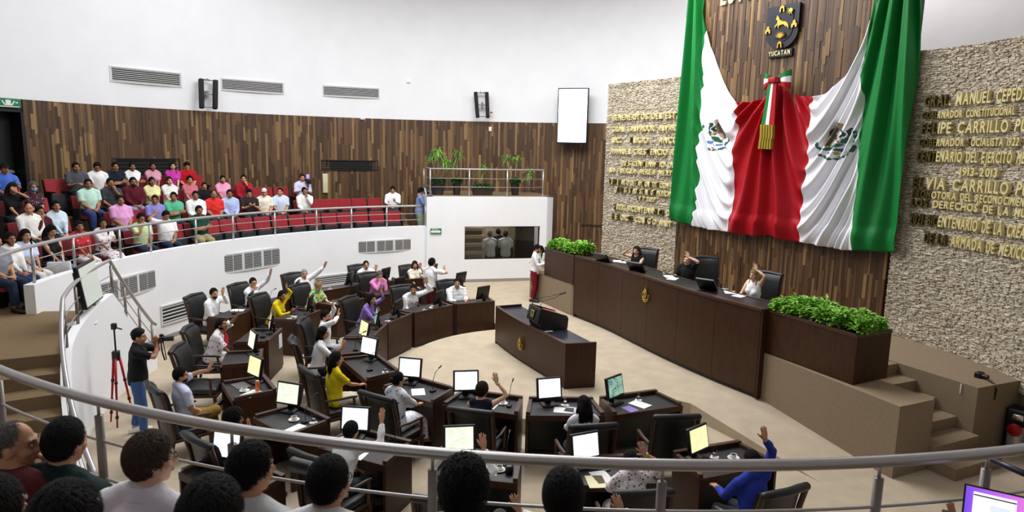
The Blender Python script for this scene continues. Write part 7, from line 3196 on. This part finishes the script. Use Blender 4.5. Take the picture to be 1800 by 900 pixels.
# empty seats
for row, pxs in ((0, (109, 320, 382, 411, 440, 470, 500, 529, 557, 585, 612, 639, 667, 695)), (1, (121, 245, 564, 587, 610, 636, 663)), (2, (82, 447, 472, 500)), (3, (30, 107, 352))):
    for px in pxs:
        q = at_cyl(px, {0: 395, 1: 345, 2: 322, 3: 300}[row], C1.x, C1.y, RH[row])
        p = P1(RH[row] + 0.03, ang1(q), ROWZ[row])
        lb = {0: 'empty red seat with folded black pan in the front gallery row', 1: 'empty red folding seat in the second gallery row', 2: 'empty red folding seat in the third gallery row', 3: 'empty red folding seat in the gallery back row'}[row]
        gseat(p, rz_to((C1.x - p.x, C1.y - p.y)), lb, 'empty seats in the gallery ' + RNAME[row])
# aisle steps between the two blocks
t = thing('aisle_steps', 'brown carpeted aisle steps between the two blocks of spectators', 'stair', P1(11, 179))
inv = Matrix.Translation(-P1(11, 179))
a_ = ang1(at_cyl(217, 440, C1.x, C1.y, 9.9))
for k in range(1, 4):
    for h in (0, 1):
        r0 = ROWR[k] - 0.32 + 0.30 * h - 0.3
        if h == 1:
            continue
        mb = MB()
        arc_strip(mb, P1, ROWR[k] - 0.34, ROWR[k] + 0.02, a_ - 2.3 + (0 if a_ < 0 else 0), a_ + 2.3, ROWZ[k - 1], ROWZ[k - 1] + 0.185, 4)
        mb.xform(inv)
        mb.obj('step', CARPETD, t)
t = thing('aisle_steps', 'brown carpeted steps between last red seat and white block', 'stair', P1(10.5, 116))
inv = Matrix.Translation(-P1(10.5, 116))
for k in range(1, 4):
    mb = MB()
    arc_strip(mb, P1, 9.9 + 0.35 * k, 12, 114.3, 117.0, 1.6, 1.6 + 0.2 * k, 3)
    mb.xform(inv)
    mb.obj('step', CARPETD, t)

# ---- spectators right in front of the camera
FRONT = [
    (24, 786, 3.19, 'balding grey person in profile at left edge of foreground', dict(shirt='5B2226', hair='bald', hcol='g', yaw=-1.15, armR='chin', skin='m', turn=0.2)),
    (112, 782, 3.19, 'person with black hair in dark green shirt, foreground from behind', dict(shirt='14292A', hair='short', girth=1.2, yaw=0.05, skin='m', sleeve='short')),
    (262, 812, 3.22, 'brown-haired person in white shirt and glasses, foreground from behind', dict(shirt='F0EEF2', hair='shaggy', hcol='br', yaw=-0.55, extra=('glasses',), skin='l', girth=1.15, headk=0.95)),
    (440, 830, 3.19, 'black-haired person in light grey shirt, foreground, face turned right', dict(shirt='D9D9DB', hair='short2', yaw=-0.4, skin='m', turn=-0.1)),
    (577, 854, 3.19, 'person with combed black hair in white shirt holding camera, foreground', dict(shirt='EFEFF2', hair='short', yaw=-0.25, skin='m', armL='front', extra=('glasses',), turn=-0.05)),
    (815, 866, 3.19, 'person with curly black hair in olive shirt, foreground from behind', dict(shirt='9A9A78', hair='curly', skin='d', headk=0.92)),
    (990, 880, 3.19, 'person with straight black hair at bottom centre, foreground', dict(shirt='2A2A30', hair='short2', skin='m')),
    (368, 920, 3.58, 'person with smooth black hair nearest the camera, left of centre', dict(shirt='202024', hair='bob', sex='f', skin='m')),
    (112, 932, 3.60, 'person with long dark hair nearest the camera at bottom left', dict(shirt='2B2B33', hair='long', sex='f', skin='m')),
    (-20, 915, 3.52, 'person in blue sleeve cut by bottom left corner', dict(shirt='5E74B4', hair='short', skin='m', sleeve='long')),
]
for px, py, z, lb, kw in FRONT:
    h = at(px, py, z)
    turn = kw.pop('turn', 0)
    rz = rz_to((C1.x - h.x, C1.y - h.y)) + turn
    f = Vector((-math.sin(rz), math.cos(rz), 0))
    rowz = ROWZ[1] if z < 3.4 else ROWZ[2]
    q = Vector((h.x, h.y, z - 1.22)) - f * 0.06
    kw.setdefault('vox', 0.019)
    kw.setdefault('girth', 1.12)
    kw.setdefault('headk', 0.92)
    add_person(q, rz, lb, lean=0.08, trousers='24262C', **kw)
    gseat(q - f * 0.02, rz, 'red gallery seat of the ' + lb.replace('person', 'one'), up=False)
# camera lens held up by one of them
h = at_plane(545, 823, at(577, 854, 3.19) + Vector((-0.05, 0.28, 0)), Vector((0, 1, 0)))
t = thing('photo_camera', 'dark camera lens held up beside combed black hair in foreground', 'camera', h, 1.2)
mb = MB()
mb.tube([(0, -0.02, 0), (0, 0.07, 0), (0, 0.10, 0)], [0.032, 0.034, 0.036], 16)
mb.obj('lens', BLACKP, t, auto=40)
mb = MB()
mb.rbox((0, -0.06, 0), (0.12, 0.07, 0.09), 0.012)
mb.obj('camera_body', BLACKP, t, auto=40)

build_people()

# ================================================================== REMAINING THINGS
# monitor on the landing, seen nearly edge-on
c = at(158, 498, 2.28)
t = thing('landing_monitor', 'large tilted flat monitor on post beside the stair landing', 'monitor', (c.x, c.y, 1.6), math.atan2(-0.30, -0.955) - PI / 2)
zc = c.z - 1.6
Mt = Matrix.Translation((0, 0, zc)) @ Matrix.Rotation(-0.14, 4, 'X')
mb = MB()
mb.rbox((0, 0.02, 0), (0.95, 0.07, 0.70), 0.015)
k = mb.obj('monitor_case', BLACKP, t, auto=40)
k.matrix_basis = Mt
mb = MB()
mb.box((0, -0.018, 0), (0.89, 0.008, 0.63))
mb.obj('screen_page', mat('dim_grey_screen', 'AEB4AC', 0.25, emis='B4BAB2', estr=0.35), k)
mb = MB()
mb.rbox((0, 0.09, 0), (0.6, 0.08, 0.5), 0.02)
mb.obj('monitor_back', BLACKP, k, auto=40)
mb = MB()
mb.tube([(0, 0.16, 0.03), (0, 0.16, zc)], 0.028, 10)
mb.box((0, 0.12, zc), (0.12, 0.12, 0.12))
mb.obj('post', STEELD, t)
mb = MB()
mb.lathe([(0.22, 0.0), (0.22, 0.015), (0.06, 0.05), (0.03, 0.06)], (0, 0.16, 0.0), 20)
mb.obj('foot', VENTW, t, auto=40)
mb = MB()
mb.tube([(0.05, 0.16, zc - 0.2), (0.12, 0.2, 0.35), (0.1, 0.25, 0.02)], 0.008, 6)
mb.obj('cable', BLACKP, t, smooth=True)

# red-legged tripod by the photographer
q = at_cyl(205, 640, C1.x, C1.y, 7.72)
p = Vector((q.x, q.y, 0))
t = thing('tripod', 'tall tripod with red legs behind the photographer', 'tripod', p, 0.3)
REDM = mat('red_anodised', 'A3161C', 0.35, 0.4)
for k in range(3):
    a = 2 * PI * k / 3 + 0.5
    mb = MB()
    mb.tube([(0.05 * math.cos(a), 0.05 * math.sin(a), 1.12), (0.12 * math.cos(a), 0.12 * math.sin(a), 0.6), (0.20 * math.cos(a), 0.20 * math.sin(a), 0.0)], [0.022, 0.018, 0.013], 8)
    l_ = mb.obj('leg', REDM, t, smooth=True)
    mb = MB()
    for f in (0.35, 0.65, 0.85):
        q = Vector((0.05 * math.cos(a), 0.05 * math.sin(a), 1.12)).lerp(Vector((0.20 * math.cos(a), 0.20 * math.sin(a), 0)), f)
        mb.lathe([(0.026, -0.02), (0.026, 0.02)], q, 8)
    tag(mb.obj('leg_clamps', BLACKP, l_), kind='stuff')
mb = MB()
mb.rbox((0, 0, 1.16), (0.11, 0.11, 0.16), 0.02)
mb.obj('tripod_collar', BLACKP, t, auto=40)
mb = MB()
mb.tube([(0, 0, 1.2), (0, 0, 1.62)], 0.014, 8)
mb.obj('center_column', BLACKP, t)
mb = MB()
mb.rbox((0, 0, 1.65), (0.08, 0.08, 0.10), 0.015)
mb.tube([(0, 0, 1.64), (0.10, 0.05, 1.58)], 0.012, 8)
mb.obj('tripod_head', BLACKP, t, auto=40)

# potted plants on the white block
def yucca(px, py, label, stalks, potr, poth, wide=False, seed=1, dense=40):
    u, zz = bu(px, py)
    p = BL + bd * u - bn * 0.38 + Vector((0, 0, ZB + 0.035))
    t = thing('potted_plant', label, 'plant', p, rzb)
    mb = MB()
    if wide:
        mb.rings([[(x * a, y * b, z) for x, y in ((-1, -1), (1, -1), (1, 1), (-1, 1))] for z, a, b in ((0, .30, .13), (poth, .34, .16), (poth, .31, .13), (poth - .04, .30, .12))])
    else:
        mb.lathe([(potr * 0.72, 0), (potr, poth * 0.93), (potr * 1.06, poth * 0.95), (potr * 1.06, poth), (potr * 0.92, poth), (potr * 0.9, poth - 0.05)], seg=18)
    mb.obj('pot', POTD, t, auto=40)
    rg = random.Random(seed)
    g = leafy(260, potr * (1.0 if not wide else 1.5), 0.22, 0.10, seed)
    if wide:
        g.xform(Matrix.Diagonal((1.0, 0.55, 1, 1)))
    o = g.obj('low_foliage', LEAFD, t)
    o.location = (0, 0, poth - 0.06)
    for sx, sy, hh, lean_ in stalks:
        top = Vector((sx + lean_, sy, hh))
        mb = MB()
        mb.tube([(sx * 0.5, sy, poth - 0.05), (sx + lean_ * 0.4, sy, hh * 0.6), top], [0.018, 0.014, 0.011], 7)
        s_ = mb.obj('stalk', STEM, t, smooth=True)
        mb = MB()
        for i in range(dense):
            a, el = rg.uniform(0, 2 * PI), rg.uniform(-0.3, 1.35)
            L = rg.uniform(0.22, 0.36)
            d = Vector((math.cos(a) * math.cos(el), math.sin(a) * math.cos(el), math.sin(el)))
            sd = d.cross(Vector((0, 0, 1)))
            sd = (sd.normalized() if sd.length > .01 else Vector((1, 0, 0))) * 0.013
            b0 = top + Vector((0, 0, rg.uniform(-0.14, 0.06)))
            m1 = b0 + d * L * 0.55
            e_ = b0 + d * L + Vector((0, 0, -0.16 * L / 0.3))
            mb.add([b0 - sd * .5, b0 + sd * .5, m1 + sd, m1 - sd, e_], [(0, 1, 2, 3), (3, 2, 4)])
        mb.obj('leaf_crown', LEAFG if sx + lean_ > 0 and seed % 2 else mat('mid_leaf_green', '5C8F3A', .55, var=.35, vscale=12), s_)
    return t


yucca(772, 345, 'bushy potted plant in dark pot at left end of white block', [(-0.10, 0, 1.25, -0.05), (0.10, 0.05, 1.05, 0.15), (0.0, -.05, 1.35, 0.02)], 0.24, 0.42, seed=3, dense=70)
yucca(806, 345, 'tall thin potted plant in slim dark pot, second from left', [(0.0, 0, 1.3, 0.02), (-0.05, 0.03, 0.95, -0.12)], 0.15, 0.42, seed=4, dense=55)
yucca(852, 345, 'single-stalk potted plant in wide low dark trough', [(0.0, 0, 0.85, 0.0)], 0.2, 0.24, True, seed=6, dense=60)
yucca(910, 345, 'three-stalk potted plant in slim dark pot, rightmost', [(-0.08, 0, 1.2, -0.22), (0.0, 0.05, 1.15, 0.04), (0.08, 0, 0.75, 0.42)], 0.15, 0.42, seed=7, dense=45)
u, zz = bu(757, 345)
# laptop and camera on the block edge
mb = MB()
t = thing('open_laptop', 'open grey laptop on white block before the standing person', 'laptop', BL + bd * 0.10 - bn * 0.14 + Vector((0, 0, ZB + 0.037)), rzb + PI / 2)
mb.rbox((0, 0, 0.01), (0.32, 0.22, 0.018), 0.005)
mb.obj('keyboard_base', STEELD, t, auto=40)
mb = MB()
mb.box((0, 0.13, 0.12), (0.32, 0.01, 0.21), M=Matrix.Rotation(-0.2, 3, 'X'))
mb.obj('laptop_lid', mat('pale_screen', 'BBD4EE', .3, emis='BBD4EE', estr=.5), t)
mb = MB()
mb.rbox((0, 0, 0.05), (0.14, 0.10, 0.10), 0.02)
mb.tube([(0.05, 0, 0.06), (0.13, 0.0, 0.06)], 0.035, 12)
o = mb.obj('photo_camera', BLACKP, auto=40)
o.location = BL + bd * 0.04 - bn * 0.5 + Vector((0, 0, ZB + 0.04))
tag(o, 'small black camera on white block behind the open laptop', 'camera')

# camera rig of the third-row cameraperson
q = at_cyl(541, 315, C1.x, C1.y, 11.62)
t = thing('video_camera', 'black video camera with purple light beside third-row cameraperson', 'camera', (q.x, q.y, ROWZ[2]), 0.6)
mb = MB()
for k in range(3):
    a = 2 * PI * k / 3
    mb.tube([(0, 0, 1.0), (0.22 * math.cos(a), 0.22 * math.sin(a), 0.0)], 0.014, 6)
mb.obj('tripod_legs', BLACKP, t)
mb = MB()
mb.rbox((0, 0, 1.12), (0.14, 0.28, 0.16), 0.02)
mb.obj('camera_body', BLACKP, t, auto=40)
mb = MB()
mb.rbox((0, 0, 1.28), (0.09, 0.06, 0.14), 0.015)
mb.obj('camera_light', mat('lilac_light', '8F7CD8', .4, emis='9C86E8', estr=.8), t, auto=40)
# bags of spectators
t = thing('white_bag', 'white printed tote bag standing by front-row legs at left', 'bag', P1(9.68, ang1(at_cyl(103, 455, C1.x, C1.y, 9.68)), 1.6), 0.4)
mb = MB()
mb.rings([[(x * a, y * b, z) for x, y in ((-1, -.7), (-.7, -1), (.7, -1), (1, -.7), (1, .7), (.7, 1), (-.7, 1), (-1, .7))] for z, a, b in ((0, .18, .09), (0.25, .20, .10), (0.66, .19, .06))])
mb.obj('bag_body', mat('white_bag_print', 'E6E6E6', .7, var=.12, vscale=9), t, auto=50)
mb = MB()
mb.tube([(-0.08, 0, 0.64), (-0.06, 0, 0.80), (0.06, 0, 0.80), (0.08, 0, 0.64)], 0.01, 6)
mb.obj('bag_handle', PAPER, t, smooth=True)

# camera with strap left on the right block
p = at(1721, 664, ZP)
t = thing('photo_camera', 'black camera with strap lying on the right carpeted block', 'camera', p, 0.5)
mb = MB()
mb.rbox((0, 0, 0.05), (0.15, 0.10, 0.10), 0.02)
mb.tube([(-0.02, -0.04, 0.05), (-0.02, -0.14, 0.05)], 0.04, 14)
mb.obj('camera_body', BLACKP, t, auto=40)
mb = MB()
e0 = at(1748, 676, ZP) - p
M_ = Matrix.Rotation(-0.5, 3, 'Z')
e = M_ @ e0
mb.tube([(0.07, 0, 0.06), (e.x * 0.6, e.y * 0.6, 0.02), (e.x, e.y, 0.012), (e.x * 1.13, e.y * 1.13, -0.06), (e.x * 1.13, e.y * 1.13, -0.24), (e.x * 1.16 + 0.02, e.y * 1.15, -0.06), (e.x * 1.05, e.y + 0.03, 0.012), (0.08, 0.03, 0.03)], 0.012, 6, flat=0.5)
mb.obj('strap', MATS['dark_strap'], t, smooth=True)
mb = MB()
p = at(1717, 684, ZP - 0.08)
mb.box((0, 0, 0), (0.012, 0.012, 0.16))
o = mb.obj('tape_strip', PAPER)
o.location = pk_(0.30, 1.90) + Vector((0, 0, ZP - 0.09))
tag(o, 'thin white tape strip on side of right carpeted block', 'tape')

# appliance in the right corner
p = at(1783, 795, 0.0)
t = thing('floor_machine', 'black and silver floor machine with red disc in right corner', 'machine', p, rz_to((0.75, 0.6)))
mb = MB()
mb.rbox((0, 0.1, 0.36), (0.36, 0.30, 0.72), 0.05)
mb.obj('machine_body', BLACKP, t, auto=40)
mb = MB()
mb.lathe([(0.11, 0), (0.12, 0.35), (0.10, 0.40)], (0, -0.05, 0.05), 18)
mb.obj('machine_tank', STEEL, t, auto=40)
mb = MB()
mb.lathe([(0.10, 0), (0.10, 0.03), (0.06, 0.05)], (0, 0, 0), 18)
mb.xform(Matrix.Translation((0, -0.16, 0.42)) @ Matrix.Rotation(PI / 2, 4, 'X'))
mb.obj('red_disc', REDM, t, auto=40)
mb = MB()
mb.rbox((0, -0.06, 0.60), (0.16, 0.08, 0.10), 0.02)
mb.obj('machine_clip', CHROME, t, auto=40)

# blue-black belt rail at lower right
mb = MB()
a, b = at(1738, 806, 1.9), at(1830, 845, 1.9)
mb.tube([a, a.lerp(b, .5), b], 0.03, 10)
o = mb.obj('belt_rail', mat('dark_violet_paint', '1C1830', .35), smooth=True)
tag(o, 'short dark violet rail sloping behind the near railing at right', 'rail')
mb = MB()
q = P1(9.36, aring(1735, 795), 0)

# laptop in the foreground at right, on a small shelf
c = at(1747, 893, 2.52)
rl = rz_to((c.x, c.y)) + 0.12
t = thing('open_laptop', 'open laptop with purple desktop at bottom right of foreground', 'laptop', (c.x, c.y, c.z - 0.06), rl)
Ms = Matrix.Rotation(-0.28, 3, 'X')
mb = MB()
mb.rbox((0, 0, 0.06), (0.315, 0.012, 0.215), 0.005, M=Ms)
mb.obj('laptop_lid', BLACKP, t, auto=40)
lap = mat('violet_desktop', 'A05AD8', .3)
nt = lap.node_tree
b_ = nt.nodes['Principled BSDF']
tc = nt.nodes.new('ShaderNodeTexCoord')
sx_ = nt.nodes.new('ShaderNodeSeparateXYZ')
rp = nt.nodes.new('ShaderNodeValToRGB')
rp.color_ramp.elements[0].color = lin('5A3FD0')
rp.color_ramp.elements[1].color = lin('D070C8')
mr = nt.nodes.new('ShaderNodeMapRange')
mr.inputs['From Min'].default_value = -0.16
mr.inputs['From Max'].default_value = 0.16
nt.links.new(tc.outputs['Object'], sx_.inputs[0])
nt.links.new(sx_.outputs['X'], mr.inputs['Value'])
nt.links.new(mr.outputs['Result'], rp.inputs['Fac'])
nt.links.new(rp.outputs['Color'], b_.inputs['Emission Color'])
b_.inputs['Emission Strength'].default_value = 0.9
mb = MB()
mb.box(Ms @ Vector((0, -0.008, 0)) + Vector((0, 0, 0.06)), (0.295, 0.004, 0.195), M=Ms)
mb.obj('laptop_screen', lap, t)
mb = MB()
mb.box(Ms @ Vector((0.0, -0.011, -0.01)) + Vector((0, 0, 0.06)), (0.215, 0.003, 0.165), M=Ms)
w_ = mb.obj('window_page', mat('lit_page', 'F2F2FA', .4, emis='F2F2FA', estr=.95), t)
mb = MB()
mb.box(Ms @ Vector((0.0, -0.0135, 0.055)) + Vector((0, 0, 0.06)), (0.213, 0.002, 0.008), M=Ms)
mb.obj('page_bar', BLACKP, w_)
mb = MB()
mb.box(Ms @ Vector((0.03, -0.0135, -0.03)) + Vector((0, 0, 0.06)), (0.10, 0.002, 0.09), M=Ms)
mb.obj('page_picture', mat('lit_pale_blue', 'D3DCF2', .4, emis='D3DCF2', estr=.8), w_)
mb = MB()
mb.rbox((0, -0.11, -0.055), (0.315, 0.22, 0.016), 0.005)
mb.obj('keyboard_base', STEELD, t, auto=40)
t2 = thing('press_shelf', 'small black shelf under the foreground laptop', 'shelf', (c.x, c.y, 1.6), rl)
mb = MB()
mb.rbox((0, -0.08, c.z - 0.06 - 1.6 - 0.085), (0.5, 0.36, 0.03), 0.006)
mb.obj('shelf_board', BLACKP, t2, auto=40)
for sx in (-0.2, 0.2):
    mb = MB()
    mb.box((sx, -0.1, (c.z - 1.76) / 2), (0.04, 0.04, c.z - 1.76))
    mb.obj('leg', BLACKP, t2)

# door outline and other trim on the wood by the white block
pc, rz, n = wframe(1043, 396, 0.06)
a, b = wframe(1022, 395, 0.06)[0], wframe(1062, 397, 0.06)[0]
mb = MB()
mb.box((0, 0, 0), ((a - b).length, 0.03, 0.05))
o = struct(mb.obj('trim_1', mat('dark_trim', '2A1A10', .5)))
o.location, o.rotation_euler = pc, (0, 0, rz)
